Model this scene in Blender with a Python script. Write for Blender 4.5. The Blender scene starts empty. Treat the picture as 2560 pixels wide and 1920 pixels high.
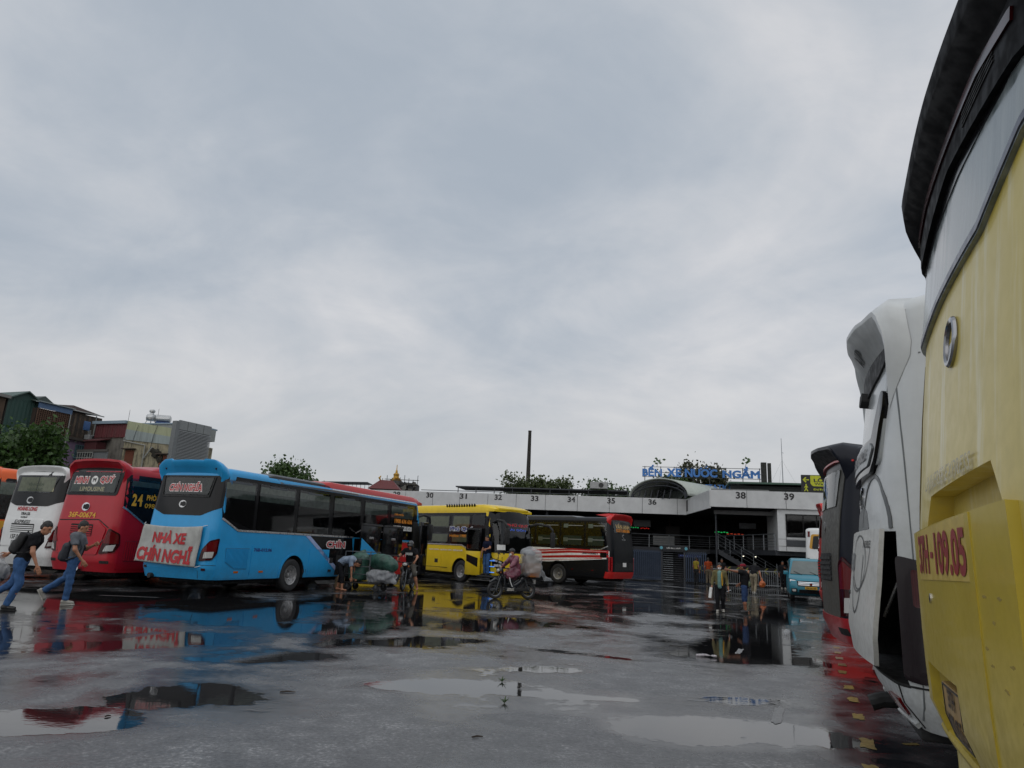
import bpy, bmesh, math, random
import numpy as np
from mathutils import Vector, Matrix
random.seed(7); rng=np.random.default_rng(7)
S=bpy.context.scene; COL=S.collection
# ---------------------------------------------------------------- camera
cd=bpy.data.cameras.new('camera'); cam=bpy.data.objects.new('camera',cd); COL.objects.link(cam)
cd.sensor_width=36; cd.lens=36*1740/2560; cd.clip_start=.05; cd.clip_end=3000
_p=math.atan(414.3/1740); _r=math.radians(2.72)
_fw=Vector((0,math.cos(_p),math.sin(_p))); _r0=Vector((1,0,0)); _u0=_r0.cross(_fw)
_rt=_r0*math.cos(_r)+_u0*math.sin(_r); _up=_u0*math.cos(_r)-_r0*math.sin(_r)
cam.matrix_world=Matrix(((_rt.x,_up.x,-_fw.x,0),(_rt.y,_up.y,-_fw.y,0),(_rt.z,_up.z,-_fw.z,1.58),(0,0,0,1)))
S.camera=cam
# ---------------------------------------------------------------- sky: overcast cloud deck over a Nishita sky
SUN_EL=math.radians(48); SUN_AZ=math.radians(205)      # azimuth clockwise from +Y
w=bpy.data.worlds.new('World'); S.world=w; w.use_nodes=True
N=w.node_tree.nodes; Lk=w.node_tree.links
for n in list(N): N.remove(n)
def nn(t,**k):
    n=N.new(t)
    for a,b in k.items():
        if a.startswith('i_'): n.inputs[a[2:]].default_value=b
        else: setattr(n,a,b)
    return n
def wmath(op,a,b=None,c=None):
    n=N.new('ShaderNodeMath'); n.operation=op
    for i,v in enumerate((a,b,c)):
        if v is None: continue
        if hasattr(v,'is_output'): Lk.new(v,n.inputs[i])
        else: n.inputs[i].default_value=v
    return n.outputs[0]
sky=nn('ShaderNodeTexSky',sky_type='NISHITA',sun_disc=False,sun_elevation=SUN_EL,sun_rotation=SUN_AZ,dust_density=3.0)
tc=nn('ShaderNodeTexCoord'); sep=nn('ShaderNodeSeparateXYZ'); Lk.new(tc.outputs['Generated'],sep.inputs[0])
zc=wmath('ADD',wmath('MAXIMUM',sep.outputs[2],0.0),0.36)
cx=wmath('DIVIDE',sep.outputs[0],zc); cy=wmath('DIVIDE',sep.outputs[1],zc)
cmb=nn('ShaderNodeCombineXYZ'); Lk.new(cx,cmb.inputs[0]); Lk.new(cy,cmb.inputs[1])
def wnoise(scale,detail,rough,dist,off):
    m=nn('ShaderNodeMapping'); m.inputs['Location'].default_value=off; m.inputs['Rotation'].default_value=(0,0,.5); m.inputs['Scale'].default_value=(1.0,1.25,1)
    Lk.new(cmb.outputs[0],m.inputs[0])
    n=nn('ShaderNodeTexNoise',i_Scale=scale,i_Detail=detail,i_Roughness=rough,i_Distortion=dist); Lk.new(m.outputs[0],n.inputs['Vector']); return n.outputs[0]
n1=wnoise(1.15,6,.56,.6,(2.1,5.7,0)); n2=wnoise(3.4,7,.6,.5,(11.3,2.4,0)); n3=wnoise(.5,3,.5,0,(5.2,.6,0))
mixn=wmath('ADD',wmath('MULTIPLY',n1,.52),wmath('ADD',wmath('MULTIPLY',n2,.22),wmath('MULTIPLY',n3,.26)))
rp=nn('ShaderNodeValToRGB'); Lk.new(mixn,rp.inputs[0]); rp.color_ramp.interpolation='B_SPLINE'
els=rp.color_ramp.elements
els[0].position=.37; els[0].color=(.395,.450,.520,1)
els[1].position=.635; els[1].color=(.770,.765,.770,1)
for p,c in ((.445,(.470,.515,.575,1)),(.50,(.545,.577,.622,1)),(.56,(.630,.643,.675,1))):
    e=els.new(p); e.color=c
# thinner, paler deck towards the horizon (an even haze bank all round)
hz=nn('ShaderNodeMapRange',i_2=.42) if False else N.new('ShaderNodeMapRange')
Lk.new(sep.outputs[2],hz.inputs[0]); hz.inputs[1].default_value=.0; hz.inputs[2].default_value=.34; hz.inputs[3].default_value=.85; hz.inputs[4].default_value=0; hz.interpolation_type='SMOOTHSTEP'
mh=nn('ShaderNodeMix',data_type='RGBA'); Lk.new(hz.outputs[0],mh.inputs[0]); Lk.new(rp.outputs[0],mh.inputs[6]); mh.inputs[7].default_value=(.555,.567,.578,1)
sc10=nn('ShaderNodeMix',data_type='RGBA',blend_type='MULTIPLY'); sc10.inputs[0].default_value=1; Lk.new(mh.outputs[2],sc10.inputs[6]); sc10.inputs[7].default_value=(10,10,10,1)
mx=nn('ShaderNodeMix',data_type='RGBA'); mx.inputs[0].default_value=.95; Lk.new(sky.outputs[0],mx.inputs[6]); Lk.new(sc10.outputs[2],mx.inputs[7])
bg=nn('ShaderNodeBackground',i_Strength=.1); Lk.new(mx.outputs[2],bg.inputs[0])
wo=nn('ShaderNodeOutputWorld'); Lk.new(bg.outputs[0],wo.inputs[0])
sl=bpy.data.lights.new('sun','SUN'); sl.energy=.95; sl.angle=math.radians(110); sl.color=(1,.97,.93)
so=bpy.data.objects.new('sun',sl); COL.objects.link(so)
_sd=Vector((math.sin(SUN_AZ)*math.cos(SUN_EL),math.cos(SUN_AZ)*math.cos(SUN_EL),math.sin(SUN_EL)))
so.rotation_euler=_sd.to_track_quat('Z','Y').to_euler(); so.location=(0,-20,40)
S.view_settings.view_transform='Standard'; S.view_settings.look='None'; S.view_settings.exposure=0.0; S.view_settings.gamma=1
S.view_settings.use_curve_mapping=False
S.render.engine='CYCLES'; S.cycles.max_bounces=8; S.cycles.transparent_max_bounces=12
# ---------------------------------------------------------------- materials
MATS={}
class NT:
    def __init__(s,name):
        s.m=bpy.data.materials.new(name); s.m.use_nodes=True; s.t=s.m.node_tree; s.n=s.t.nodes; s.l=s.t.links
        s.b=s.n['Principled BSDF']; s.out=s.n['Material Output']
        s.tc=s.n.new('ShaderNodeTexCoord')
    def new(s,t,**k):
        n=s.n.new(t)
        for a,b in k.items():
            if a.startswith('i_'): n.inputs[a[2:]].default_value=b
            else: setattr(n,a,b)
        return n
    def link(s,a,b): s.l.new(a,b)
    def math(s,op,a,b=None,c=None,clamp=False):
        n=s.n.new('ShaderNodeMath'); n.operation=op; n.use_clamp=clamp
        for i,v in enumerate((a,b,c)):
            if v is None: continue
            if hasattr(v,'is_output'): s.l.new(v,n.inputs[i])
            else: n.inputs[i].default_value=v
        return n.outputs[0]
    def noise(s,scale,detail=4,rough=.55,coord='Object',vscale=None,dist=0,loc=None,rot=None):
        src=s.tc.outputs[coord]
        if vscale or loc or rot:
            m=s.n.new('ShaderNodeMapping'); s.l.new(src,m.inputs[0]); src=m.outputs[0]
            if vscale: m.inputs['Scale'].default_value=vscale
            if loc: m.inputs['Location'].default_value=loc
            if rot: m.inputs['Rotation'].default_value=rot
        n=s.new('ShaderNodeTexNoise',i_Scale=scale,i_Detail=detail,i_Roughness=rough,i_Distortion=dist); s.l.new(src,n.inputs['Vector']); return n.outputs[0]
    def ramp(s,f,stops):
        r=s.n.new('ShaderNodeValToRGB'); s.l.new(f,r.inputs[0]); e=r.color_ramp.elements
        e[0].position,e[0].color=stops[0][0],tuple(stops[0][1])+(1,); e[1].position,e[1].color=stops[-1][0],tuple(stops[-1][1])+(1,)
        for p,c in stops[1:-1]: x=e.new(p); x.color=tuple(c)+(1,)
        return r.outputs[0]
    def rng(s,f,a,b,c=0,d=1,smooth=True):
        r=s.n.new('ShaderNodeMapRange'); s.l.new(f,r.inputs[0]); r.inputs[1].default_value=a; r.inputs[2].default_value=b; r.inputs[3].default_value=c; r.inputs[4].default_value=d
        r.interpolation_type='SMOOTHSTEP' if smooth else 'LINEAR'; return r.outputs[0]
    def mix(s,f,a,b,mode='MIX'):
        n=s.new('ShaderNodeMix',data_type='RGBA',blend_type=mode)
        for i,v in ((0,f),(6,a),(7,b)):
            if hasattr(v,'is_output'): s.l.new(v,n.inputs[i])
            else: n.inputs[i].default_value=(v if i==0 else tuple(v)+(1,))
        return n.outputs[2]
    def bump(s,h,strength=.3,dist=.02):
        n=s.new('ShaderNodeBump',i_Strength=strength,i_Distance=dist); s.l.new(h,n.inputs['Height']); s.l.new(n.outputs[0],s.b.inputs['Normal']); return n
def hexc(h):
    h=h.lstrip('#'); o=[]
    for i in (0,2,4):
        v=int(h[i:i+2],16)/255; o.append(v/12.92 if v<=.04045 else ((v+.055)/1.055)**2.4)
    return tuple(o)
def plain(name,c,rough=.5,metal=0,var=.12,scale=6,coat=0,spec=.5,bump=0,emit=0,streak=0,dirtc=(.05,.045,.04)):
    """basic procedural surface: colour with uneven tone, uneven gloss, optional vertical run-off streaks"""
    if name in MATS: return MATS[name]
    if isinstance(c,str): c=hexc(c)
    t=NT(name); f=t.noise(scale,5,.6)
    lo=tuple(max(0,x*(1-var)) for x in c); hi=tuple(min(1,x*(1+var)) for x in c)
    col=t.ramp(f,[(.3,lo),(.7,hi)])
    if streak:
        st=t.noise(9,4,.6,vscale=(1,1,.06)); sm=t.rng(st,.5,.75); col=t.mix(t.math('MULTIPLY',sm,streak),col,dirtc)
    t.link(col,t.b.inputs['Base Color'])
    rr=t.rng(t.noise(scale*2.3,3,.5),.3,.7,max(.02,rough*.8),min(1,rough*1.2)); t.link(rr,t.b.inputs['Roughness'])
    t.b.inputs['Metallic'].default_value=metal; t.b.inputs['Coat Weight'].default_value=coat; t.b.inputs['Coat Roughness'].default_value=.06
    t.b.inputs['Specular IOR Level'].default_value=spec
    if bump: t.bump(t.noise(scale*8,4,.6),bump,.01)
    if emit: t.link(col,t.b.inputs['Emission Color']); t.b.inputs['Emission Strength'].default_value=emit
    MATS[name]=t.m; return t.m
def paint(name,c,dirt=.3,rough=.32,dirtc=(.06,.052,.042),coat=.2,streak=.35,low=1.1,streakc=None,spec=.38):
    """vehicle paint: road grime rising from the sills, rain run-off streaks, fine mottling"""
    if name in MATS: return MATS[name]
    if isinstance(c,str): c=hexc(c)
    t=NT(name); f=t.noise(1.7,4,.6); f2=t.noise(14,5,.65); st=t.noise(7,4,.6,vscale=(1,1,.05))
    col=t.ramp(f,[(.3,tuple(x*.9 for x in c)),(.7,tuple(min(1,x*1.06) for x in c))])
    sp=t.new('ShaderNodeSeparateXYZ'); t.link(t.tc.outputs['Object'],sp.inputs[0])
    hgt=t.rng(sp.outputs[2],.35,low,1,.1)
    d=t.math('MULTIPLY',hgt,t.rng(f2,.3,.75,.25,1)); d=t.math('MULTIPLY',d,dirt,clamp=True)
    col=t.mix(d,col,dirtc)
    s2=t.math('MULTIPLY',t.rng(st,.52,.8),streak*.6); col=t.mix(s2,col,streakc or tuple(.55*x+.45*y for x,y in zip(c,dirtc))); t.b.inputs['Specular IOR Level'].default_value=spec
    t.link(col,t.b.inputs['Base Color'])
    t.link(t.math('ADD',t.math('MULTIPLY',f2,.14),t.math('ADD',t.math('MULTIPLY',d,.35),rough-.07)),t.b.inputs['Roughness'])
    t.b.inputs['Coat Weight'].default_value=coat; t.b.inputs['Coat Roughness'].default_value=.08
    wv=t.noise(2.2,2,.5); t.bump(wv,.04,.05)
    MATS[name]=t.m; return t.m
def glass(name,tint=.12,gl=1.0,rough=.02,green=.0):
    if name in MATS: return MATS[name]
    t=NT(name); t.n.remove(t.b)
    tr=t.new('ShaderNodeBsdfTransparent'); tr.inputs[0].default_value=(tint,tint*(1.03+green),tint*(1.04),1)
    g=t.new('ShaderNodeBsdfGlossy'); g.inputs['Color'].default_value=(gl,gl,gl,1)
    t.link(t.rng(t.noise(5,4,.6),.4,.8,rough,rough+.06),g.inputs['Roughness'])
    fr=t.new('ShaderNodeFresnel',i_IOR=1.5); mxx=t.new('ShaderNodeMixShader')
    t.link(fr.outputs[0],mxx.inputs[0]); t.link(tr.outputs[0],mxx.inputs[1]); t.link(g.outputs[0],mxx.inputs[2]); t.link(mxx.outputs[0],t.out.inputs[0])
    MATS[name]=t.m; return t.m
def lamp_lens(name,c,rough=.12):
    if name in MATS: return MATS[name]
    if isinstance(c,str): c=hexc(c)
    t=NT(name); wv=t.new('ShaderNodeTexWave',i_Scale=22.0,i_Distortion=.2); t.link(t.tc.outputs['Object'],wv.inputs[0])
    col=t.ramp(wv.outputs['Fac'],[(.2,tuple(x*.6 for x in c)),(.8,c)]); t.link(col,t.b.inputs['Base Color'])
    t.b.inputs['Roughness'].default_value=rough; t.b.inputs['Coat Weight'].default_value=.15; t.b.inputs['Specular IOR Level'].default_value=.35
    MATS[name]=t.m; return t.m
# common
BLACK=plain('black gloss panel',(.007,.007,.008),.12,coat=0,var=.2,spec=.25)
BLACKM=plain('black rubber',(.018,.018,.018),.7,var=.3)
DARK=plain('dark underbody',(.012,.012,.012),.8,var=.3)
SILVER=plain('brushed silver trim',(.55,.55,.55),.3,.9)
CHROME=plain('chrome',(.7,.7,.72),.12,1.0,var=.05)
TYRE=plain('tyre rubber',(.022,.022,.023),.65,var=.35,scale=20,bump=.3)
RIM=plain('steel wheel rim',(.36,.36,.36),.38,.7,var=.35,scale=9)
GLASS=glass('tinted bus glass',.8)
GLASSC=glass('clear bus glass',.55,green=.06)
RED_LENS=lamp_lens('red lamp lens','#6a0c12'); CLEAR_LENS=lamp_lens('clear lamp lens','#c8c8c4'); DKRED=lamp_lens('dark red lamp lens','#3c070b'); AMBER=lamp_lens('amber lens','#c86a14')
T_RED=plain('red vinyl lettering','#b01822',.4); T_WHITE=plain('white vinyl lettering','#e6e6e2',.4); T_GOLD=plain('gold vinyl lettering','#d9a330',.35); T_BLK=plain('black vinyl lettering',(.015,.015,.017),.4); T_BLUE=plain('navy vinyl lettering','#1d2c78',.4); T_ORANGE=plain('orange vinyl lettering','#e08a1c',.4)
CURT=plain('pale curtain cloth','#9aa396',.9,var=.25,scale=10); CURT2=plain('cream curtain cloth','#b7b494',.9,var=.2,scale=8); CURT3=plain('grey green curtain','#6f7c74',.9,var=.3,scale=5)
PLATE=plain('yellow number plate','#c79a22',.45)
# ---------------------------------------------------------------- geometry helpers
def tag(o,label=None,cat=None,group=None,kind=None):
    if label: o['label']=label
    if cat: o['category']=cat
    if group: o['group']=group
    if kind: o['kind']=kind
    return o
def empty(name,loc=(0,0,0),rz=0,label=None,cat=None,group=None,parent=None):
    o=bpy.data.objects.new(name,None); COL.objects.link(o); o.location=loc; o.rotation_euler=(0,0,rz); o.empty_display_size=.2
    if parent: o.parent=parent
    return tag(o,label,cat,group)
def mesh(name,V,F,mat=None,smooth=False,sharp=35):
    me=bpy.data.meshes.new(name); me.from_pydata([tuple(map(float,v)) for v in V],[],[tuple(map(int,f)) for f in F]); me.update()
    for m in (mat if isinstance(mat,(list,tuple)) else [mat]):
        if m: me.materials.append(m)
    if smooth:
        me.polygons.foreach_set('use_smooth',[True]*len(me.polygons))
        if sharp and sharp<180: me.set_sharp_from_angle(angle=math.radians(sharp))
    return me
def obj(name,geo,mat=None,parent=None,smooth=False,loc=None,rot=None,sharp=35,label=None,cat=None,group=None,kind=None):
    me=geo if isinstance(geo,bpy.types.Mesh) else mesh(name,geo[0],geo[1],mat,smooth,sharp)
    o=bpy.data.objects.new(name,me); COL.objects.link(o)
    if parent: o.parent=parent
    if loc is not None: o.location=loc
    if rot is not None: o.rotation_euler=rot
    return tag(o,label,cat,group,kind)
def copy_tree(o,parent=None):
    c=o.copy(); COL.objects.link(c); c.parent=parent
    for ch in o.children: copy_tree(ch,c)
    return c
def join(gs):
    V=[];F=[]
    for v,f in gs:
        n=len(V); V+=list(map(tuple,v)); F+=[tuple(i+n for i in q) for q in f]
    return V,F
def box(x0,x1,y0,y1,z0,z1):
    return [(x0,y0,z0),(x1,y0,z0),(x1,y1,z0),(x0,y1,z0),(x0,y0,z1),(x1,y0,z1),(x1,y1,z1),(x0,y1,z1)],[(0,3,2,1),(4,5,6,7),(0,1,5,4),(1,2,6,5),(2,3,7,6),(3,0,4,7)]
def rbox(x0,x1,y0,y1,z0,z1,r=.02,seg=2):
    bm=bmesh.new(); V,F=box(x0,x1,y0,y1,z0,z1); vs=[bm.verts.new(v) for v in V]
    for f in F: bm.faces.new([vs[i] for i in f])
    bmesh.ops.bevel(bm,geom=bm.edges[:],offset=r,segments=seg,profile=.5,affect='EDGES',clamp_overlap=True)
    bm.verts.index_update(); out=([tuple(v.co) for v in bm.verts],[tuple(v.index for v in f.verts) for f in bm.faces]); bm.free(); return out
def xf(g,M):
    M=Matrix(M) if not isinstance(M,Matrix) else M
    return [tuple(M@Vector(v)) for v in g[0]],g[1]
def move(g,d): return [(a+d[0],b+d[1],c+d[2]) for a,b,c in g[0]],g[1]
def lathe(prof,n=24,axis='z',ring=False):
    V=[];F=[]
    for r,h in prof:
        for i in range(n):
            a=2*math.pi*i/n; c,s=r*math.cos(a),r*math.sin(a)
            V.append((c,s,h) if axis=='z' else ((c,h,s) if axis=='y' else (h,c,s)))
    m=len(prof)
    for j in range(m if ring else m-1):
        for i in range(n):
            k=(j+1)%m; q=(j*n+i,j*n+(i+1)%n,k*n+(i+1)%n,k*n+i); F.append(q if axis!='y' else q[::-1])
    if ring: return V,F
    F.append(tuple(range(n))[::-1] if axis!='y' else tuple(range(n))); t=tuple((m-1)*n+i for i in range(n)); F.append(t if axis!='y' else t[::-1])
    return V,F
def tube(pts,r,n=6,closed=False):
    pts=[Vector(p) for p in pts]; V=[];F=[]; m=len(pts); rs=r if isinstance(r,(list,tuple)) else [r]*m
    ref=None
    for i,p in enumerate(pts):
        a=pts[(i-1)%m] if (closed or i>0) else p; b=pts[(i+1)%m] if (closed or i<m-1) else p
        t=(b-a).normalized()
        if ref is None: ref=t.orthogonal().normalized()
        ref=(ref-t*ref.dot(t)); ref=ref.normalized() if ref.length>1e-6 else t.orthogonal().normalized()
        bi=t.cross(ref)
        for k in range(n):
            an=2*math.pi*k/n; V.append(tuple(p+(ref*math.cos(an)+bi*math.sin(an))*rs[i]))
    for i in range(m if closed else m-1):
        j=(i+1)%m
        for k in range(n): F.append((i*n+k,i*n+(k+1)%n,j*n+(k+1)%n,j*n+k))
    if not closed: F.append(tuple(range(n))[::-1]); F.append(tuple((m-1)*n+k for k in range(n)))
    return V,F
def prism(poly,y0,y1,axis='y'):
    """extrude a 2-D polygon (a,b): axis 'y' -> (a,y,b); 'x' -> (x,a,b); 'z' -> (a,b,z)"""
    f=(lambda p,t:(p[0],t,p[1])) if axis=='y' else ((lambda p,t:(t,p[0],p[1])) if axis=='x' else (lambda p,t:(p[0],p[1],t)))
    n=len(poly); V=[f(p,y0) for p in poly]+[f(p,y1) for p in poly]
    F=[tuple(range(n)),tuple(range(2*n-1,n-1,-1))]+[(i,i+n,(i+1)%n+n,(i+1)%n) for i in range(n)]
    bm=bmesh.new(); vs=[bm.verts.new(v) for v in V]
    for q in F: bm.faces.new([vs[i] for i in q])
    bmesh.ops.recalc_face_normals(bm,faces=bm.faces[:]); bm.verts.index_update()
    out=([tuple(v.co) for v in bm.verts],[tuple(v.index for v in q.verts) for q in bm.faces]); bm.free(); return out
def rounded(poly,r,seg=4):
    out=[]; n=len(poly)
    for i in range(n):
        p=Vector(poly[i]); a=Vector(poly[i-1])-p; b=Vector(poly[(i+1)%n])-p
        k=min(r,a.length*.45,b.length*.45); pa=p+a.normalized()*k; pb=p+b.normalized()*k
        for j in range(seg+1):
            t=j/seg; out.append(tuple(pa*(1-t)**2+p*2*t*(1-t)+pb*t*t))
    return out
def ring(c,r,n=20): return [(c[0]+r*math.cos(2*math.pi*i/n),c[1]+r*math.sin(2*math.pi*i/n)) for i in range(n)]
_tx={}
def text2d(txt,bold=.02,shear=0,spacing=1):
    k=(txt,bold,shear,spacing)
    if k in _tx: return _tx[k]
    cu=bpy.data.curves.new('t','FONT'); cu.body=txt; cu.size=1; cu.offset=0; cu.shear=shear; cu.resolution_u=3; cu.align_x='CENTER'; cu.space_character=spacing
    o=bpy.data.objects.new('t',cu); COL.objects.link(o); dg=bpy.context.evaluated_depsgraph_get(); dg.update()
    me=bpy.data.meshes.new_from_object(o.evaluated_get(dg)); V=np.array([v.co[:2] for v in me.vertices]); F=[tuple(p.vertices) for p in me.polygons]
    if bold:        # fatten the strokes outwards with clamped mitres
        cnt={}; N2=np.zeros_like(V); E=[]
        for f in F:
            ar=sum(V[f[i-1]][0]*V[f[i]][1]-V[f[i]][0]*V[f[i-1]][1] for i in range(len(f))); g=f if ar>0 else f[::-1]
            for i in range(len(g)): a,b_=g[i-1],g[i]; cnt[(min(a,b_),max(a,b_))]=cnt.get((min(a,b_),max(a,b_)),0)+1; E.append((a,b_))
        nb={}
        for a,b_ in E:
            if cnt[(min(a,b_),max(a,b_))]!=1: continue
            d=V[b_]-V[a]; l=np.hypot(*d)
            if l<1e-7: continue
            q=np.array([d[1],-d[0]])/l; nb.setdefault(a,[]).append(q); nb.setdefault(b_,[]).append(q)
        V=V.copy()
        for k_,q in nb.items():
            m=np.mean(q,0); l=np.hypot(*m)
            if l>1e-3: V[k_]+=m/l*bold/max(.62,l)
    bpy.data.objects.remove(o); bpy.data.curves.remove(cu); bpy.data.meshes.remove(me)
    mn,mx_=V.min(0),V.max(0); _tx[k]=(V,F,mn,mx_); return _tx[k]
def textfit(txt,w,h,bold=.02,shear=0,grow=0,spacing=1):
    """text scaled into a w x h box centred on 0 (grow: outline layer, same placing but fatter)"""
    V,F,mn,mx_=text2d(txt,.02 if grow else bold,shear,spacing)
    if grow:
        V2,F2,_,_=text2d(txt,bold+grow,shear,spacing); c=(mn+mx_)/2; s=np.array([w,h])/(mx_-mn); return (V2-c)*s,F2
    c=(mn+mx_)/2; s=np.array([w,h])/(mx_-mn); return (V-c)*s,F
def text3d(name,txt,w,h,mat,parent,origin,ux,uz,depth=.01,bold=.02,shear=0):
    """solid letters standing on a plane: origin centre, ux reading direction, uz up"""
    V,F=textfit(txt,w,h,bold,shear); ux=Vector(ux).normalized(); uz=Vector(uz).normalized(); nrm=ux.cross(uz); o=Vector(origin)
    bm=bmesh.new(); vs=[bm.verts.new(o+ux*float(a)+uz*float(b)) for a,b in V]
    for f in F:
        try: bm.faces.new([vs[i] for i in f])
        except ValueError: pass
    bmesh.ops.recalc_face_normals(bm,faces=bm.faces[:])
    r=bmesh.ops.extrude_face_region(bm,geom=bm.faces[:]); bmesh.ops.translate(bm,vec=nrm*depth,verts=[g for g in r['geom'] if isinstance(g,bmesh.types.BMVert)])
    bmesh.ops.recalc_face_normals(bm,faces=bm.faces[:]); bm.verts.index_update()
    g=([tuple(v.co) for v in bm.verts],[tuple(v.index for v in f.verts) for f in bm.faces]); bm.free()
    return obj(name,g,mat,parent)
# ------------------------------------------------ signed-distance bodies polygonised with surface nets
def _cone(X,a,b,ra,rb,lat=None,ratio=1,cap=''):
    a=np.array(a,float);b=np.array(b,float); ab=b-a; L2=ab@ab; t=((X-a)@ab)/L2; tc_=np.clip(t,0,1)
    d=X-(a+tc_[...,None]*ab)
    if lat is not None:
        l=np.array(lat,float); l/=np.linalg.norm(l); y=d@l; r=d-y[...,None]*l
        dist=np.sqrt(y*y+(np.linalg.norm(r,axis=-1)*ratio)**2)
    else: dist=np.linalg.norm(d,axis=-1)
    f=dist-(ra+(rb-ra)*tc_)
    L=math.sqrt(L2)
    if 'b' in cap: f=np.maximum(f,(t-1)*L)
    if 'a' in cap: f=np.maximum(f,-t*L)
    return f
def _ell(X,c,r,M=None):
    d=X-np.array(c,float)
    if M is not None: d=d@np.array(M)       # columns = local axes
    r=np.array(r,float); k0=np.linalg.norm(d/r,axis=-1); k1=np.linalg.norm(d/(r*r),axis=-1); return k0*(k0-1)/np.maximum(k1,1e-6)
def _bx(X,c,h,r,M=None):
    d=X-np.array(c,float)
    if M is not None: d=d@np.array(M)
    q=np.abs(d)-(np.array(h,float)-r); return np.linalg.norm(np.maximum(q,0),axis=-1)+np.minimum(q.max(-1),0)-r
def smin(a,b,k):
    h=np.clip(.5+.5*(b-a)/k,0,1); return b*(1-h)+a*h-k*h*(1-h)
def sdf(prims,res=.02,k=.03,bounds=None,noise=None,sub=None):
    pts=[]
    for p in prims:
        if p[0]=='cone':
            R=max(p[3],p[4]); 
            for q in (p[1],p[2]): pts+= [np.array(q)-R,np.array(q)+R]
        else:
            R=max(p[2])*1.02; pts+=[np.array(p[1])-R,np.array(p[1])+R]
    lo=np.min(pts,0)-3*res; hi=np.max(pts,0)+3*res
    n=np.maximum(4,np.ceil((hi-lo)/res).astype(int)+1)
    g=[lo[i]+res*np.arange(n[i]) for i in range(3)]
    X=np.stack(np.meshgrid(*g,indexing='ij'),-1)
    f=None
    for p in prims:
        if p[0]=='cone': d=_cone(X,*p[1:])
        elif p[0]=='ell': d=_ell(X,*p[1:])
        else: d=_bx(X,*p[1:])
        f=d if f is None else smin(f,d,k)
    for p in (sub or []):
        if p[0]=='plane': d=((X-np.array(p[1]))@np.array(p[2],float)); f=np.maximum(f,d); continue
        d=_cone(X,*p[1:]) if p[0]=='cone' else (_ell(X,*p[1:]) if p[0]=='ell' else _bx(X,*p[1:])); f=-smin(-f,d,k*.5)
    if noise is not None: f=f+noise(X)
    return nets(f,lo,res)
def nets(f,lo,res):
    nx,ny,nz=f.shape; s=f<0
    cs=(nx-1,ny-1,nz-1); acc=np.zeros(cs+(3,)); cnt=np.zeros(cs)
    sl=lambda a,o:a[o[0]:o[0]+cs[0],o[1]:o[1]+cs[1],o[2]:o[2]+cs[2]]
    for ax in range(3):
        o1,o2=[i for i in range(3) if i!=ax]
        for da in (0,1):
            for db in (0,1):
                o=[0,0,0]; o[o1]=da; o[o2]=db; e=list(o); e[ax]=1
                fa,fb=sl(f,o),sl(f,e); m=sl(s,o)!=sl(s,e); t=np.where(m,fa/np.where(m,fa-fb,1),0)
                P=np.zeros(cs+(3,)); P[...,o1]=da; P[...,o2]=db; P[...,ax]=t
                acc+=P*m[...,None]; cnt+=m
    act=cnt>0; idx=-np.ones(cs,int); idx[act]=np.arange(act.sum())
    ijk=np.stack(np.nonzero(act),-1); V=lo+res*(ijk+acc[act]/cnt[act][:,None]); F=[]
    for ax in range(3):
        o1,o2=(ax+1)%3,(ax+2)%3
        a=np.take(s,range(0,s.shape[ax]-1),ax); b=np.take(s,range(1,s.shape[ax]),ax)
        I=np.stack(np.nonzero(a!=b),-1); I=I[(I[:,o1]>0)&(I[:,o2]>0)&(I[:,o1]<cs[o1])&(I[:,o2]<cs[o2])]
        if not len(I): continue
        q=[]
        for d1,d2 in ((1,1),(0,1),(0,0),(1,0)):
            J=I.copy(); J[:,o1]-=d1; J[:,o2]-=d2; q.append(idx[J[:,0],J[:,1],J[:,2]])
        Q=np.stack(q,-1); inside=s[I[:,0],I[:,1],I[:,2]]; Q[~inside]=Q[~inside][:,::-1]; F+=[tuple(r) for r in Q]
    return [tuple(v) for v in V],F
def relax(g,it=1):
    V=np.array(g[0]); F=np.array(g[1]); n=len(V)
    for _ in range(it):
        a=np.zeros((n,3)); c=np.zeros(n)
        for i in range(4):
            np.add.at(a,F[:,i],V[F[:,(i+1)%4]]); np.add.at(a,F[:,(i+1)%4],V[F[:,i]]); np.add.at(c,F[:,i],1); np.add.at(c,F[:,(i+1)%4],1)
        V=V*.5+.5*a/np.maximum(c,1)[:,None]
    return [tuple(v) for v in V],g[1]
def wob(amp,freq,seed=0):
    r=np.random.default_rng(seed); K=r.normal(0,freq,(7,3)); ph=r.uniform(0,6.28,7)
    return lambda X: amp*sum(np.sin(X@K[i]+ph[i]) for i in range(7))/2.6
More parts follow.
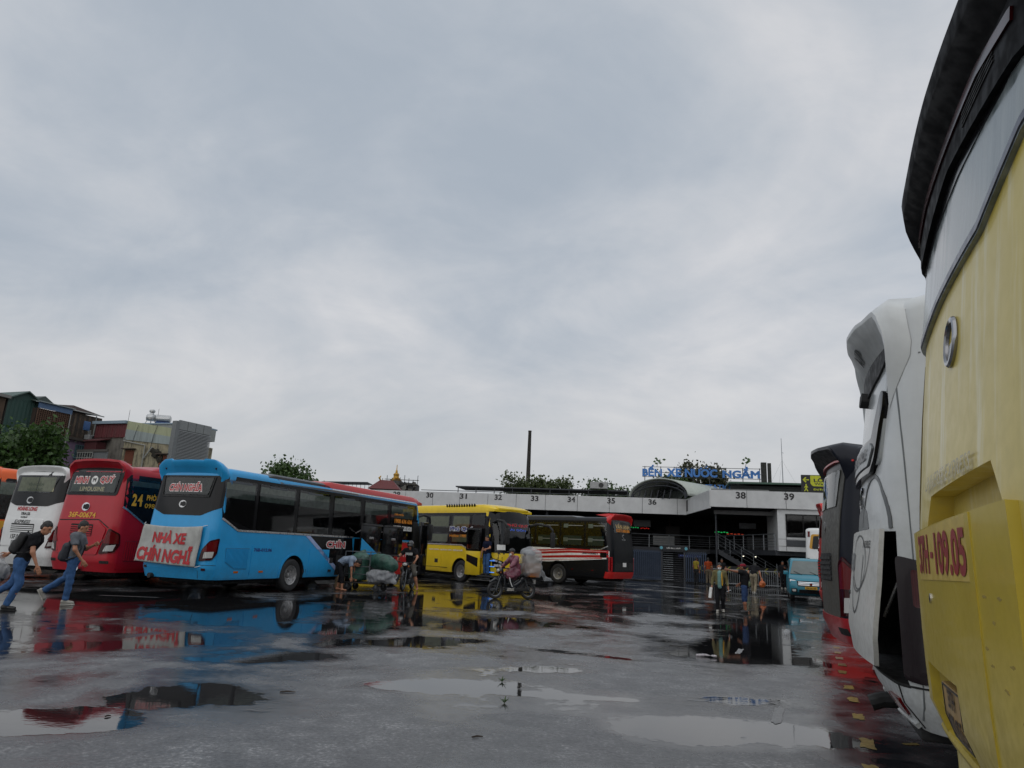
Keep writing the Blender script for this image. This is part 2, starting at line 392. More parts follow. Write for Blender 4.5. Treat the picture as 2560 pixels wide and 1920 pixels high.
# ---------------------------------------------------------------- coaches
WHEELS={}
def wheel_mesh(key,R=.5,w=.28,rimr=.29,dish=.05,rimmat=None):
    if key in WHEELS: return WHEELS[key]
    h=w/2
    ty=lathe([(rimr,-h*.8),(R*.86,-h),(R*.96,-h*.9),(R,-h*.6),(R,-h*.2),(R*.985,-h*.18),(R*.985,-h*.1),(R,-h*.08),(R,h*.08),(R*.985,h*.1),(R*.985,h*.18),(R,h*.2),(R,h*.6),(R*.96,h*.9),(R*.86,h),(rimr,h*.8)],28,'y',True)
    rim=lathe([(.001,h*.15),(rimr*.34,h*.15),(rimr*.36,-h*.1),(rimr*.5,-h*.25),(rimr*.62,-h*.3),(rimr*.66,-h*.5),(rimr*.86,-h*.6),(rimr*.9,-h*.85),(rimr*1.0,-h*.95),(rimr*1.02,-h*.8),(rimr*.9,-h*.1),(.001,h*.3)],28,'y')
    hub=lathe([(.001,-h*.75),(rimr*.22,-h*.72),(rimr*.27,-h*.5),(rimr*.3,-h*.1),(.001,0)],14,'y')
    bolts=[]
    for i in range(10):
        a=2*math.pi*i/10; bolts.append(move(lathe([(.001,-h*.42),(.016,-h*.4),(.018,-h*.2),(.001,-h*.1)],6,'y'),(rimr*.5*math.cos(a),0,rimr*.5*math.sin(a))))
    rm=rimmat or RIM
    WHEELS[key]=(mesh('tyre',*ty,TYRE,True,50),mesh('rim',*join([rim]),rm,True,40),mesh('hub',*join([hub]+bolts),rm,True,40)); return WHEELS[key]
def add_wheel(parent,x,y,z,side,key='coach',**k):
    t,r,h=wheel_mesh(key,**k)          # outer face of the rim looks along -y
    o=obj('wheel',t,parent=parent,loc=(x,y,z),rot=(0,0,0 if side<0 else math.pi))
    obj('rim',r,parent=o); obj('hub',h,parent=o); return o
class Bus:
    def __init__(s,name,label,x,y,az,mat,L=12,zb=.42,zt=3.42,hw=1.25,rear=((.42,.1),(.7,0),(1.7,0),(2.3,.05),(3.1,.14),(3.5,.18)),front=((.42,-.1),(.6,0),(1.3,0),(2.2,-.1),(3.0,-.32),(3.4,-.5)),rc=.3,rf=.42,bow=.06,fbow=.12,roofR=.3,roofH=.2,tum=.05,axles=(3.45,9.85),arch=.6,cut=None,cutp=None,group='coaches in the bus yard',cat='bus'):
        s.__dict__.update(L=L,zb=zb,zt=zt,hw0=hw,rear=rear,front=front,rc=rc,rf=rf,bow=bow,fbow=fbow,roofR=roofR,zr=zt-roofH,tum=tum)
        s.e=empty(name,(x,y,0),math.pi/2-math.radians(az),label,cat,group); s.body_mat=mat
        zs=sorted(set([zb]+[z for z in np.arange(.5,s.zr-.03,.17)]+[z for z,_ in rear if zb<z<s.zr]+[s.zr]+[s.zr+(zt-s.zr)*math.sin(k*math.pi/12) for k in range(1,7)]))
        a0=hw-rc; q=rc*math.pi/2; aF=hw-rf; qF=rf*math.pi/2
        rs=list(np.linspace(-a0-q,-a0,7))[:-1]+list(np.linspace(-a0,a0,11))+list(np.linspace(a0,a0+q,7))[1:]
        fs=list(np.linspace(-aF-qF,-aF,7))[:-1]+list(np.linspace(-aF,aF,9))+list(np.linspace(aF,aF+qF,7))[1:]
        V=[];n=0
        for z in zs:
            row=[s.rearP(u,z) for u in rs]
            x1=row[-1][0]; f=[s.frontP(u,z) for u in fs]; x2=f[0][0]
            row+=[s.sideP(x1+(x2-x1)*t,z,-1) for t in np.linspace(0,1,10)[1:-1]]+f+[s.sideP(x1+(x2-x1)*t,z,1) for t in np.linspace(1,0,10)[1:-1]]
            V+=row; n=len(row)
        F=[(j*n+i,j*n+(i+1)%n,(j+1)*n+(i+1)%n,(j+1)*n+i) for j in range(len(zs)-1) for i in range(n)]
        F.append(tuple(range(n))[::-1]); top=(len(zs)-1)*n
        V.append((L/2,0,zt+.04)); c=len(V)-1; F+=[(top+i,top+(i+1)%n,c) for i in range(n)]
        me=mesh('body',V,F,[mat,DARK],True,32); o=bpy.data.objects.new('body',me); COL.objects.link(o)
        cuts=[]
        for ax in axles:
            for sg in (-1,1):
                g=lathe([(arch,-.28),(arch,.28)],26,'y'); cuts.append(move(g,(ax,sg*(hw-.18),.5)))
        if cut: cuts+=cut
        nd=sum(len(g[1]) for g in cuts); cuts+=list(cutp or [])
        cm=mesh('cut',*join(cuts),[mat,DARK]); cm.polygons.foreach_set('material_index',[1 if i<nd else 0 for i in range(len(cm.polygons))])
        co=bpy.data.objects.new('cut',cm); COL.objects.link(co)
        md=o.modifiers.new('b','BOOLEAN'); md.object=co; md.operation='DIFFERENCE'; md.solver='EXACT'
        dg=bpy.context.evaluated_depsgraph_get(); dg.update(); nm=bpy.data.meshes.new_from_object(o.evaluated_get(dg)); nm.name='body'
        o.modifiers.clear(); o.data=nm; bpy.data.objects.remove(co); nm.set_sharp_from_angle(angle=math.radians(32)); o.parent=s.e; s.body=o
        obj('chassis',rbox(.5,L-.5,-hw+.25,hw-.25,.28,zb+.05,.04,1),DARK,s.e)
        for ax in axles:
            for sg in (-1,1): add_wheel(s.e,ax,sg*(hw-.17),.5,sg)
    def _s(s,z):
        xr=float(np.interp(z,[p[0] for p in s.rear],[p[1] for p in s.rear])); xf=s.L+float(np.interp(z,[p[0] for p in s.front],[p[1] for p in s.front]))
        hw=s.hw0-s.tum*max(0,min(1,(z-1.6)/1.6))-.03*max(0,(.6-z)/.2 if z<.6 else 0); ins=0
        if z>s.zr: k=min(1,(z-s.zr)/(s.zt-s.zr)); ins=s.roofR*(1-math.sqrt(max(0,1-k*k)))
        return xr+ins,xf-ins,hw-ins
    def _end(s,u,z,r,bow,hw):
        a=hw-r; a0=s.hw0-r; au=abs(u)
        if au<=a0: y=au/a0*a; return -bow*(1-(y/hw)**2),y
        x0=-bow*(1-(a/hw)**2); q=r*math.pi/2
        if au<=a0+q: th=(au-a0)/r; return x0+r*(1-math.cos(th)),a+r*math.sin(th)
        return x0+r+au-a0-q,hw
    def rearP(s,u,z):
        xr,xf,hw=s._s(z); d,y=s._end(u,z,s.rc,s.bow,hw); return (xr+d,-math.copysign(y,u) if u else 0.,z)
    def frontP(s,u,z):
        xr,xf,hw=s._s(z); d,y=s._end(u,z,s.rf,s.fbow,hw); return (xf-d,math.copysign(y,u) if u else 0.,z)
    def sideP(s,x,z,sg):
        xr,xf,hw=s._s(z); y=hw
        x0=xr-s.bow*(1-((hw-s.rc)/hw)**2); x1=xf+s.fbow*(1-((hw-s.rf)/hw)**2)
        if x<x0+s.rc: k=min(1,(x0+s.rc-x)/s.rc); y=hw-s.rc+s.rc*math.sqrt(1-k*k); x=max(x,x0)
        elif x>x1-s.rf: k=min(1,(x-x1+s.rf)/s.rf); y=hw-s.rf+s.rf*math.sqrt(1-k*k); x=min(x,x1)
        return (x,sg*y,z)
    def PN(s,face,u,z):
        f={'rear':s.rearP,'front':s.frontP,'right':lambda a,b:s.sideP(a,b,-1),'left':lambda a,b:s.sideP(-a,b,1)}[face]; e=.01
        p=Vector(f(u,z)); n=(Vector(f(u+e,z))-Vector(f(u-e,z))).cross(Vector(f(u,z+e))-Vector(f(u,z-e)))
        return p,(n.normalized() if n.length>1e-9 else Vector((0,0,1)))
    def patch(s,face,poly,name,mat,off=.006,parent=None,g=None,smooth=True,tilt=None,label=None):
        """a raised panel cut to poly (s,z) on one face of the coach, with real edges"""
        g=g or ((.07,.16) if face in('rear','front') else (.3,.2))
        if face=='left': poly=[(-a,b) for a,b in poly]
        bm=bmesh.new(); vs=[bm.verts.new((a,b,0)) for a,b in poly]; f=bm.faces.new(vs); 
        if f.normal.z==0: f.normal_update()
        f.normal_update()
        if f.normal.z<0: bmesh.ops.reverse_faces(bm,faces=[f])
        bmesh.ops.triangulate(bm,faces=bm.faces[:])
        for ax in (0,1):
            lo=min(p[ax] for p in poly); hi=max(p[ax] for p in poly); st=g[ax]; k=math.floor(lo/st)+1
            while k*st<hi-1e-4:
                co=[0,0,0]; co[ax]=k*st; no=[0,0,0]; no[ax]=1
                bmesh.ops.bisect_plane(bm,geom=bm.verts[:]+bm.edges[:]+bm.faces[:],plane_co=co,plane_no=no); k+=1
        bmesh.ops.dissolve_degenerate(bm,edges=bm.edges[:],dist=1e-5)
        bnd=[e for e in bm.edges if e.is_boundary]; base={}
        for v in bm.verts: base[v]=s.PN(face,v.co.x,v.co.y)
        low={}
        for e in bnd:
            for v in e.verts:
                if v not in low: p,n=base[v]; low[v]=bm.verts.new(p-n*.006)
        for e in bnd:
            a,b=e.verts; fc=e.link_faces[0]; vl=list(fc.verts); i=vl.index(a)
            if vl[(i+1)%len(vl)] is not b: a,b=b,a
            bm.faces.new((b,a,low[a],low[b]))
        for v,(p,n) in base.items(): v.co=p+n*(off+(tilt(v.co.x,v.co.y) if tilt else 0))
        bm.verts.index_update(); ge=([tuple(v.co) for v in bm.verts],[tuple(v.index for v in q.verts) for q in bm.faces]); bm.free()
        return obj(name,ge,mat,parent or s.e,smooth,label=label)
    def strip(s,face,pts,w,name,mat,off=.012,parent=None):
        """flat moulding following a polyline of (s,z)"""
        L_=[];R_=[]
        for i,p in enumerate(pts):
            p=Vector(p); a=Vector(pts[max(0,i-1)]); b=Vector(pts[min(len(pts)-1,i+1)]); d=(b-a).normalized(); n=Vector((-d.y,d.x))
            L_.append(tuple(p+n*w/2)); R_.append(tuple(p-n*w/2))
        return s.patch(face,L_+R_[::-1],name,mat,off,parent)
    def rect(s,face,u0,u1,z0,z1,name,mat,off=.006,r=0,parent=None,**k):
        p=[(u0,z0),(u1,z0),(u1,z1),(u0,z1)]
        return s.patch(face,rounded(p,r) if r else p,name,mat,off,parent,**k)
    def text(s,face,txt,u,z,w,h,mat,off=.012,bold=.042,shear=0,parent=None,outline=None,grow=.06,name='lettering'):
        if face=='left': u=-u
        for lay in ((0,outline),(1,mat)):
            if lay[1] is None: continue
            V,F=textfit(txt,w,h,bold,shear,0 if lay[0] else grow); o=off+(.004 if lay[0] and outline else 0)
            P=[]
            for a,b in V: p,n=s.PN(face,u+float(a),z+float(b)); P.append(tuple(p+n*o))
            me=obj(name if lay[0] else name+'_outline',(P,F),lay[1],parent or s.e)
        return me
    def louvres(s,face,u0,u1,z0,z1,n,mat,slot,off=.004,parent=None,vertical=False):
        s.rect(face,u0-.02,u1+.02,z0-.02,z1+.02,'vent_backing',slot,off,.03,parent)
        for i in range(n):
            if vertical: a=u0+(u1-u0)*i/n; s.rect(face,a,a+(u1-u0)/n*.55,z0,z1,'vent_slat',mat,off+.014,0,parent)
            else: a=z0+(z1-z0)*i/n; s.rect(face,u0,u1,a,a+(z1-z0)/n*.55,'vent_slat',mat,off+.014,0,parent)
    def emblem(s,face,u,z,r,mat=None,rx=1.3):
        p=s.patch(face,[(u+r*rx*math.cos(a),z+r*math.sin(a)) for a in np.linspace(0,6.283,25)[:-1]],'emblem',mat or CHROME,.022)
        s.patch(face,[(u+r*rx*.3+r*rx*.62*math.cos(a),z+r*.7*math.sin(a)) for a in np.linspace(0,6.283,21)[:-1]],'emblem_disc',BLACK,.028,p)
        s.patch(face,[(u-r*rx*.35+r*rx*.3*math.cos(a),z+r*.55*math.sin(a)) for a in np.linspace(0,6.283,17)[:-1]],'emblem_disc',BLACK,.026,p); return p
    def hood(s,name,mat,sw,zlow,zlip,p,depth=.7,thick=.05,topz=None,ze=None,n=46,flat=.72,notch=0,drop=.0,rise=None,lining=None,**k):
        """tail visor: a thin shell swept round the top of the rear glass, its ends running down the corner pillars"""
        topz=topz or s.zt; ze=ze if ze is not None else zlow-.25; inn=sw-.12
        I=[(-inn,ze),(-inn-.01,zlow-.12),(-inn+.12,zlow),(-inn*.5,zlow+.03),(0,zlow+.04)]; O=[(-inn-.03,ze-.04),(-sw-.12,zlow-.06),(-sw-.02,topz-.05),(-sw*.55,topz),(0,topz)]
        pr=[0,flat*.55,flat,1-(1-flat)*.3,1]; ts=[0,.2,.36,.68,1]
        def at(t):
            sg=-1 if t<.5 else 1; q=(t*2 if t<.5 else 2-t*2); f=lambda A,j: float(np.interp(q,ts,[v[j] for v in A])); g=float(np.interp(q,ts,pr)); g=g
            return -sg*f(I,0),f(I,1),-sg*f(O,0),f(O,1),g,q
        V=[];F=[]; H_=s.hood_pts=[]
        for t in np.linspace(0,1,n):
            ui,zi,uo,zo,g,q=at(t); a=Vector(s.rearP(ui,min(zi,s.zt-.02))); o=Vector(s.rearP(uo,min(zo,s.zt-.005))); 
            if zo>=topz-.001: o=Vector((o.x+depth*.35,o.y,topz+.015))
            else: n_=s.PN('rear',uo,min(zo,s.zt-.02))[1]; o=o+n_*.003
            a=a+Vector((.02,0,0)); zl=zi+(zlip-zlow)*min(1,q/.36)-(notch if q>.62 else 0)-drop*(q-.36 if q>.36 else 0)
            ly=a.y+(o.y-a.y)*.55; li=Vector((a.x-p*g-.02,ly,zl)); lo=Vector((a.x-p*g-.02,o.y*.35+ly*.65,zl+thick*(.3+.7*min(1,q/.3)))); lo2=lo+(o-lo)*.12+Vector((0,0,.02*min(1,q/.3)))
            mid=lo+(o-lo)*.5+Vector((-.05*g,(o.y-ly)*.15,.05*min(1,q/.3)))
            H_.append((a.copy(),li.copy()))
            V+=[tuple(x) for x in (a,a+(li-a)*.5+Vector((0,0,.03)),li,lo,lo2,mid,o)]
        m=7
        for i in range(n-1):
            for j in range(m-1): F.append((i*m+j,i*m+j+1,(i+1)*m+j+1,(i+1)*m+j))
        bm=bmesh.new(); vs=[bm.verts.new(v) for v in V]
        for f in F: bm.faces.new([vs[i] for i in f])
        bmesh.ops.recalc_face_normals(bm,faces=bm.faces[:]); bm.verts.index_update(); g=([tuple(v.co) for v in bm.verts],[tuple(v.index for v in q.verts) for q in bm.faces]); bm.free()
        o_=obj(name,g,[mat]+([lining] if lining else []),s.e,True,sharp=50)
        if lining:
            for i,pl in enumerate(o_.data.polygons):
                if pl.index%(m-1)<2: pl.material_index=1
        return o_
    def roofpod(s,name,mat,x0,x1,hw,z0,z1,ramp=.5,r=.12):
        """raised roof fairing with sloping ends"""
        V=[];F=[]; xs=[x0,x0+ramp*.5,x0+ramp,x1-ramp,x1-ramp*.5,x1]; hs=[0,.7,1,1,.75,.05]; pr=[]
        for x,h in zip(xs,hs):
            zt=z0+(z1-z0)*max(h,.04); row=[(-hw,z0-.1),(-hw,z0+(zt-z0)*.4),(-hw+r*.5,z0+(zt-z0)*.85),(-hw+r*1.6,zt),(0,zt+.02*h),(hw-r*1.6,zt),(hw-r*.5,z0+(zt-z0)*.85),(hw,z0+(zt-z0)*.4),(hw,z0-.1)]
            V+=[(x,y,z) for y,z in row]
        m=9
        for i in range(5):
            for j in range(m-1): F.append((i*m+j,(i+1)*m+j,(i+1)*m+j+1,i*m+j+1))
        F.append(tuple(range(m))); F.append(tuple(5*m+j for j in range(m))[::-1])
        bm=bmesh.new(); vs=[bm.verts.new(v) for v in V]
        for f in F: bm.faces.new([vs[i] for i in f])
        bmesh.ops.recalc_face_normals(bm,faces=bm.faces[:]); bm.verts.index_update(); g=([tuple(v.co) for v in bm.verts],[tuple(v.index for v in q.verts) for q in bm.faces]); bm.free()
        return obj(name,g,mat,s.e,True,sharp=40)
    def panes(s,face,spans,z0,z1,curt=None,curtz=None,off=.012,frame=True,glassm=None,band=None):
        for i,(a,b) in enumerate(spans):
            gl=s.rect(face,a,b,z0,z1,'window',glassm or GLASS,off+.008,.05)
            if curt and curtz and curtz[1]>curtz[0]:
                s.rect(face,a+.03,b-.03,curtz[0]+random.uniform(-.03,.05),curtz[1],'curtain',curt,off,0,gl)
    def tyres_arch(s,face,ax,mat,r=.66):
        pts=[(ax+r*math.cos(a),.5+r*math.sin(a)) for a in np.linspace(-.1,math.pi+.1,22)]; inn=[(ax+(r-.06)*math.cos(a),.5+(r-.06)*math.sin(a)) for a in np.linspace(math.pi+.1,-.1,22)]
        s.patch(face,[(x,max(z,s.zb+.02)) for x,z in pts]+[(x,max(z,s.zb+.02)) for x,z in inn],'wheel_arch_lip',mat,.02,g=(9,9))
    def mirror(s,sg,x,z,reach=.7,drop=.9,out=.35):
        y=sg*(s.hw0-.1); a=(x-.3,y,z); p=[a,(x+.1,y+sg*out*.4,z+.12),(x+reach*.7,y+sg*out,z+.05),(x+reach,y+sg*out,z-.15),(x+reach,y+sg*out,z-.3)]
        arm=obj('mirror_arm',tube(p,[.05,.06,.06,.05,.04],8),BLACKM,s.e,True)
        obj('mirror_head',rbox(x+reach-.06,x+reach+.08,y+sg*out-.13,y+sg*out+.13,z-drop,z-.25,.05,2),BLACKM,arm,True); return arm
# ================================================================ left row, tails towards the yard
YA=20.0
BLUE=paint('sky blue coach paint',(.022,.34,.70),.30,streak=.15); REDP=paint('crimson coach paint',(.42,.006,.018),.12,streak=.1); REDP2=paint('scarlet coach paint',(.54,.014,.012),.12,streak=.12)
WHITEP=paint('white coach paint',(.74,.75,.74),.28,streak=.25); ORANGE=paint('orange coach paint',(.85,.14,.03),.15,streak=.1)
CHAR=plain('charcoal roof paint',(.035,.036,.038),.35,coat=.3,var=.2)
YEL=paint('golden yellow coach paint',(.80,.56,.015),.15,streak=.12)
def taillight(b,poly,clear,out=.03,mir=True,nm='tail_light'):
    for sg in ((1,-1) if mir else (1,)):
        f=lambda P:[(sg*a,z) for a,z in P]
        t=b.patch('rear',f(poly),nm,DKRED,out); 
        cx=sum(p[0] for p in poly)/len(poly); cz=sum(p[1] for p in poly)/len(poly)
        top=[(cx+(a-cx)*.8,cz+(z-cz)*.85) for a,z in poly]
        b.patch('rear',f([(a,max(z,cz-.03)) for a,z in top]),'red_lens',RED_LENS,out+.01,t)
        b.patch('rear',f(clear),'reversing_lens',CLEAR_LENS,out+.012,t)
# ---- sky blue coach with the cloth banner
b=Bus('coach','sky blue coach with dark glass, red front and a cloth banner across its tail',-8.93,19.63,YA,BLUE,L=12.4,zt=3.45,axles=(3.5,10.2)); blue=b
b.hood('tail_hood',BLUE,1.2,3.22,3.56,.22,depth=1.6,thick=.07,topz=3.56,notch=.05,ze=3.05)
for sg in (1,-1): b.patch('rear',[(sg*a,z) for a,z in [(.55,3.46),(.85,3.46),(1.0,3.33),(.94,3.31),(.8,3.41),(.53,3.41)]],'brake_lamp',DKRED,.13)
sur=b.patch('rear',rounded([(-1.26,3.2),(-1.28,2.34),(-.66,2.1),(.66,2.1),(1.28,2.34),(1.26,3.2)],.06),'rear_window_surround',BLACK,.008)
rw=b.patch('rear',rounded([(-.9,3.14),(-.8,2.66),(.8,2.66),(.9,3.14)],.06),'rear_window',GLASSC,.03)
b.patch('rear',rounded([(-.86,3.12),(-.77,2.69),(.77,2.69),(.86,3.12)],.05),'rear_blind',plain('dim cabin glass','#2b3230',.3,var=.6,scale=3),.016,rw)
b.strip('rear',[(-.95,3.16),(-.84,2.62),(.84,2.62),(.95,3.16)],.05,'window_seal',BLACKM,.034,rw)
b.text('rear','CHÍN NGHĨA',-.04,2.88,1.2,.26,T_RED,.036,.035,.1,rw,T_WHITE,.06)
b.emblem('rear',-.02,2.4,.1,SILVER)
taillight(b,rounded([(.84,.9),(1.2,.94),(1.3,1.1),(1.33,1.52),(1.1,1.45),(.9,1.2)],.05),[(.98,.98),(1.2,1.0),(1.22,1.16),(1.0,1.14)])
b.strip('rear',[(-1.35,.8),(1.35,.8)],.012,'panel_gap',DARK,.002); b.strip('rear',[(.82,.8),(.82,.45)],.012,'panel_gap',DARK,.002)
for sg in (1,-1): b.rect('rear',sg*1.0-.06,sg*1.0+.06,.66,.72,'reflector',DKRED,.012)
obj('exhaust_pipe',tube([(.3,.75,.46),(-.06,.78,.45)],.07,10),BLACKM,b.e,True)
L=b.L; H3=3.22
b.patch('right',[(.1,H3),(.2,2.04),(.85,1.76),(11.2,1.76),(11.3,.42),(12.45,.42),(12.45,2.2),(12.3,H3)],'window_band',BLACK,.005)
b.strip('right',[(.2,2.05),(.84,1.75),(6.8,1.755)],.055,'silver_moulding',SILVER,.016); b.strip('right',[(10.05,1.69),(11.2,1.68)],.06,'silver_moulding',SILVER,.016)
sp=[(.2,1.44),(1.58,3.3),(3.49,5.2),(5.45,7.2),(7.45,9.2),(9.44,11.4)]
for i,(a,c) in enumerate(sp):
    lo=1.8 if i else 2.1
    gl=b.patch('right',rounded([(a,3.12),(a+(.08 if i==0 else 0),lo),(c,1.8),(c,3.12)],.04),'window',GLASS,.016)
    b.rect('right',a+.05,c-.05,2.86,3.05,'curtain',CURT,.010,0,gl); b.rect('right',a+.05,c-.05,2.62,2.86,'curtain_valance',CURT3,.009,0,gl)
    b.rect('right',(a+c)/2-.4,(a+c)/2+.4,3.03,3.09,'tint_label',plain('grey print','#50565a',.5),.0245,0,gl)
b.patch('right',[(2.5,3.23),(12.2,3.23),(11.9,3.43),(2.3,3.43)],'roof_edge_band',CHAR,.006)
b.roofpod('roof_fairing',CHAR,2.0,5.2,1.16,3.38,3.50,.3); b.roofpod('front_roof_fairing',REDP2,4.5,12.2,1.16,3.36,3.58,.8)
b.strip('right',[(5.3,3.31),(11.6,3.31)],.035,'roof_rail_moulding',SILVER,.014)
b.patch('right',[(4.2,1.72),(6.75,1.72),(6.9,1.1),(6.9,.42),(6.35,.42)],'livery_panel',BLACK,.008)
b.patch('right',[(3.98,1.72),(4.24,1.72),(6.4,.45),(6.15,.45)],'livery_stripe',plain('lilac vinyl','#9fb0d8',.4),.010)
b.text('right','CHÍN',5.75,1.5,1.1,.26,T_RED,.014,.035,0,None,T_WHITE,.07)
lug=b.rect('right',5.85,9.75,.48,1.12,'luggage_bay',DARK,.012)
b.patch('right',[(6.9,1.72),(10.05,1.72),(10.05,.45),(9.8,.45),(6.9,1.12)],'livery_panel',BLACK,.007)
b.rect('right',10.05,11.25,.42,1.66,'front_side_panel',REDP2,.008); b.rect('right',11.3,12.05,.42,2.55,'door_opening',DARK,.008)
b.strip('right',[(10.7,1.1),(10.7,1.36),(10.78,1.45),(10.86,1.36),(10.86,1.1)],.03,'door_emblem',T_WHITE,.014)
for a,c in ((6.75,8.15),(8.3,9.85)):   # lifted luggage flaps hanging out from the side
    d=obj('luggage_flap',rbox(a,c,-1.62,-1.56,1.12,2.27,.03),BLACK,b.e,True); obj('flap_frame',join([box(a+.02,c-.02,-1.66,-1.62,2.2,2.26),box(a+.02,c-.02,-1.66,-1.62,1.13,1.18)]),CHAR,d)
    obj('flap_arm',tube([(a+.2,-1.25,1.9),(a+.25,-1.56,2.1)],.02),SILVER,d); obj('flap_latch',rbox((a+c)/2-.15,(a+c)/2+.15,-1.64,-1.62,1.72,1.8,.008,1),SILVER,d)
obj('flap_stripe',prism([(6.78,1.74),(6.78,1.13),(8.12,1.13)],-1.634,-1.622),BLUE,b.e)
b.text('right','1900 636 636',10.5,2.5,1.5,.17,T_ORANGE,.026); b.text('right','02553.820.820',10.45,2.22,1.6,.19,T_WHITE,.026); b.text('right','CHÍN NGHĨA',10.1,2.76,.8,.09,T_ORANGE,.026)
b.rect('right',.18,1.48,.46,1.35,'engine_side_panel',BLUE,.010); b.rect('right',1.52,2.44,.44,1.35,'service_flap',BLUE,.010); b.rect('right',4.3,5.4,.44,1.3,'service_flap',BLUE,.010)
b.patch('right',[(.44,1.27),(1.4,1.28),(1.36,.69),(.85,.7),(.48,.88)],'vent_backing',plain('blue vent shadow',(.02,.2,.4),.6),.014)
for i in range(19):
    x=.48+i*.048; b.rect('right',x,x+.027,max(.72,.9-.5*max(0,x-.48)),1.25,'vent_slat',BLUE,.03)
b.text('right','76B-012.06',1.99,1.24,.8,.1,T_BLUE,.014); 
for x in (.95,2.0): b.rect('right',x-.09,x+.09,.6,.65,'marker_lamp',AMBER,.02)
for x,z,w_,h_ in ((5.55,.95,.2,.18),(5.5,.62,.18,.07),(4.1,.62,.14,.1)): b.rect('right',x-w_/2,x+w_/2,z-h_/2,z+h_/2,'flap_handle',BLACKM,.016)
b.tyres_arch('right',3.5,BLUE); b.tyres_arch('right',10.2,REDP2)
b.mirror(-1,12.15,2.75,.4,.95,.3); b.mirror(1,12.2,2.9,.5,.9,.3)
obj('passenger_door',rbox(11.5,12.25,-1.56,-1.5,.4,2.55,.04),BLACK,b.e,True); obj('door_glass',rbox(11.6,12.15,-1.572,-1.561,1.2,2.42,.004,1),GLASS,b.e)
b.patch('front',rounded([(-1.35,1.4),(1.35,1.4),(1.3,3.0),(-1.3,3.0)],.2),'windscreen',GLASS,.012); b.rect('front',-1.3,1.3,.45,1.3,'front_panel',REDP2,.008)
for sg in (-1,1): b.rect('front',sg*.95-.2,sg*.95+.2,.75,1.05,'headlight',CLEAR_LENS,.02,.05)
# banner: a wrinkled cloth tied over the tail
def banner():
    e=empty('cloth_banner',b.e.location,b.e.rotation_euler.z,'creased white cloth banner with big red letters tied across the blue coach tail','banner')
    V=[];F=[]; n,m=40,26
    def pos(s_,t):
        u=-1.2+(2.08-.06*t)*s_-.12*t*(1-s_); z=1.82-t*(1.0+.08*s_)-.05*math.sin(s_*3.1)*(1-t)
        uc=max(-.9,min(.9,u)); p,nr=b.PN('rear',uc,max(z,.5)); nr=Vector((-1,0,0)); p=Vector((min(p.x,b.rearP(max(-1.2,min(1.2,u)),max(z,.5))[0]) if u<0 else b.rearP(u,max(z,.5))[0],-u,z)); p.x=min(p.x,.06); wr=.012*math.sin(7*s_+4*t+2*math.sin(3*t))+.007*math.sin(13*s_-7*t)+.03*math.exp(-((s_-.96)/.03)**2)
        return p+nr*(.055+wr+.05*t)
    for i in range(n+1):
        for j in range(m+1): V.append(tuple(pos(i/n,j/m)))
    for i in range(n):
        for j in range(m): k=i*(m+1)+j; F.append((k,k+1,k+m+2,k+m+1))
    cl=plain('soiled white cloth','#a9aaa6',.85,var=.16,scale=4,streak=.25)
    o=obj('cloth',(V,F),cl,e,True,sharp=180); md=o.modifiers.new('t','SOLIDIFY'); md.thickness=.006
    def lay(txt,uc,zc,w_,h_,nm):
        V2,F2=textfit(txt,w_,h_,.05); P=[]
        for a,c in V2:
            s_=uc+float(a); t=zc-float(c); s2=(s_); q=pos(s2,t); q1=pos(s2+.01,t); q2=pos(s2,t+.01); nr=(q2-q).cross(q1-q).normalized(); nr=nr if nr.x<0 else -nr; P.append(tuple(q+nr*.018))
        obj(nm,(P,F2),T_RED,e)
    lay('NHÀ XE',.5,.28,.56,.36,'banner_lettering'); lay('CHÍN NGHĨ',.47,.73,.9,.46,'banner_lettering')
    for s_,t in ((0,0),(1,0),(0,1),(1,1)):
        p=pos(s_,t); obj('tie_cord',tube([p,p+Vector((.15,(.12 if s_<.5 else -.12),.05))],.008,5),T_WHITE,e)
banner()
# ---- crimson coach
b=Bus('coach','crimson coach with a round badge on its rear glass and gold 36F-00674',-12.3,20.9,YA,REDP,L=12,zt=3.48); red=b
b.hood('tail_hood',REDP,1.2,3.36,3.56,.2,depth=1.6,thick=.06,topz=3.58,ze=3.0)
b.roofpod('roof_fairing',REDP,1.0,4.5,1.15,3.4,3.6,.7)
sur=b.patch('rear',rounded([(-1.08,3.42),(-1.1,2.58),(1.02,2.58),(1.12,3.42)],.1),'rear_window_surround',BLACK,.012)
rw=b.patch('rear',rounded([(-.98,3.26),(-1.0,2.66),(.93,2.66),(1.0,3.26)],.08),'rear_window',GLASSC,.03)
b.rect('rear',-.92,-.3,2.68,3.02,'curtain',CURT3,.018,0,rw); b.rect('rear',-.3,.88,2.68,3.1,'curtain',plain('dim grey curtain','#55605c',.9,var=.4,scale=5),.018,0,rw)
b.text('rear','MINH',-.5,3.02,.6,.2,T_RED,.036,.035,.12,rw,T_WHITE,.06); b.text('rear','QUÝ',.55,3.05,.55,.27,T_RED,.036,.035,.12,rw,T_WHITE,.06)
b.patch('rear',ring((.04,3.02),.13),'badge',T_WHITE,.036,rw); b.text('rear','M',.04,3.03,.13,.12,T_BLK,.042,.04,0,rw); b.text('rear','LIMOUSINE',.02,2.76,1.0,.13,plain('dull gold letters','#a7a486',.5),.036,.02,0,rw)
b.emblem('rear',-.04,2.24,.12,CHROME); b.text('rear','36F-00674',-.12,2.0,1.08,.16,T_GOLD,.012,.03)
lid=b.patch('rear',rounded([(-1.0,1.8),(.58,1.84),(.92,1.62),(.72,.9),(-.86,.9)],.05),'engine_lid',REDP,.03)
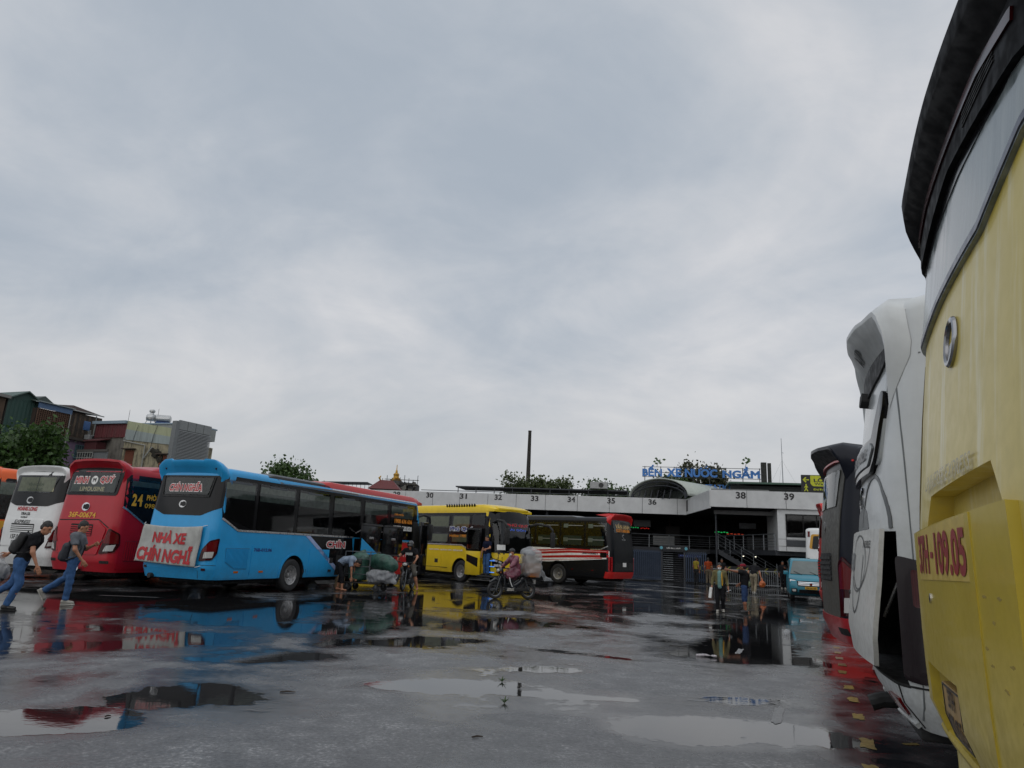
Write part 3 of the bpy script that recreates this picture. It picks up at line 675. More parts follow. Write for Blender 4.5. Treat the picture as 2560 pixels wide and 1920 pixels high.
b.strip('rear',[(-1.02,1.84),(.58,1.88),(.98,1.66)],.03,'lid_shadow_gap',DARK,.004)
b.louvres('rear',-.4,.42,1.42,1.72,5,REDP,DARK,.032,lid)
taillight(b,rounded([(.78,.92),(1.24,.98),(1.36,1.2),(1.32,1.5),(1.02,1.66)],.06),[(.95,1.0),(1.2,1.02),(1.25,1.2),(1.02,1.16)])
b.rect('rear',.85,1.15,.66,.74,'fog_recess',DARK,.006,.03); b.rect('rear',-1.15,-.85,.66,.74,'fog_recess',DARK,.006,.03)
obj('exhaust_pipe',tube([(.3,-.1,.5),(-.12,-.12,.5)],.075,10),CHROME,b.e,True)
b.patch('right',[(.2,3.22),(.17,2.27),(1.05,1.78),(11.5,1.78),(11.7,3.22)],'window_band',BLACK,.006); b.strip('right',[(.16,2.27),(1.05,1.76),(11.4,1.76)],.05,'silver_moulding',SILVER,.018)
b.panes('right',[(.3,1.9),(2.0,3.8),(3.9,5.7),(5.8,7.6),(7.7,9.5)],2.3,3.12,CURT3,(2.9,3.05))
b.text('right','2',.46,2.5,.17,.36,T_GOLD,.03,.05); b.text('right','4',.66,2.5,.19,.36,T_GOLD,.03,.05); b.text('right','PHÒNG',1.2,2.62,.62,.2,T_GOLD,.03); b.text('right','0987 059 059',1.55,2.36,1.4,.14,T_GOLD,.03,.015)
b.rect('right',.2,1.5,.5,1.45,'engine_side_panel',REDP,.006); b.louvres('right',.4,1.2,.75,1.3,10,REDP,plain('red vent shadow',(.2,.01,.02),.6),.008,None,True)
b.mirror(-1,11.8,2.8); b.mirror(1,11.8,2.8); b.patch('front',rounded([(-1.3,1.4),(1.3,1.4),(1.25,3.0),(-1.25,3.0)],.2),'windscreen',GLASS,.012)
# ---- white coach
b=Bus('coach','white coach with black rear surround, EXPRESS grille and cream curtains',-15.15,22.7,YA,WHITEP,L=12,zt=3.42)
b.hood('tail_hood',WHITEP,1.2,3.3,3.46,.1,depth=1.2,thick=.04,topz=3.47,ze=3.0)
b.patch('rear',rounded([(-1.12,3.36),(-.7,3.42),(.7,3.42),(1.12,3.36),(1.36,3.2),(1.42,2.46),(.72,2.24),(-.72,2.24),(-1.42,2.46),(-1.36,3.2)],.08),'rear_window_surround',BLACK,.012)
rw=b.patch('rear',rounded([(-.98,3.2),(-.84,2.66),(.72,2.66),(.95,3.2)],.07),'rear_window',GLASSC,.03)
b.rect('rear',-.85,.02,2.7,3.16,'curtain',CURT2,.02,0,rw); b.rect('rear',.06,.8,2.7,3.16,'curtain',CURT2,.02,0,rw)
gt=plain('faded grey lettering','#56604e',.6); b.text('rear','VĨNH NIỆM',-.02,2.92,.7,.13,gt,.036,.02,0,rw); b.text('rear','HẢI PHÒNG',-.02,2.77,.7,.13,gt,.036,.02,0,rw)
b.emblem('rear',-.1,2.42,.11,SILVER); b.text('rear','HOÀNG LONG',-.12,2.16,.9,.16,T_RED,.012,.04,.15); b.text('rear','TRA.SS',-.14,1.99,.42,.09,T_BLK,.012); b.text('rear','SUNBUS',-.16,1.88,.3,.05,T_BLK,.012)
lid=b.patch('rear',rounded([(-1.0,1.82),(.72,1.82),(.72,.98),(-1.0,.98)],.04),'engine_lid',WHITEP,.022)
b.text('rear','EXPRESS',-.16,1.74,.72,.1,T_BLK,.028,.02,.3,lid); b.louvres('rear',-.62,.38,1.42,1.66,4,WHITEP,DARK,.024,lid); b.text('rear','15F.0-09.24',-.16,1.27,.8,.15,T_BLK,.028,.03,0,lid)
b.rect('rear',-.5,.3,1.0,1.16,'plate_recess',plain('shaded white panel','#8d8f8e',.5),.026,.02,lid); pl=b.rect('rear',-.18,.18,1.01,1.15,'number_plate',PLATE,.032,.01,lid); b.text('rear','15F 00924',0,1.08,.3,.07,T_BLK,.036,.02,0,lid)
taillight(b,rounded([(.98,.95),(1.28,1.0),(1.36,1.5),(1.15,1.55)],.05),[(1.05,1.02),(1.2,1.04),(1.22,1.15),(1.08,1.14)])
b.patch('right',[(.4,3.2),(.3,2.3),(1.0,1.8),(11.5,1.8),(11.7,3.2)],'window_band',BLACK,.006); b.panes('right',[(.5,2.2),(2.3,4.2),(4.3,6.2)],1.9,3.1,CURT,(2.8,3.0)); b.mirror(1,11.8,2.8)
# ---- orange coach behind it
b=Bus('coach','orange roofed coach with dark windows at the far left edge',-19.3,25.3,YA,ORANGE,L=12,zt=3.62)
b.patch('rear',rounded([(-1.2,3.2),(-1.3,2.2),(1.35,2.2),(1.3,3.2)],.1),'rear_window_surround',BLACK,.01); rw=b.rect('rear',-.9,.95,2.5,3.1,'rear_window',GLASSC,.02,.06); b.rect('rear',-.2,.6,2.55,3.05,'curtain',CURT,.014,0,rw)
b.patch('right',[(.15,3.25),(.15,1.8),(11.5,1.8),(11.7,3.25)],'window_band',BLACK,.006); b.panes('right',[(.3,2.2),(2.3,4.2),(4.3,6.2),(6.3,8.2)],1.9,3.15,CURT,(2.7,3.1)); b.rect('right',.2,1.2,1.45,1.75,'gold_flash',T_GOLD,.008)
b.hood('tail_hood',ORANGE,1.2,3.3,3.58,.12,depth=1.4,thick=.06,topz=3.66,ze=3.0); taillight(b,rounded([(.98,.95),(1.28,1.0),(1.36,1.5),(1.15,1.55)],.05),[(1.05,1.02),(1.2,1.04),(1.22,1.15),(1.08,1.14)])
# ================================================================ yellow and black sleeper coach, nose towards the yard
b=Bus('coach','yellow and black sleeper coach with its front door open',-7.65,41.74,137,YEL,L=12,zt=3.42,axles=(3.3,9.56),front=((.42,-.08),(.6,0),(1.2,0),(1.5,-.04),(2.3,-.12),(3.0,-.3),(3.4,-.45)),fbow=.2,rf=.5); phu=b
b.roofpod('roof_fairing',YEL,2,11.75,1.2,3.36,3.6,.9); 
for i in range(12):
    x=8.2+i*.19; obj('roof_vent_slot',xf(box(-.045,.045,-.02,.02,-.14,.14),Matrix.Translation((x,-1.17,3.5))@Matrix.Rotation(.6,4,'Y')@Matrix.Rotation(.45,4,'X')),BLACK,b.e)
b.patch('right',[(.2,3.36),(.2,1.66),(9.75,1.66),(10.05,1.6),(11.15,1.5),(11.15,.9),(12.1,.9),(12.2,2.6),(12.0,3.36)],'window_band',BLACK,.006)
for i,(a,c) in enumerate([(.5,1.9),(2.1,3.5),(3.7,5.1),(5.3,6.7),(6.9,8.55),(8.75,10.1)]):
    for z0,z1 in ((2.5,3.1),(1.78,2.24)):
        gl=b.rect('right',a,c,z0,z1,'window',GLASS,.018,.05); b.rect('right',a+.08,c-.08,z0+.05,z1-.06,'curtain',plain('olive curtain cloth','#8f9472',.9,var=.2),.010,0,gl)
b.rect('right',10.25,11.15,2.62,3.1,'window',GLASS,.018,.05)
b.text('right','Phú Quý',9.5,2.42,1.7,.26,T_BLUE,.03,.035,0,None,T_WHITE,.06); b.text('right','Hotline: 19001874',9.5,2.12,1.7,.13,T_ORANGE,.03,.02)
b.text('right','NAM NGẠN · QUẢNG SƠN · ĐỒNG HỚI',8.4,1.45,2.6,.11,T_WHITE,.014); b.strip('right',[(.5,1.7),(9.6,1.7),(10.0,1.55)],.05,'silver_moulding',SILVER,.014)
for a,c in ((.4,2.5),(4.1,6.0),(6.1,8.1)): b.rect('right',a,c,.46,1.25,'luggage_flap',YEL,.010)
b.rect('right',7.6,7.85,.82,1.0,'flap_handle',BLACKM,.016); b.strip('right',[(.4,.62),(8.6,.62)],.02,'panel_gap',DARK,.013); b.tyres_arch('right',9.56,YEL)
b.rect('right',11.22,12.1,.4,2.55,'door_opening',DARK,.012); 
for i,z in enumerate((.55,.8,1.05)): obj('lit_step',rbox(11.5,12.0,-1.32,-1.27,z,z+.03,.005,1),plain('blue step light','#3f7fe0',.4,emit=1.2),b.e)
d=obj('passenger_door',rbox(10.1,11.15,-1.42,-1.36,.38,1.45,.03),YEL,b.e,True); obj('door_upper_frame',rbox(10.1,11.15,-1.41,-1.37,1.45,2.5,.02),BLACK,d,True); obj('door_glass',rbox(10.2,11.05,-1.42,-1.411,1.55,2.42,.004,1),GLASS,d); obj('door_pane_recess',prism([(10.2,1.3),(11.0,1.15),(11.0,.75),(10.2,1.0)],-1.428,-1.42),BLACK,d)
b.patch('front',rounded([(-1.5,1.42),(1.5,1.42),(1.45,3.0),(-1.45,3.0)],.2),'windscreen_surround',BLACK,.008); ws=b.patch('front',rounded([(-1.36,1.5),(1.36,1.5),(1.3,2.78),(-1.3,2.78)],.15),'windscreen',glass('grey windscreen',.3,green=.03),.022)
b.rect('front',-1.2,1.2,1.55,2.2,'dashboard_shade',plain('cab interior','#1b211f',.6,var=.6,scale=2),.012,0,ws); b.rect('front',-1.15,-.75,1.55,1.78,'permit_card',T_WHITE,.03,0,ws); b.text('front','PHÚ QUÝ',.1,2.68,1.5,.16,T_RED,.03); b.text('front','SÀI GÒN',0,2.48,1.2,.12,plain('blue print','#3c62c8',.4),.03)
b.patch('front',rounded([(-1.5,3.0),(1.5,3.0),(1.4,3.3),(-1.4,3.3)],.1),'destination_panel',BLACK,.01); b.roofpod('front_peak',YEL,10.6,11.75,.95,3.42,3.55,.4)
b.rect('front',-1.45,1.45,.45,1.36,'front_panel',YEL,.010); b.rect('front',-.5,.5,.6,1.0,'grille',BLACK,.018,.06)
for sg in (-1,1):
    h=b.patch('front',rounded([(sg*.75,.75),(sg*1.35,.8),(sg*1.42,1.2),(sg*.85,1.05)],.05),'headlight',BLACK,.02); b.patch('front',rounded([(sg*.95,.95),(sg*1.35,1.08),(sg*1.37,1.16),(sg*.95,1.03)],.02),'headlight_lens',CLEAR_LENS,.03,h); b.rect('front',sg*1.1-.18,sg*1.1+.18,.82,.92,'headlight_lens',CLEAR_LENS,.03,.02,h)
b.mirror(-1,11.9,2.75,.85,.95,.15); b.mirror(1,11.9,2.7,.8,.95,.55)
# dark coach standing behind it
b=Bus('coach','dark roofed coach half hidden between the yellow coach and the striped coach',-4.6,47.0,-60,CHAR,L=10,zt=3.45,axles=(3,7.5)); b.panes('left',[(.5,2.5),(2.7,4.7),(4.9,6.9)],1.9,3.1); b.panes('right',[(.5,2.5),(2.7,4.7)],1.9,3.1); b.hood('tail_hood',CHAR,1.2,3.2,3.44,.12,depth=.8)
# ================================================================ black coach with red and white stripes
BLKP=paint('black coach paint',(.008,.009,.011),.06,streak=0,coat=.05,spec=.22)
b=Bus('coach','black coach with red and white side stripes and scarlet tail hood',6.07,36.42,-52,BLKP,L=12,zt=3.42,axles=(3.15,9.4)); va=b
b.hood('tail_hood',REDP2,1.2,3.26,3.5,.16,depth=3.0,thick=.07,topz=3.56,ze=3.05); b.roofpod('front_roof_fairing',REDP2,7.6,11.6,1.15,3.36,3.56,.8); b.roofpod('roof_fairing',CHAR,2.2,8,1.12,3.4,3.48,.3)
rw=b.patch('rear',rounded([(-1.0,3.2),(-.92,2.66),(.95,2.66),(1.05,3.2)],.06),'rear_window',GLASSC,.02); b.rect('rear',-.85,.9,2.7,3.15,'rear_blind',plain('dark destination board','#20241e',.6),.010,0,rw)
b.text('rear','VÂN ANH',.0,3.0,1.5,.26,plain('cream letters','#d8b878',.4),.026,.02,0,rw); b.text('rear','02373.888.888',.02,2.78,1.45,.15,T_ORANGE,.026,.03,0,rw)
b.emblem('rear',0,2.5,.1,CHROME,1.1); b.text('rear','UNIVERSE',0,2.34,.4,.05,SILVER,.012); b.text('rear','36H-00851',.0,1.55,.95,.16,plain('dull gold vinyl','#6d6030',.4),.012)
lid=b.patch('rear',rounded([(-1.0,1.9),(1.0,1.9),(1.1,.75),(-1.1,.75)],.06),'engine_lid',BLKP,.014); b.patch('rear',rounded([(-.95,1.2),(-.4,1.2),(-.3,1.0),(.35,1.0),(.45,1.2),(1.0,1.2),(1.0,.8),(-.95,.8)],.03),'plate_recess',DARK,.02,lid)
b.rect('rear',-.17,.17,1.0,1.2,'number_plate',T_WHITE,.03,.01,lid)
b.rect('rear',-1.45,1.45,.43,.74,'rear_bumper',REDP2,.03)
for sg in (1,-1):
    t=b.rect('rear',sg*1.2-.1,sg*1.2+.1,.76,1.46,'tail_light',plain('red light surround','#a01016',.3,coat=1),.03,.04); b.rect('rear',sg*1.2-.03,sg*1.2+.03,.8,1.42,'red_lens',RED_LENS,.042,.01,t)
b.patch('left',[(.2,3.22),(.25,1.98),(.6,1.84),(11.5,1.84),(11.8,3.22)],'window_band',BLACK,.006)
for a,c in [(.3,1.5),(1.6,3.0),(3.1,4.6),(4.7,6.2),(6.3,7.8),(7.9,9.4)]:
    gl=b.rect('left',a,c,1.95,3.12,'window',GLASS,.018,.05)
    for z0 in (2.85,2.15):
        b.rect('left',c-.42,c-.14,z0,z0+.2,'blind',CURT,.010,0,gl); b.rect('left',a+.1,c-.42,z0+.1,z0+.13,'rail',T_WHITE,.010,0,gl)
    b.rect('left',a+.15,c-.15,1.98,2.45,'curtain',plain('deep green curtain','#2f4a46',.9),.009,0,gl)
b.patch('left',[(.12,1.74),(2.0,1.78),(12,1.86),(12,1.1),(3.8,1.08),(.12,1.36)],'livery_panel',T_WHITE,.008)
st=plain('red livery vinyl','#b3141c',.35,coat=.4)
for p in ([(.15,1.72),(2.3,1.72),(7.5,1.42),(7.5,1.5),(2.3,1.8),(.15,1.76)],[(.15,1.62),(2.4,1.58),(7.5,1.24),(7.5,1.34),(2.5,1.69),(.15,1.71)],[(.15,1.42),(2.4,1.34),(7,1.12),(7,1.2),(2.5,1.46),(.15,1.55)],[(.5,1.36),(4.5,1.1),(5.5,1.1),(2.5,1.24),(.5,1.4)]): b.patch('left',p,'livery_stripe',st,.011)
b.rect('left',.25,.62,1.42,1.66,'side_vent',BLACK,.014,.05); b.strip('left',[(.2,1.98),(.62,1.8),(1.2,1.79)],.05,'silver_moulding',SILVER,.016); b.text('left','36H-00851',1.2,1.6,.9,.1,T_BLK,.014)
b.tyres_arch('left',3.15,BLKP); b.rect('left',.3,1.9,.46,1.05,'engine_side_panel',BLKP,.010); b.rect('left',4.2,6.2,.46,1.05,'luggage_flap',BLKP,.010)
for x in (1.0,2.2): b.rect('left',x,x+.1,.75,.79,'marker_lamp',RED_LENS,.016)
b.mirror(1,11.8,2.8); b.mirror(-1,11.8,2.8)
# ================================================================ right row, tails to the aisle
RA=112.0
# ---- near yellow coach
YOLD=paint('weathered yellow coach paint',(.60,.47,.085),.55,rough=.36,dirtc=(.40,.36,.20),streak=1.5,low=3.4,streakc=(.72,.68,.47))
YLID=paint('yellow engine lid paint',(.55,.42,.05),.6,rough=.3,dirtc=(.2,.15,.04),streak=.35,low=1.9)
b=Bus('coach','near yellow coach with streaked paint and 37H-109.05 on its engine lid',1.925,2.962,RA,YOLD,L=12,zb=.78,zt=3.84,rear=((.78,.08),(.95,.01),(1.2,0),(1.8,0),(2.4,.06),(2.84,.11),(3.3,.17),(3.84,.2)),rc=.30,bow=.05,roofH=.16,tum=.04,cutp=[prism([(-.6,1.79),(-.5,1.93),(.62,1.96),(.76,1.80)],-.3,.075,'x')] and [([(x,-u,z) for x,u,z in prism([(-.6,1.79),(-.5,1.93),(.62,1.96),(.76,1.80)],-.3,.07,'x')[0]],[f[::-1] for f in prism([(-.6,1.79),(-.5,1.93),(.62,1.96),(.76,1.80)],-.3,.07,'x')[1]]),([(x,-u,z) for x,u,z in prism([(-.76,.82),(.05,.82),(0,1.13),(-.76,1.14)],-.3,.05,'x')[0]],[f[::-1] for f in prism([(-.76,.82),(.05,.82),(0,1.13),(-.76,1.14)],-.3,.05,'x')[1]])]); yel=b
HB=plain('black hood paint',(.006,.006,.007),.62,var=.2,spec=.1)
b.hood('tail_hood',HB,1.2,3.48,3.66,.12,depth=1.2,thick=.1,topz=3.84,ze=3.26,flat=.97)
b.strip('rear',[(-1.0,3.46),(-.6,3.52),(.6,3.52),(1.0,3.46)],.05,'brake_lamp_strip',DKRED,.06)
for i in range(5): b.rect('rear',.35,.8,3.42+.018*i,3.428+.018*i,'hood_vent_slot',DARK,.055)
sur=b.patch('rear',rounded([(-1.36,3.54),(-1.4,3.24),(-.9,3.31),(0,3.40),(.9,3.31),(1.4,3.24),(1.36,3.54)],.05),'window_rim',HB,.05)
gw=NT('old rear glass'); gb=gw.b; f=gw.noise(10,4,.6,vscale=(1,1,.05)); gw.link(gw.ramp(f,[(.35,(.15,.18,.185)),(.7,(.30,.335,.34))]),gb.inputs['Base Color']); gw.link(gw.rng(f,.3,.7,.06,.2),gb.inputs['Roughness'])
rw=b.patch('rear',rounded([(-1.5,3.42),(-1.52,2.74),(-1.05,2.8),(-.3,2.85),(.5,2.87),(1.1,3.06),(1.4,3.42)],.05),'rear_window',gw.m,.02)
b.strip('rear',[(-1.48,2.78),(-1.05,2.83),(-.3,2.88),(.5,2.9),(1.1,3.09)],.035,'glass_edge_band',plain('violet glass edge','#4f5262',.3),.026,rw)
b.patch('rear',[(-1.4,3.38),(-1.4,3.2),(-.9,3.26),(-.5,3.3),(.1,3.32),(.8,3.3),(1.2,3.38)],'glass_shade_band',BLACK,.027,rw)
gch=plain('grey chrome',(.3,.3,.31),.2,.9)
ep=[b.PN('rear',.1*math.cos(t),2.57+.1*math.sin(t)) for t in np.linspace(0,6.283,25)[:-1]]; em=obj('emblem',tube([tuple(p+n*.006) for p,n in ep],.016,8,True),gch,b.e,True); b.patch('rear',[(.0+.06*math.cos(a),2.53+.035*math.sin(a)) for a in np.linspace(0,6.283,17)[:-1]],'emblem_bar',gch,.008,em)
b.text('rear','UNIVERSE EXPRESS',-.09,1.99,1.02,.07,plain('worn silver letters','#8f8348',.3,.4),.014,.01,.25)
lid=b.patch('rear',[(-.9,1.765),(.9,1.80),(.92,.84),(.052,.815),(.002,1.13),(-.76,1.14),(-.76,.815),(.05,.813),(.05,.80),(-.8,.795),(-.9,.95)],'engine_lid',YLID,.036)
b.patch('rear',[(-.72,1.53),(.48,1.545),(.48,1.785),(-.72,1.762)],'lettering_panel',plain('buff vinyl sheet',(.58,.43,.10),.35),.039,lid)
frl=plain('faded red lettering','#8e2628',.45)
for tx,uc,w_,h_,z_ in (('37H',-.51,.34,.185,1.65),('-',-.25,.07,.028,1.645),('109.05',.13,.58,.185,1.65)): b.text('rear',tx,uc,z_,w_,h_,frl,.042,.035,0,lid)
npl=b.rect('rear',-.42,-.02,.87,1.095,'number_plate',plain('buff number plate','#a08250',.45),.026,.015,lid); pd=plain('dark plate digits','#30221a',.5)
b.strip('rear',[(-.41,.88),(-.03,.88),(-.03,1.085),(-.41,1.085),(-.41,.88)],.008,'plate_border',T_BLK,.03,lid); b.text('rear','37H',-.22,1.04,.15,.078,pd,.03,.03,0,lid); b.text('rear','109.05',-.22,.935,.31,.085,pd,.03,.03,0,lid)
b.strip('rear',[(-1.02,1.7),(-1.0,2.2),(-1.05,2.72)],.007,'panel_gap',plain('dark yellow seam',(.12,.09,.02),.7),.004)
b.patch('rear',ring((-.42,1.45),.022,12),'lid_lock',CHROME,.042,lid)
scr=plain('scuff marks',(.30,.22,.045),.7)
for k,(u,z) in enumerate(((.58,1.50),(.66,1.42),(.74,1.5),(.6,1.28),(.72,1.22),(.8,1.3),(.55,1.33),(.84,1.15))):
    r_=random.Random(k); P=[(u+.022*math.cos(a)*r_.uniform(.5,1.4),z+.006*math.sin(a)*r_.uniform(.4,1.5)) for a in np.linspace(0,6.283,10)[:-1]]; b.patch('rear',P,'scuff',scr,.0365,lid)
b.patch('rear',[(.44,1.78),(.5,1.79),(.52,.84),(.44,.84)],'lid_pressing',YLID,.041,lid)
fl=plain('grey rubber flap',(.05,.05,.052),.6,var=.3)
for y in (.62,-.98): obj('mud_flap',rbox(.3,.36,y,y+.36,.2,.84,.02),fl,b.e,True)
obj('bumper_lip',tube([tuple(b.PN('rear',u,.81)[0]+b.PN('rear',u,.81)[1]*.02) for u in np.linspace(-1.2,1.2,25)],.028,8),YLID,b.e,True)
b.panes('left',[(.5,2.3),(2.4,4.3)],1.9,3.1); b.panes('right',[(.5,2.3),(2.4,4.3)],1.9,3.1)
# ---- white coach with its engine lid propped open
WH2=paint('dull white coach paint',(.60,.62,.62),.5,rough=.38,dirtc=(.20,.20,.185),streak=.5,low=2.6); GR=plain('grey swoosh vinyl','#5c5f60',.4); WLID=paint('white lid paint',(.66,.66,.63),.35,rough=.4,dirtc=(.2,.19,.17),streak=.45,low=1.6)
cutb=[box(-.4,.9,-1.13,1.13,.72,1.86)]
b=Bus('coach','dirty white coach with its engine lid propped open beside the near yellow coach',3.42,6.56,RA,WH2,L=12,zb=.42,zt=3.86,rear=((.42,.18),(.6,.06),(.8,0),(1.9,0),(2.4,.05),(3.2,.16),(3.7,.2)),rc=.34,bow=.1,roofH=.2,cut=cutb); whi=b
b.hood('tail_hood',WH2,1.12,3.38,3.70,.2,depth=1.0,thick=.04,topz=3.88,ze=2.9,flat=.55,lining=plain('grey hood lining','#a2a5a5',.5))
hs=plain('hood motif grey','#56595a',.55)
# lettering and wing motif on the underside of the hood
def under(u,k):     # k 0..1 from body to lip, on the lining of the hood
    ts=[p[0].y for p in b.hood_pts]; i=min(range(8,len(ts)-8),key=lambda q:abs(ts[q]+u)); A,L_=b.hood_pts[i]; q=A+(L_-A)*k; q.y=-u; q.z+=.03*(1-abs(2*k-1))-.008; q.x-=.002; return q
V2,F2=textfit('VIP',.34,.13,.04,.15); obj('hood_lettering',([tuple(under(-.1+float(a),.5+float(c)*3.0)) for a,c in V2],F2),hs,b.e)
rw=b.patch('rear',rounded([(-1.0,3.3),(-.95,2.42),(.92,2.42),(1.0,3.0),(1.0,3.36),(-1.0,3.36)],.08),'rear_window_panel',paint('rain wet grey panel',(.42,.44,.44),.3,rough=.18,streak=.9,dirtc=(.2,.21,.21),low=3.3),.02)
b.patch('rear',rounded([(-1.0,3.4),(1.0,3.4),(1.0,3.28),(.7,3.2),(.1,3.12),(-.6,3.2),(-1.0,3.28)],.04),'window_rim',BLACKM,.04)
b.patch('rear',rounded([(-.1,3.18),(.14,3.18),(.16,3.09),(.02,3.05),(-.12,3.1)],.03),'camera_bracket',BLACKM,.09)
fr=b.patch('rear',rounded([(-.9,2.66),(.66,2.66),(.9,3.02),(1.0,3.02),(1.0,2.86),(.84,2.46),(.7,2.36),(-.85,2.36)],.04),'badge_panel_frame',BLACK,.05)
bp=b.patch('rear',rounded([(-.86,2.62),(.68,2.62),(.8,2.56),(.66,2.42),(-.8,2.42)],.03),'badge_panel',plain('silver badge panel','#8d9193',.35,.3),.062,fr)
b.text('rear','UNIVERSE NOBLE',-.05,2.53,1.3,.1,T_BLK,.072,.04,.2,fr)
b.emblem('rear',.0,2.2,.1,CHROME,1.0)
def arc(c,rx,rz,a0,a1,n=18): return [(c[0]+rx*math.cos(a),c[1]+rz*math.sin(a)) for a in np.linspace(a0,a1,n)]
b.strip('rear',arc((.62,1.86),.5,.48,.05,3.0),.035,'swoosh',GR,.008); b.patch('rear',rounded([(-.9,1.9),(.5,1.9),(.35,2.06),(.1,2.12),(-.9,2.02)],.04),'swoosh_panel',plain('mid grey vinyl','#6e7172',.4),.006)
# the open lid: hinged along its top edge
P0=Vector(b.rearP(0,1.88)); ang=math.radians(7)
lide=empty('engine_lid',(P0.x-.0,0,1.88),0,parent=b.e); lide.rotation_euler=(0,ang,0)
def bowx(y): return -.1*(1-(y/1.25)**2)+.1
LH=1.04
def lw(z): return float(np.interp(-z,[0,.4,.86,LH],[1.12,1.14,1.1,.97]))
ys=np.linspace(-1,1,15); zs=np.linspace(0,-LH,11); V=[];F=[]; n=15
for off in (-.05,-.015):
    for z in zs:
        for y in ys: yy=y*lw(z); V.append((bowx(yy)+off+(.05*max(0,-z-.82)/.2),-yy,z))
m_=n*11
for j in range(10):
    for i in range(14): k=j*n+i; F+=[(k,k+n,k+n+1,k+1),(m_+k,m_+k+1,m_+k+n+1,m_+k+n)]
for j in range(10): F+=[(j*n,m_+j*n,m_+(j+1)*n,(j+1)*n),(j*n+14,(j+1)*n+14,m_+(j+1)*n+14,m_+j*n+14)]
for i in range(14): F+=[(i,i+1,m_+i+1,m_+i),(150+i,m_+150+i,m_+151+i,151+i)]
bm=bmesh.new(); vs=[bm.verts.new(v) for v in V]
for f in F: bm.faces.new([vs[i] for i in f])
bmesh.ops.recalc_face_normals(bm,faces=bm.faces[:]); bm.verts.index_update(); g=([tuple(v.co) for v in bm.verts],[tuple(v.index for v in q.verts) for q in bm.faces]); bm.free()
lo=obj('lid_panel',g,WLID,lide,True,sharp=40)
def lidtext(txt,y,z,w_,h_,mat,bold=.03,shear=0):
    V2,F2=textfit(txt,w_,h_,bold,shear); obj('lid_lettering',([(bowx(y+float(a))-.056,-(y+float(a)),z+float(c)) for a,c in V2],F2),mat,lide)
lidtext('17H-15430',-.3,-.27,.85,.17,plain('grey lettering','#76787a',.45)); lidtext('NOBLE',.72,-.12,.3,.06,T_BLK,.02,.2)
def lidline(pts,w_): 
    V=[];F=[]
    for i,(y,z) in enumerate(pts):
        a=Vector(pts[max(0,i-1)]); c=Vector(pts[min(len(pts)-1,i+1)]); d=(c-a).normalized(); nrm=Vector((-d.y,d.x))*w_/2
        for s_ in (1,-1): yy=y+nrm.x*s_; V.append((bowx(yy)-.054,-yy,z+nrm.y*s_))
    obj('swoosh',(V,[(2*i,2*i+1,2*i+3,2*i+2) for i in range(len(pts)-1)]),GR,lide)
lidline(arc((.35,-.28),.36,.24,.0,6.28,32),.014); lidline(arc((.42,-.1),.44,.4,-2.6,-.1,20),.014); lidline(arc((.3,-.2),.3,.5,-3.1,-.02,22),.02)
obj('lid_plate_recess',rbox(.0,.03,.1,.42,-.92,-.66,.006,1),plain('grey plate holder','#77787a',.6),lide); obj('lid_lock',lathe([(.001,-.06),(.02,-.055),(.02,-.03)],10,'x'),BLACKM,lide,loc=(0,.3,-.55))
obj('gas_strut',tube([(.12,-.9,1.62),(-.06,-.9,1.2)],.014,8),SILVER,b.e); obj('gas_strut',tube([(.12,.9,1.62),(-.06,.9,1.2)],.014,8),SILVER,b.e)
eng=obj('engine',sdf([('box',(.55,0,1.0),(.25,.6,.25),.06),('ell',(.45,.3,1.25),(.2,.2,.16)),('cone',(.35,-.5,.95),(.35,.4,1.15),.07,.07),('cone',(.3,-.7,1.3),(.4,.1,1.4),.05,.05),('box',(.5,-.55,1.15),(.15,.15,.2),.04)],.03,.03),plain('greasy engine metal','#191817',.55,.4,var=.5),b.e,True,sharp=180)
for sg in (1,-1):
    t=b.patch('rear',[(sg*a,z) for a,z in rounded([(1.14,.78),(1.3,.76),(1.5,.86),(1.56,1.5),(1.42,1.62),(1.14,1.68)],.05)],'tail_light',lamp_lens('smoked tail lens','#17040a'),.012)
    b.patch('rear',[(sg*a,z) for a,z in rounded([(1.26,1.3),(1.42,1.3),(1.46,1.52),(1.26,1.58)],.03)],'red_lens',lamp_lens('deep red lens','#4a080d'),.02,t)
    for i in range(5): b.patch('rear',[(sg*a,z) for a,z in rounded([(1.34,.84+.09*i),(1.48,.85+.09*i),(1.49,.92+.09*i),(1.35,.915+.09*i)],.02)],'reversing_lens',CLEAR_LENS,.024,t)
    b.patch('rear',[(sg*a,z) for a,z in rounded([(.62,.50),(.9,.50),(.94,.62),(.6,.62)],.02)],'reflector',RED_LENS,.02)
    b.strip('rear',[(sg*1.02,.74),(sg*1.0,.6),(sg*1.05,.44)],.014,'panel_gap',DARK,.004); b.strip('rear',[(sg*.5,.47),(sg*1.0,.455)],.03,'bumper_crease',WH2,.03)
b.strip('rear',[(-1.5,.735),(1.5,.735)],.014,'panel_gap',DARK,.004); obj('exhaust_pipe',tube([(.3,.35,.42),(.0,.33,.40),(-.1,.33,.36)],.07,10),BLACKM,b.e,True)
obj('bumper_skid',rbox(.12,.4,-.95,.95,.33,.44,.03),BLACKM,b.e,True)
b.strip('right',[(.34,2.78),(.5,2.86),(.8,2.88),(3,2.88)],.014,'panel_gap',DARK,.003); b.strip('right',[(.3,3.28),(1.5,3.28)],.012,'panel_gap',plain('grey seam','#6a6e6f',.6),.003); b.strip('right',[(.14,3.4),(.13,.5)],.008,'panel_gap',plain('grey seam','#6a6e6f',.6),.003)
b.panes('right',[(1.2,3.0),(3.1,5.0),(5.1,7.0)],1.9,2.8); b.mirror(-1,11.8,2.8)
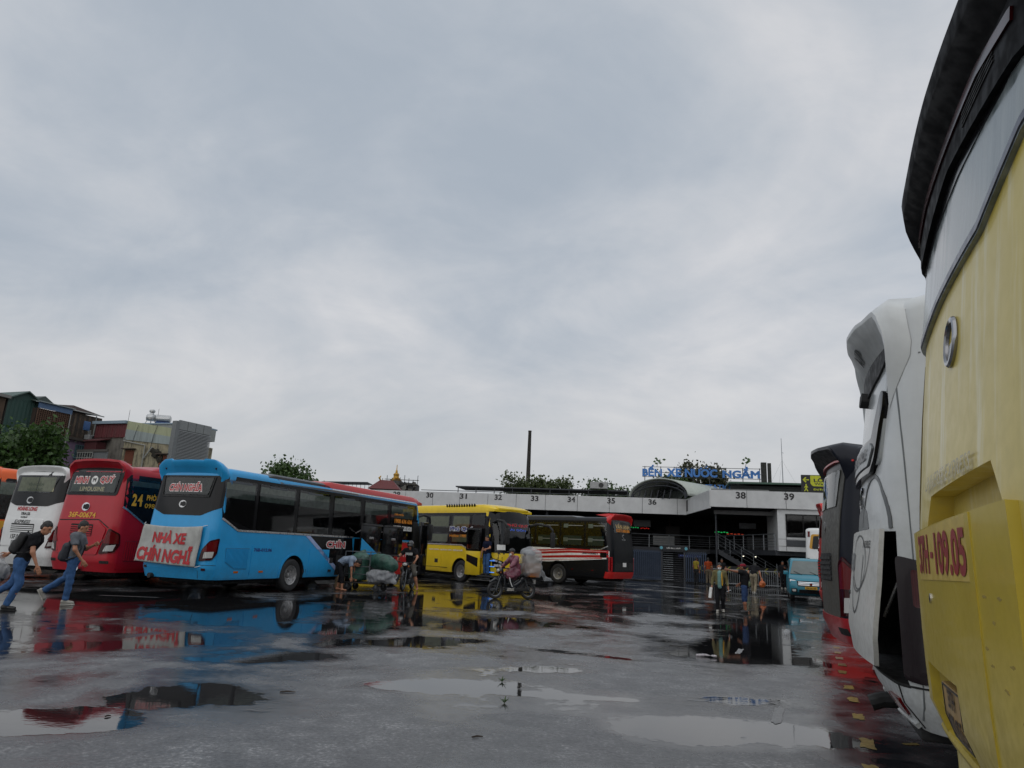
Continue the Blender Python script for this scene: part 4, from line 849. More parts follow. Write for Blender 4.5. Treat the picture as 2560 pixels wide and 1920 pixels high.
# ---- black coach with red bumper
BK2=paint('blue black coach paint',(.008,.010,.017),.12,streak=.03,coat=.05,spec=.2); RBUMP=paint('red bumper paint',(.42,.012,.02),.45,streak=.2)
b=Bus('coach','blue black coach with a red bumper and grey rear corner strip',5.565,12.095,107,BK2,L=12,zt=3.5,rear=((.42,.12),(.7,0),(1.7,0),(2.3,.05),(3.1,.14),(3.5,.18)),rc=.36,bow=.12); blk=b
b.hood('tail_hood',BK2,1.2,3.2,3.42,.28,depth=1.0,thick=.05,topz=3.54,ze=2.95,flat=.7,lining=plain('dim hood lining','#232426',.5)); b.strip('rear',[(-1.25,3.2),(-.7,3.235),(.7,3.235),(1.25,3.2)],.03,'hood_piping',REDP2,.05)
b.rect('rear',-1.45,1.45,.43,.8,'rear_bumper',RBUMP,.03); b.rect('rear',.78,1.12,.56,.66,'bumper_scoop',DARK,.034,.03)
b.patch('rear',rounded([(-.95,.8),(.96,.8),(1.0,1.6),(1.02,2.3),(1.1,3.1),(-1.0,3.1)],.04),'tail_panel',plain('grey film panel','#45443f',.5,var=.15),.014)
b.patch('rear',rounded([(-.9,3.08),(-.9,2.5),(.85,2.5),(1.0,3.08)],.06),'rear_window',GLASSC,.03); b.emblem('rear',0,2.2,.1)
b.louvres('rear',-.6,.6,1.35,1.75,5,BLACKM,DARK,.02)
taillight(b,rounded([(1.0,.82),(1.32,.86),(1.42,1.1),(1.4,1.45),(1.1,1.72),(1.0,1.6)],.04),[(1.1,.88),(1.3,.9),(1.34,1.12),(1.12,1.1)])
b.strip('right',[(.62,3.1),(.66,.5)],.014,'panel_gap',plain('dull seam','#000000',.8),.004); b.rect('right',.7,2.5,.46,1.12,'engine_side_panel',plain('smoke grey panel','#26282b',.5),.010)
b.patch('right',[(.55,2.28),(.7,2.24),(1.5,2.02),(1.5,2.08),(.8,2.27)],'silver_flash',T_WHITE,.014); b.patch('right',rounded([(.75,3.22),(.68,2.9),(.7,2.3),(1.3,1.95),(11,1.95),(11.3,3.22)],.05),'window_band',BLACK,.010); b.panes('right',[(.9,2.4),(2.5,4.2)],2.1,3.1)
# ---- red coach beyond it
b=Bus('coach','red coach parked behind the blue black coach, only its tail edge showing',10.25,23.1,RA,REDP2,L=12,zt=3.42,rc=.3,bow=.08)
b.hood('tail_hood',REDP2,1.2,3.2,3.4,.14,depth=.9,thick=.06); b.patch('rear',rounded([(-1.1,3.1),(-1.0,2.4),(1.0,2.4),(1.1,3.1)],.06),'rear_window',GLASSC,.02); b.emblem('rear',0,2.1,.11)
b.louvres('rear',-.7,.7,1.2,1.7,6,REDP2,DARK,.012); taillight(b,rounded([(.9,.82),(1.2,.86),(1.25,1.5),(1.0,1.6)],.04),[(1.0,.9),(1.15,.92),(1.16,1.08),(1.02,1.06)]); b.rect('rear',-1.4,1.4,.43,.78,'rear_bumper',REDP2,.03); b.panes('right',[(.9,2.4),(2.5,4.2)],2.0,3.1)
# ---- white minibus near the building
b=Bus('minibus','white minibus with a yellow framed rear window behind the teal van',17.75,39.0,27,WHITEP,L=9,zt=3.55,zb=.4,hw=1.2,axles=(2.6,7.2),rear=((.4,.05),(1,0),(2,.04),(3.4,.16)),roofH=.16,roofR=.25)
sur=b.patch('rear',rounded([(-.9,3.2),(-1.0,2.4),(1.0,2.4),(.9,3.2)],.12),'rear_window_surround',plain('yellow trim paint','#c08c18',.4),.012); rw=b.patch('rear',rounded([(-.78,3.1),(-.86,2.4),(.86,2.4),(.78,3.1)],.1),'rear_window',BLACK,.024)
b.text('rear','ĐỒNG',.0,2.92,.8,.12,T_RED,.03); b.text('rear','THÀNH',.0,2.72,.8,.1,T_WHITE,.03); taillight(b,rounded([(.95,1.1),(1.15,1.1),(1.15,1.9),(.98,1.9)],.03),[(1.0,1.15),(1.1,1.15),(1.1,1.3),(1.0,1.3)])
for sg in (1,-1): b.rect('rear',sg*1.02-.06,sg*1.02+.06,3.05,3.35,'top_marker',RED_LENS,.02)
# ================================================================ yard surface
def ground():
    t=NT('wet asphalt'); t.n.remove(t.tc); t.tc=t.n.new('ShaderNodeTexCoord'); P=t.tc.outputs['Object']
    def blob(x,y,rx,ry,rot,soft=1.0):
        m=t.n.new('ShaderNodeMapping'); m.vector_type='TEXTURE'; t.link(P,m.inputs[0]); m.inputs['Location'].default_value=(x,y,0); m.inputs['Rotation'].default_value=(0,0,math.radians(rot)); m.inputs['Scale'].default_value=(rx,ry,1)
        l=t.n.new('ShaderNodeVectorMath'); l.operation='LENGTH'; t.link(m.outputs[0],l.inputs[0]); return t.rng(l.outputs['Value'],.35,1.45,1,0)
    n1=t.noise(.42,7,.62,vscale=(1,.75,1),dist=.4,loc=(3.3,1.2,0)); n2=t.noise(1.5,6,.62,vscale=(.7,1.25,1),rot=(0,0,.35),dist=.4); n3=t.noise(7,4,.6)
    base=t.math('ADD',t.math('MULTIPLY',n1,.95),t.math('ADD',t.math('MULTIPLY',n2,.32),t.math('MULTIPLY',n3,.13)))   # mean about .65
    sp=t.new('ShaderNodeSeparateXYZ'); t.link(P,sp.inputs[0])
    acc=None
    for B in PUDDLES:
        v=t.math('MULTIPLY',blob(*B[:5]),B[5]); acc=v if acc is None else t.math('MAXIMUM',acc,v)
    dry=None
    for B in DRY:
        v=t.math('MULTIPLY',blob(*B[:5]),B[5]); dry=v if dry is None else t.math('MAXIMUM',dry,v)
    far=t.rng(sp.outputs[1],7.0,15,0,.085)
    lvl=t.math('SUBTRACT',t.math('ADD',t.math('ADD',base,acc),far),dry)
    wet=t.rng(lvl,.73,.84); damp=t.rng(lvl,.58,.79)
    ag=t.n.new('ShaderNodeTexVoronoi'); ag.inputs['Scale'].default_value=95; t.link(P,ag.inputs['Vector'])
    agf=t.noise(160,3,.7); patch=t.noise(.9,4,.6,loc=(7,2,0))
    gr_=t.math('ADD',t.math('MULTIPLY',t.noise(26,6,.75),.7),t.math('MULTIPLY',t.noise(3.1,4,.6,loc=(5,5,0)),.3))
    dryc=t.ramp(gr_,[(.38,(.045,.046,.049)),(.46,(.098,.100,.103)),(.54,(.145,.147,.151)),(.62,(.34,.34,.34))])
    dryc=t.mix(t.rng(patch,.35,.7,0,.5),dryc,(.075,.076,.080))
    c=t.mix(damp,dryc,(.040,.041,.043)); c=t.mix(wet,c,(.012,.012,.013)); t.link(c,t.b.inputs['Base Color'])
    r=t.math('ADD',t.rng(damp,0,1,.38,.12),t.math('MULTIPLY',n3,.07)); m=t.new('ShaderNodeMix',data_type='FLOAT'); t.link(wet,m.inputs[0]); t.link(r,m.inputs[2]); m.inputs[3].default_value=.025; t.link(m.outputs[0],t.b.inputs['Roughness'])
    t.b.inputs['IOR'].default_value=1.38; t.b.inputs['Specular IOR Level'].default_value=.62
    h=t.math('ADD',t.math('ADD',t.math('MULTIPLY',ag.outputs['Distance'],.8),t.math('MULTIPLY',agf,.7)),t.math('MULTIPLY',gr_,1.6)); hb=t.math('MULTIPLY',h,t.math('SUBTRACT',1,t.math('MAXIMUM',wet,t.math('MULTIPLY',damp,.72))))
    rip=t.math('MULTIPLY',t.noise(6.5,4,.55,vscale=(1,1.5,1)),.16)
    b1=t.new('ShaderNodeBump',i_Strength=.55,i_Distance=.0035); t.link(hb,b1.inputs['Height'])
    b2=t.new('ShaderNodeBump',i_Strength=.22,i_Distance=.012); t.link(rip,b2.inputs['Height']); t.link(b1.outputs[0],b2.inputs['Normal']); t.link(b2.outputs[0],t.b.inputs['Normal'])
    V=[(-700,-200,0),(700,-200,0),(700,1200,0),(-700,1200,0)]
    return obj('ground',(V,[(0,1,2,3)]),t.m,kind='structure')
# x, y, rx, ry, rotation, depth of standing water
PUDDLES=[(-3.75,6.37,.75,.6,20,.28),(-3.2,7.55,.85,.6,35,.21),(-.76,8.69,.9,.36,8,.24),(.71,8.47,.95,.15,-4,.2),(.79,10.23,.75,.28,6,.2),(2.72,8.66,.95,.34,4,.25),(2.2,7.15,1.1,.66,8,.27),(-3,10.14,1.1,.42,25,.2),(-1.66,12.32,1.6,.5,35,.2),(0,15.96,2.4,.8,55,.19),(6.6,18.5,8,.85,66,.17),(4.1,12.6,1.2,.6,66,.15),(1.4,11.9,.9,.22,-24,.17),(4.1,8.4,2.0,.4,66,.09),(-6.15,11.4,2.0,1.8,20,.11),(-4.4,15.6,3.4,2.6,20,.14),(-9.5,17,5,3,20,.12),(2,25,6,3,0,.07),(-1,22,4,2.5,0,.12)]
DRY=[(-.8,6.2,2.2,.7,10,.12),(1.5,13.8,2.2,1.5,66,.10),(3.75,17.7,3.5,1.3,66,.10),(-1,10.6,1.6,.6,10,.09),(-5.2,8.8,1.2,.6,30,.07),(.6,7.2,.7,.5,0,.08),(-8,20.2,4,.8,-20,.05)]
gr=ground()
ymk=plain('worn yellow road paint',(.22,.155,.035),.4,var=.5,scale=18)
def flake(name,cx,cy,w_,h_,rot,seed,mat,z=.004,parent=None,n=14,jag=.12):
    r=random.Random(seed); P=[]
    per=[(-1,-1),(1,-1),(1,1),(-1,1)]
    for i in range(4):
        a,b_=per[i],per[(i+1)%4]
        for k in range(n//4+2): t=k/(n//4+2); P.append(((a[0]+(b_[0]-a[0])*t)*(1+r.uniform(-jag,jag*.3)),(a[1]+(b_[1]-a[1])*t)*(1+r.uniform(-jag,jag*.3))))
    c,s_=math.cos(rot),math.sin(rot); V=[(cx+a*w_/2*c-q*h_/2*s_,cy+a*w_/2*s_+q*h_/2*c,z) for a,q in P]
    return obj(name,(V,[tuple(range(len(V)))]),mat,parent)
rot0=math.radians(90-23.5)
for i,(x,y) in enumerate([(3.42,6.95),(3.91,8.11),(4.33,9.09),(4.69,9.94),(5.25,11.3),(5.62,12.1),(5.95,12.9),(6.3,13.7),(6.65,14.5),(3.02,6.1),(2.6,5.2)]): flake('marking_dash',x,y,.42 if i in (0,) else .34,.13,rot0,i,ymk,parent=gr,jag=.3)
flake('marking_dash',3.85,7.0,.2,.08,.3,31,ymk,parent=gr,jag=.5); flake('marking_dash',4.15,6.35,.5,.07,-.15,32,ymk,parent=gr)
wmk=plain('worn white road paint',(.15,.15,.15),.4,var=.6,scale=30)
for i,(x,y,l) in enumerate([(4.3,13.2,.8),(3.0,8.0,.9)]): flake('lane_line',x,y,l,.1,rot0,50+i,wmk,parent=gr,jag=.25)
flake('lane_line',-9.3,18.35,1.5,.1,.1,70,wmk,parent=gr,jag=.2)
# ================================================================ terminal building (local x along the frontage, y away from the yard)
TE=empty('bus_terminal',(13.85,54.05,0),math.radians(-12.9),'long two storey bus terminal with white numbered fascia panels and open dark hall','building')
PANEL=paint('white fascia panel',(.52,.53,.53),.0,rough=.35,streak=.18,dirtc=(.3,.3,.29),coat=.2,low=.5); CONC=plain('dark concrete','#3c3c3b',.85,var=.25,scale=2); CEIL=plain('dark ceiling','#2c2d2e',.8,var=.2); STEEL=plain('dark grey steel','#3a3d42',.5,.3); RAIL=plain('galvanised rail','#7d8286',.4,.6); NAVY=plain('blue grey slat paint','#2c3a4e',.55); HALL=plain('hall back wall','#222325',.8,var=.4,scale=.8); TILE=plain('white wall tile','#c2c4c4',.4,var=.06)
def tb(name,g,m,parent=None,**k): return obj(name,g,m,parent or TE,**k)
pad=.012
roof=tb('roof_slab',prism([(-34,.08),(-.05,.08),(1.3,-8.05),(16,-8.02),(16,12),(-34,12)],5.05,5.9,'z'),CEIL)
bx_=[-32.5,-30.1,-27.7,-25.3,-22.9,-20.5,-18.16,-15.77,-13.4,-11,-8.42,-5.9,-3.35,-.7,0]
for a,c in zip(bx_,bx_[1:]): tb('fascia_panel',rbox(a+pad,c-pad,-.03,.06,4.8,6.0,.012,1),PANEL,roof)
for a,c in ((1.27,3.57),(3.57,5.95),(5.95,8.3),(8.3,10.7),(10.7,13.1)): tb('fascia_panel',rbox(a+pad,c-pad,-8.17,-8.08,4.92,6.0,.012,1),PANEL,roof)
_d=Vector((1.27,-8.14)); _l=_d.length; g=xf(rbox(pad,_l-pad,-.03,.06,4.82,6.0,.012,1),Matrix.Rotation(math.atan2(_d.y,_d.x),4,'Z')); tb('fascia_panel',g,PANEL,roof)
for n_,x,y in ((28,-26.6,-.03),(29,-23.7,-.03),(30,-20.77,-.03),(31,-17.86,-.03),(32,-14.9,-.03),(33,-11.88,-.03),(34,-8.9,-.03),(35,-5.76,-.03),(36,-2.58,-.03),(38,3.2,-8.17),(39,6.15,-8.17)):
    text3d('bay_number',str(n_),.62,.44,T_BLK,roof,(x,y-.004,5.7),(1,0,0),(0,0,1),.012,.03)
# upper deck
tb('deck_slab',prism([(-34,3.5),(1.84,3.4),(5.3,-7.4),(16,-7.6),(16,12),(-34,12)],2.02,2.34,'z'),STEEL)
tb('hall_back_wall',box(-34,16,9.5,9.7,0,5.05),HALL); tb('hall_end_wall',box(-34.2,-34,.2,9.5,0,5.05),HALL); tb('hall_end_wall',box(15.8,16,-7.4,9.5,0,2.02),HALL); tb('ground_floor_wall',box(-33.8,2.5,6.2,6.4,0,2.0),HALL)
rl=[(-14,3.55),(1.84,3.45),(5.3,-7.35)]
for z in (2.55,2.72,2.89,3.06): tb('deck_rail_bar',tube([(a,c,z) for a,c in rl],.018,6),RAIL)
tb('deck_handrail',tube([(a,c,3.36) for a,c in rl],.035,8),RAIL)
for p,q,n in ((rl[0],rl[1],10),(rl[1],rl[2],7)):
    for i in range(n+1): t=i/n; x,y=p[0]+(q[0]-p[0])*t,p[1]+(q[1]-p[1])*t; tb('deck_rail_post',box(x-.03,x+.03,y-.03,y+.03,2.34,3.36),RAIL)
tb('notice_board',box(-2.6,-.9,3.6,3.64,2.5,3.25),plain('pale notice board','#8b8d8c',.6))
tb('column',lathe([(.06,0),(.06,4.9)],10),STEEL,loc=(1.75,-6.2,0))
tb('edge_beam',box(1.6,6.0,-6.8,-6.5,4.55,4.8),plain('pale beam','#6f7070',.7))
for x,y in ((-29,1),(-23,1),(-17,1),(-11,1),(-5,1)): tb('column',lathe([(.14,2.34 if y>0 else 0),(.14,5.05)],12),STEEL,loc=(x,y,0))
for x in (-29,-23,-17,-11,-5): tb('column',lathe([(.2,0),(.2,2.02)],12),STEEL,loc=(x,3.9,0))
# interior: LED boards, counters
for i,(x,z,c,w_) in enumerate(((-6.2,3.95,'#2fd06a',1.3),(-4.9,4.02,'#1fb45c',1.0),(-3.8,3.98,'#c02a22',.8),(2.6,3.9,'#2fd06a',1.2),(3.6,3.78,'#b8402a',1.5),(-9.5,4.0,'#2fd06a',1.0))):
    bd=tb('led_board',box(x-.1,x+w_+.1,8.9,9.0,z-.12,z+.2),BLACK); 
    for k in range(5): a=x+w_*k/5; obj('led_text',box(a,a+w_*.13,8.88,8.9,z-.02+.03*(k%2),z+.05+.03*((k*3)%2)),plain('led '+c,c,.5,emit=.55),bd)
tb('counter',rbox(4.6,8.4,2,2.8,2.34,3.4,.03),plain('grey counter','#57595a',.6)); tb('hanging_screen',rbox(4.2,5.5,4,4.06,4.1,4.55,.02),plain('grey screen','#9aa0a4',.4)); tb('kiosk',rbox(-1.6,-.4,6.8,7.6,2.34,4.2,.04),plain('dim kiosk','#3b3836',.7))
tb('hanging_screen',rbox(-4.2,-2.8,4,4.06,3.95,4.5,.02),plain('dim grey screen','#454a4d',.4))
# clad office on the right
of=tb('office_block',box(5.42,15.7,-7.95,-3,2.30,4.95),TILE)
tb('office_window_frame',box(5.9,11.2,-8.0,-7.96,3.18,4.62),BLACK,of)
for a,c in ((5.98,6.9),(6.98,7.7),(7.78,9.2),(9.28,11.1)): tb('office_window',box(a,c,-8.03,-8.006,3.26,4.54),glass('office glass',.2),of)
tb('office_dark_band',box(5.9,15.7,-8.0,-7.96,2.62,3.0),plain('dark band tile','#3a3d41',.5),of)
for x in (5.9,7.25,8.6,9.95): tb('tile_joint',box(x-.01,x+.01,-7.965,-7.952,2.31,3.17),DARK,of)
for z in (2.6,3.04): tb('tile_joint',box(5.43,11,-7.962,-7.952,z-.008,z+.008),DARK,of)
# ground floor: exit gate, slat panels, bar fence, stairs
for a,c in ((-4.2,-1.85),(-.28,1.1)):
    n=int((c-a)/.13)
    for i in range(n): x=a+(c-a)*i/n; tb('screen_slat',box(x,x+.075,-6.85,-6.8,.08,2.0),NAVY)
    tb('screen_rail',box(a,c,-6.79,-6.74,1.85,1.92),NAVY); tb('screen_rail',box(a,c,-6.79,-6.74,.2,.27),NAVY)
for x in (-1.82,-.36): tb('gate_post',box(x-.05,x+.05,-6.9,-6.8,0,2.25),STEEL)
gs=tb('exit_sign_board',rbox(-2.0,-.1,-6.98,-6.92,2.02,2.36,.02),plain('dark sign face','#15181c',.5)); text3d('exit_sign_lettering','LỐI RA | OUT',.9,.13,T_WHITE,gs,(-1.05,-6.984,2.19),(1,0,0),(0,0,1),.006,.02)
for x in (-1.85,-.25): tb('sign_roundel',lathe([(.1,-.005),(.1,.005)],16,'y'),plain('teal roundel','#5aa0b0',.5),gs,loc=(x,-6.99,2.19))
for z in np.arange(.15,1.95,.14): tb('gate_bar',tube([(-1.75,-6.7,z),(-1.08,-6.7,z)],.014,5),RAIL)
for z in np.arange(.15,1.95,.14): tb('gate_bar',tube([(-1.02,-6.7,z),(-.4,-6.7,z)],.014,5),STEEL)
fe=empty('bar_fence',(0,0,0),0,parent=None); fe.matrix_world=TE.matrix_basis if False else Matrix.Translation((13.85,54.05,0))@Matrix.Rotation(math.radians(-12.9),4,'Z')@Matrix.Translation((1.2,-7.6,0)); tag(fe,'low white bar fence standing in front of the terminal stairs','fence')
WB=plain('white bar paint','#8f9396',.5)
for i in range(34): obj('fence_bar',tube([(i*.13,0,.06),(i*.13,0,1.05)],.013,5),WB,fe)
for z in (.14,1.0): obj('fence_rail',box(-.05,4.4,-.02,.02,z-.02,z+.02),WB,fe)
tb('chevron_board',box(.4,6.4,-5.25,-5.2,.75,1.2),plain('black chevron board','#161616',.6))
cv=plain('dull yellow chevron','#8a8432',.6)
for i in range(9):
    x=.6+i*.6; tb('chevron',prism([(x,.97),(x+.2,1.16),(x+.32,1.16),(x+.12,.97),(x+.32,.79),(x+.2,.79)],-5.262,-5.252),cv)
st=tb('staircase_stringer',prism([(2.0,2.3),(5.9,.12),(5.9,-.0),(5.5,0),(2.0,1.95)],-4.4,-4.32),STEEL)
for i in range(12): x=2.05+i*.32; z=2.2-i*.178; tb('stair_step',box(x,x+.3,-4.3,-2.6,z-.05,z),plain('stair tread','#4a4b4c',.7),st)
for dz,r in ((.35,.018),(.6,.018),(.85,.018),(1.05,.03)): tb('stair_rail',tube([(1.95,-4.36,2.3+dz),(5.9,-4.36,.12+dz)],r,6),RAIL,st)
for i in range(6): x=2.0+i*.76; z=2.3-(x-2)*.559; tb('stair_baluster',tube([(x,-4.36,z),(x,-4.36,z+1.05)],.02,6),RAIL,st)
for z in np.arange(.25,1.5,.21): tb('barrier_bar',tube([(5.6,-5.6,z),(9.6,-5.6,z)],.022,6),RAIL)
for x in (5.6,7.6,9.6): tb('barrier_post',tube([(x,-5.6,0),(x,-5.6,1.5)],.03,6),RAIL)
# hanging lamps seen as small lights in the undercroft
for x,y in ((4.2,1.5),(5.2,2.5)): tb('ceiling_lamp',lathe([(.001,0),(.05,.01),(.06,.05),(.001,.06)],10),plain('lit lamp','#fff4dc',.4,emit=2),loc=(x,y,1.9))
tb('shop_counter',rbox(5,9.5,2,2.6,0,1.0,.02),plain('brown counter','#2c2420',.7)); tb('blue_shop_sign',rbox(-.6,1.2,3.42,3.47,1.62,1.9,.01),plain('blue shop sign','#16245a',.5)); 
for i in range(9): a=-.45+i*.18; tb('shop_sign_letter',box(a,a+.1,3.405,3.42,1.7,1.8),plain('pale blue letters','#5d76c8',.5))
# rooftop louvre housing
tb('rooftop_housing',box(4.6,12.5,1.5,6,5.9,7.3),plain('dark rooftop wall','#2a2d2c',.7)); tb('rooftop_roof',box(3.2,13,.6,6.4,7.36,7.5),plain('green roof edge','#3e5a4c',.5))
for i in range(7): tb('rooftop_louvre',xf(box(3.4,12.4,-.02,.02,-.1,.1),Matrix.Translation((0,1.3,6.1+i*.18))@Matrix.Rotation(.6,4,'X')),plain('grey louvre','#4c504f',.6))
# thin canopy on the roof, left
cn=tb('rooftop_canopy',xf(box(-19.2,-4.6,2.0,5.2,6.62,6.72),Matrix.Identity(4)),STEEL)
for x in np.arange(-19,-4,1.6): tb('canopy_post',box(x-.03,x+.03,2.1,2.16,5.9,6.62),STEEL,cn)
tb('roof_rail',tube([(-22,1.2,6.22),(-4.6,1.2,6.22)],.03,6),STEEL)
for x in np.arange(-11.5,-4.5,1.15): tb('roof_rail_post',tube([(x,1.2,5.9),(x,1.2,6.22)],.02,5),STEEL)
tb('parapet_slab',box(-13,-4.8,3,3.3,5.9,6.25),plain('grey parapet','#7b7d7c',.8))
ac=tb('air_conditioner',rbox(-7.6,-6.2,1.4,2.0,6.75,7.3,.03),plain('white metal box','#9a9c9b',.5)); tb('fan_grille',lathe([(.2,-.01),(.2,.01)],18,'y'),plain('dark grille','#2b2c2c',.6),ac,loc=(-6.7,1.39,7.03))
tb('roof_parapet_right',box(1.4,5.0,-7.8,-7.6,5.9,6.12),plain('grey parapet','#7b7d7c',.8))
# barrel canopy
CE=empty('arched_canopy',(11.9,54.6,6.02),math.radians(-12.9-36),'pale green arched metal canopy on the terminal roof','canopy')
R0,hh=2.75,1.35; shp=[(R0*math.cos(a),hh*math.sin(a)) for a in np.linspace(0,math.pi,23)]
V=[];F=[]
for y in (-.3,6.5):
    for x,z in shp: V.append((x,y,z+.1))
n=23
F=[(i,i+1,n+i+1,n+i) for i in range(n-1)]
o=obj('canopy_sheet',(V,F),plain('pale grey green canopy sheet','#a6ada6',.45,.2),CE,True,sharp=180); md=o.modifiers.new('s','SOLIDIFY'); md.thickness=.09
for y in (-.2,3,6.3):
    r_=obj('canopy_rib',tube([(x*.96,y,z*.94) for x,z in shp],.05,6),STEEL,CE,True); obj('truss_chord',tube([(x*.9,y,z*.7) for x,z in shp],.04,6),STEEL,r_)
    for i in range(2,21,3): obj('truss_web',tube([(shp[i][0]*.96,y,shp[i][1]*.94),(shp[i+1][0]*.9,y,shp[i+1][1]*.7)],.03,5),STEEL,r_)
    for sg in (-1,1): obj('canopy_post',box(sg*2.5-.06,sg*2.5+.06,y-.05,y+.05,-.1,.35),STEEL,r_)
for i in range(6): obj('canopy_baluster',tube([(-2+i*.6,-.15,-.1),(-1.8+i*.6,-.15,.6)],.05,5),STEEL,CE)
# roof sign
SG=empty('roof_sign',(11.2,58,5.9),math.radians(-12.5),'large blue letters spelling the station name on a roof frame','sign')
SB=plain('blue sign letters','#2f6cb0',.5,coat=.1)
sd=1
for wd,x0,x1,zb,zt in (('BẾN',0,1.6,2.15,3.1),('XE',1.97,3.15,2.15,2.84),('NUOC',3.43,6.0,2.15,2.84),('NGẦM',6.4,9.3,2.15,3.1)): text3d('sign_word',wd,x1-x0,zt-zb,SB,SG,((x0+x1)/2,0,(zb+zt)/2),(1,0,0),(0,0,1),.12,.045)
for x_,z_ in ((4.72,2.86),(5.38,2.82)): obj('letter_horn',xf(box(-.05,.09,-.11,.01,-.07,.07),Matrix.Translation((x_,0,z_))@Matrix.Rotation(-.6,4,'Y')),SB,SG)
obj('letter_accent',xf(box(-.04,.04,-.11,.01,-.12,.12),Matrix.Translation((5.15,0,3.02))@Matrix.Rotation(.6,4,'Y')),SB,SG)
text3d('sign_word','BUS STATION',3.6,.42,SB,SG,(5.6,-.3,1.35),(1,0,0),(0,0,1),.08,.02)
for z in (2.12,2.5,2.95): obj('sign_rail',box(0,9.5,.06,.1,z-.02,z+.02),STEEL,SG)
for x in np.arange(.2,9.6,1.3): obj('sign_post',box(x-.03,x+.03,.08,.14,-.1,3.0),STEEL,SG)
obj('sign_pillar',box(9.45,9.85,.1,.5,-.1,3.5),plain('dark weathered post','#2b2c28',.8),SG); obj('sign_pillar',box(9.95,10.2,.1,.4,-.1,3.45),plain('dark weathered post','#2b2c28',.8),SG)
# way-out board
WO=empty('way_out_sign',tuple(Matrix.Translation((13.85,54.05,0))@Matrix.Rotation(math.radians(-12.9),4,'Z')@Vector((6.95,-8.0,6.02))),math.radians(-12.9),'black and yellow LỐI RA way out board on the fascia','sign')
YS=plain('sign yellow','#b6bb22',.5); obj('sign_board',rbox(0,4.2,0,.1,0,1.12,.02),plain('sign black','#17181a',.5),WO); obj('yellow_panel',prism(rounded([(.55,1.08),(4.15,1.08),(4.15,.4),(.7,.4),(.55,.55)],.06),-.006,-.001),YS,WO)
text3d('sign_lettering','LỐI RA',1.5,.34,T_BLK,WO,(1.5,-.007,.83),(1,0,0),(0,0,1),.006,.03); text3d('sign_lettering','Way out',1.25,.2,T_BLK,WO,(1.4,-.007,.53),(1,0,0),(0,0,1),.006,.02); text3d('sign_lettering','Đường xuống',1.5,.2,YS,WO,(1.45,-.003,.2),(1,0,0),(0,0,1),.006,.02)
obj('arrow',prism([(.08,.8),(.26,.98),(.32,.93),(.22,.83),(.48,.83),(.48,.77),(.22,.77),(.32,.67),(.26,.62)],-.008,-.001),YS,WO)
obj('walking_figure',join([lathe([(.001,-.004),(.045,-.004),(.045,.004),(.001,.004)],12,'y')]),YS,WO,loc=(.28,-.006,.5))
obj('walking_figure_body',prism([(.24,.44),(.33,.44),(.4,.3),(.37,.28),(.32,.36),(.31,.26),(.4,.08),(.35,.06),(.27,.2),(.2,.06),(.15,.08),(.24,.27),(.24,.36),(.18,.28),(.15,.3)],-.008,-.001),YS,WO)
# chimney, mast
obj('chimney',lathe([(.3,0),(.24,8),(.17,14.15),(.19,14.2),(.19,14.3),(.001,14.3)],16),plain('sooty concrete chimney','#33302c',.85,var=.3,streak=.3),loc=(2.2,75,0),smooth=True,label='tall thin dark chimney rising behind the terminal',cat='chimney')
MA=empty('antenna_mast',(24.5,62,5.9),0,'thin grey guyed antenna mast behind the terminal roof','antenna'); obj('mast',tube([(0,0,0),(0,0,6.6)],[.05,.02],6),RAIL,MA); obj('mast_cap',tube([(0,0,5.3),(.15,0,5.25)],.02,5),RAIL,MA)
for sx,sy in ((2.6,0),(-2.2,.5),(0,2)): obj('guy_wire',tube([(0,0,4.6),(sx,sy,0)],.006,4),RAIL,MA)
# pagoda and scaffolded tower far behind
PG=empty('pagoda_tower',(-14.2,95,0),0,'scaffolded tower with a golden spire beyond the terminal','tower'); obj('tower_body',rbox(-2.1,2.1,-2,2,0,9.6,.1),plain('grey unfinished masonry','#3c3a37',.9,var=.4,scale=1),PG)
obj('golden_spire',lathe([(.75,9.9),(.8,10.05),(.55,10.1),(.6,10.3),(.4,10.35),(.36,10.6),(.42,10.8),(.3,10.95),(.16,11.05),(.14,11.3),(.06,11.45),(.04,12.1),(.001,12.15)],18),plain('gilded metal',(.42,.24,.04),.35,.6),PG,True,loc=(-.9,0,0)); obj('spire_drum',lathe([(1.1,9.55),(1.0,9.8),(.8,9.95),(.001,10)],18),plain('grey unfinished masonry','#3c3a37',.9),PG,loc=(-.9,0,0))
for i in range(9): x=-2.3+i*.58; obj('scaffold_pole',tube([(x,-2.3,5),(x,-2.3,9.9+random.uniform(-.3,.7))],.04,5),STEEL,PG)
for i,z in enumerate((7.6,8.5,9.3,9.9)): obj('scaffold_deck',box(-2.4+.4*(i==3),2.5,-2.5,-2.15,z,z+.05),plain('scaffold plank','#4a463f',.9),PG)
for i in range(16): x,z=random.uniform(-.4,2.3),random.uniform(7.8,9.6); obj('scaffold_sheet',xf(box(-.28,.28,-.01,.01,-.22,.22),Matrix.Translation((x,-2.35+random.uniform(-.1,.1),z))@Matrix.Rotation(random.uniform(-.6,.6),4,'Y')@Matrix.Rotation(random.uniform(-.5,.5),4,'Z')),plain('torn netting %d'%(i%3),('#55534e','#2f302f','#6c6a64')[i%3],.9),PG)
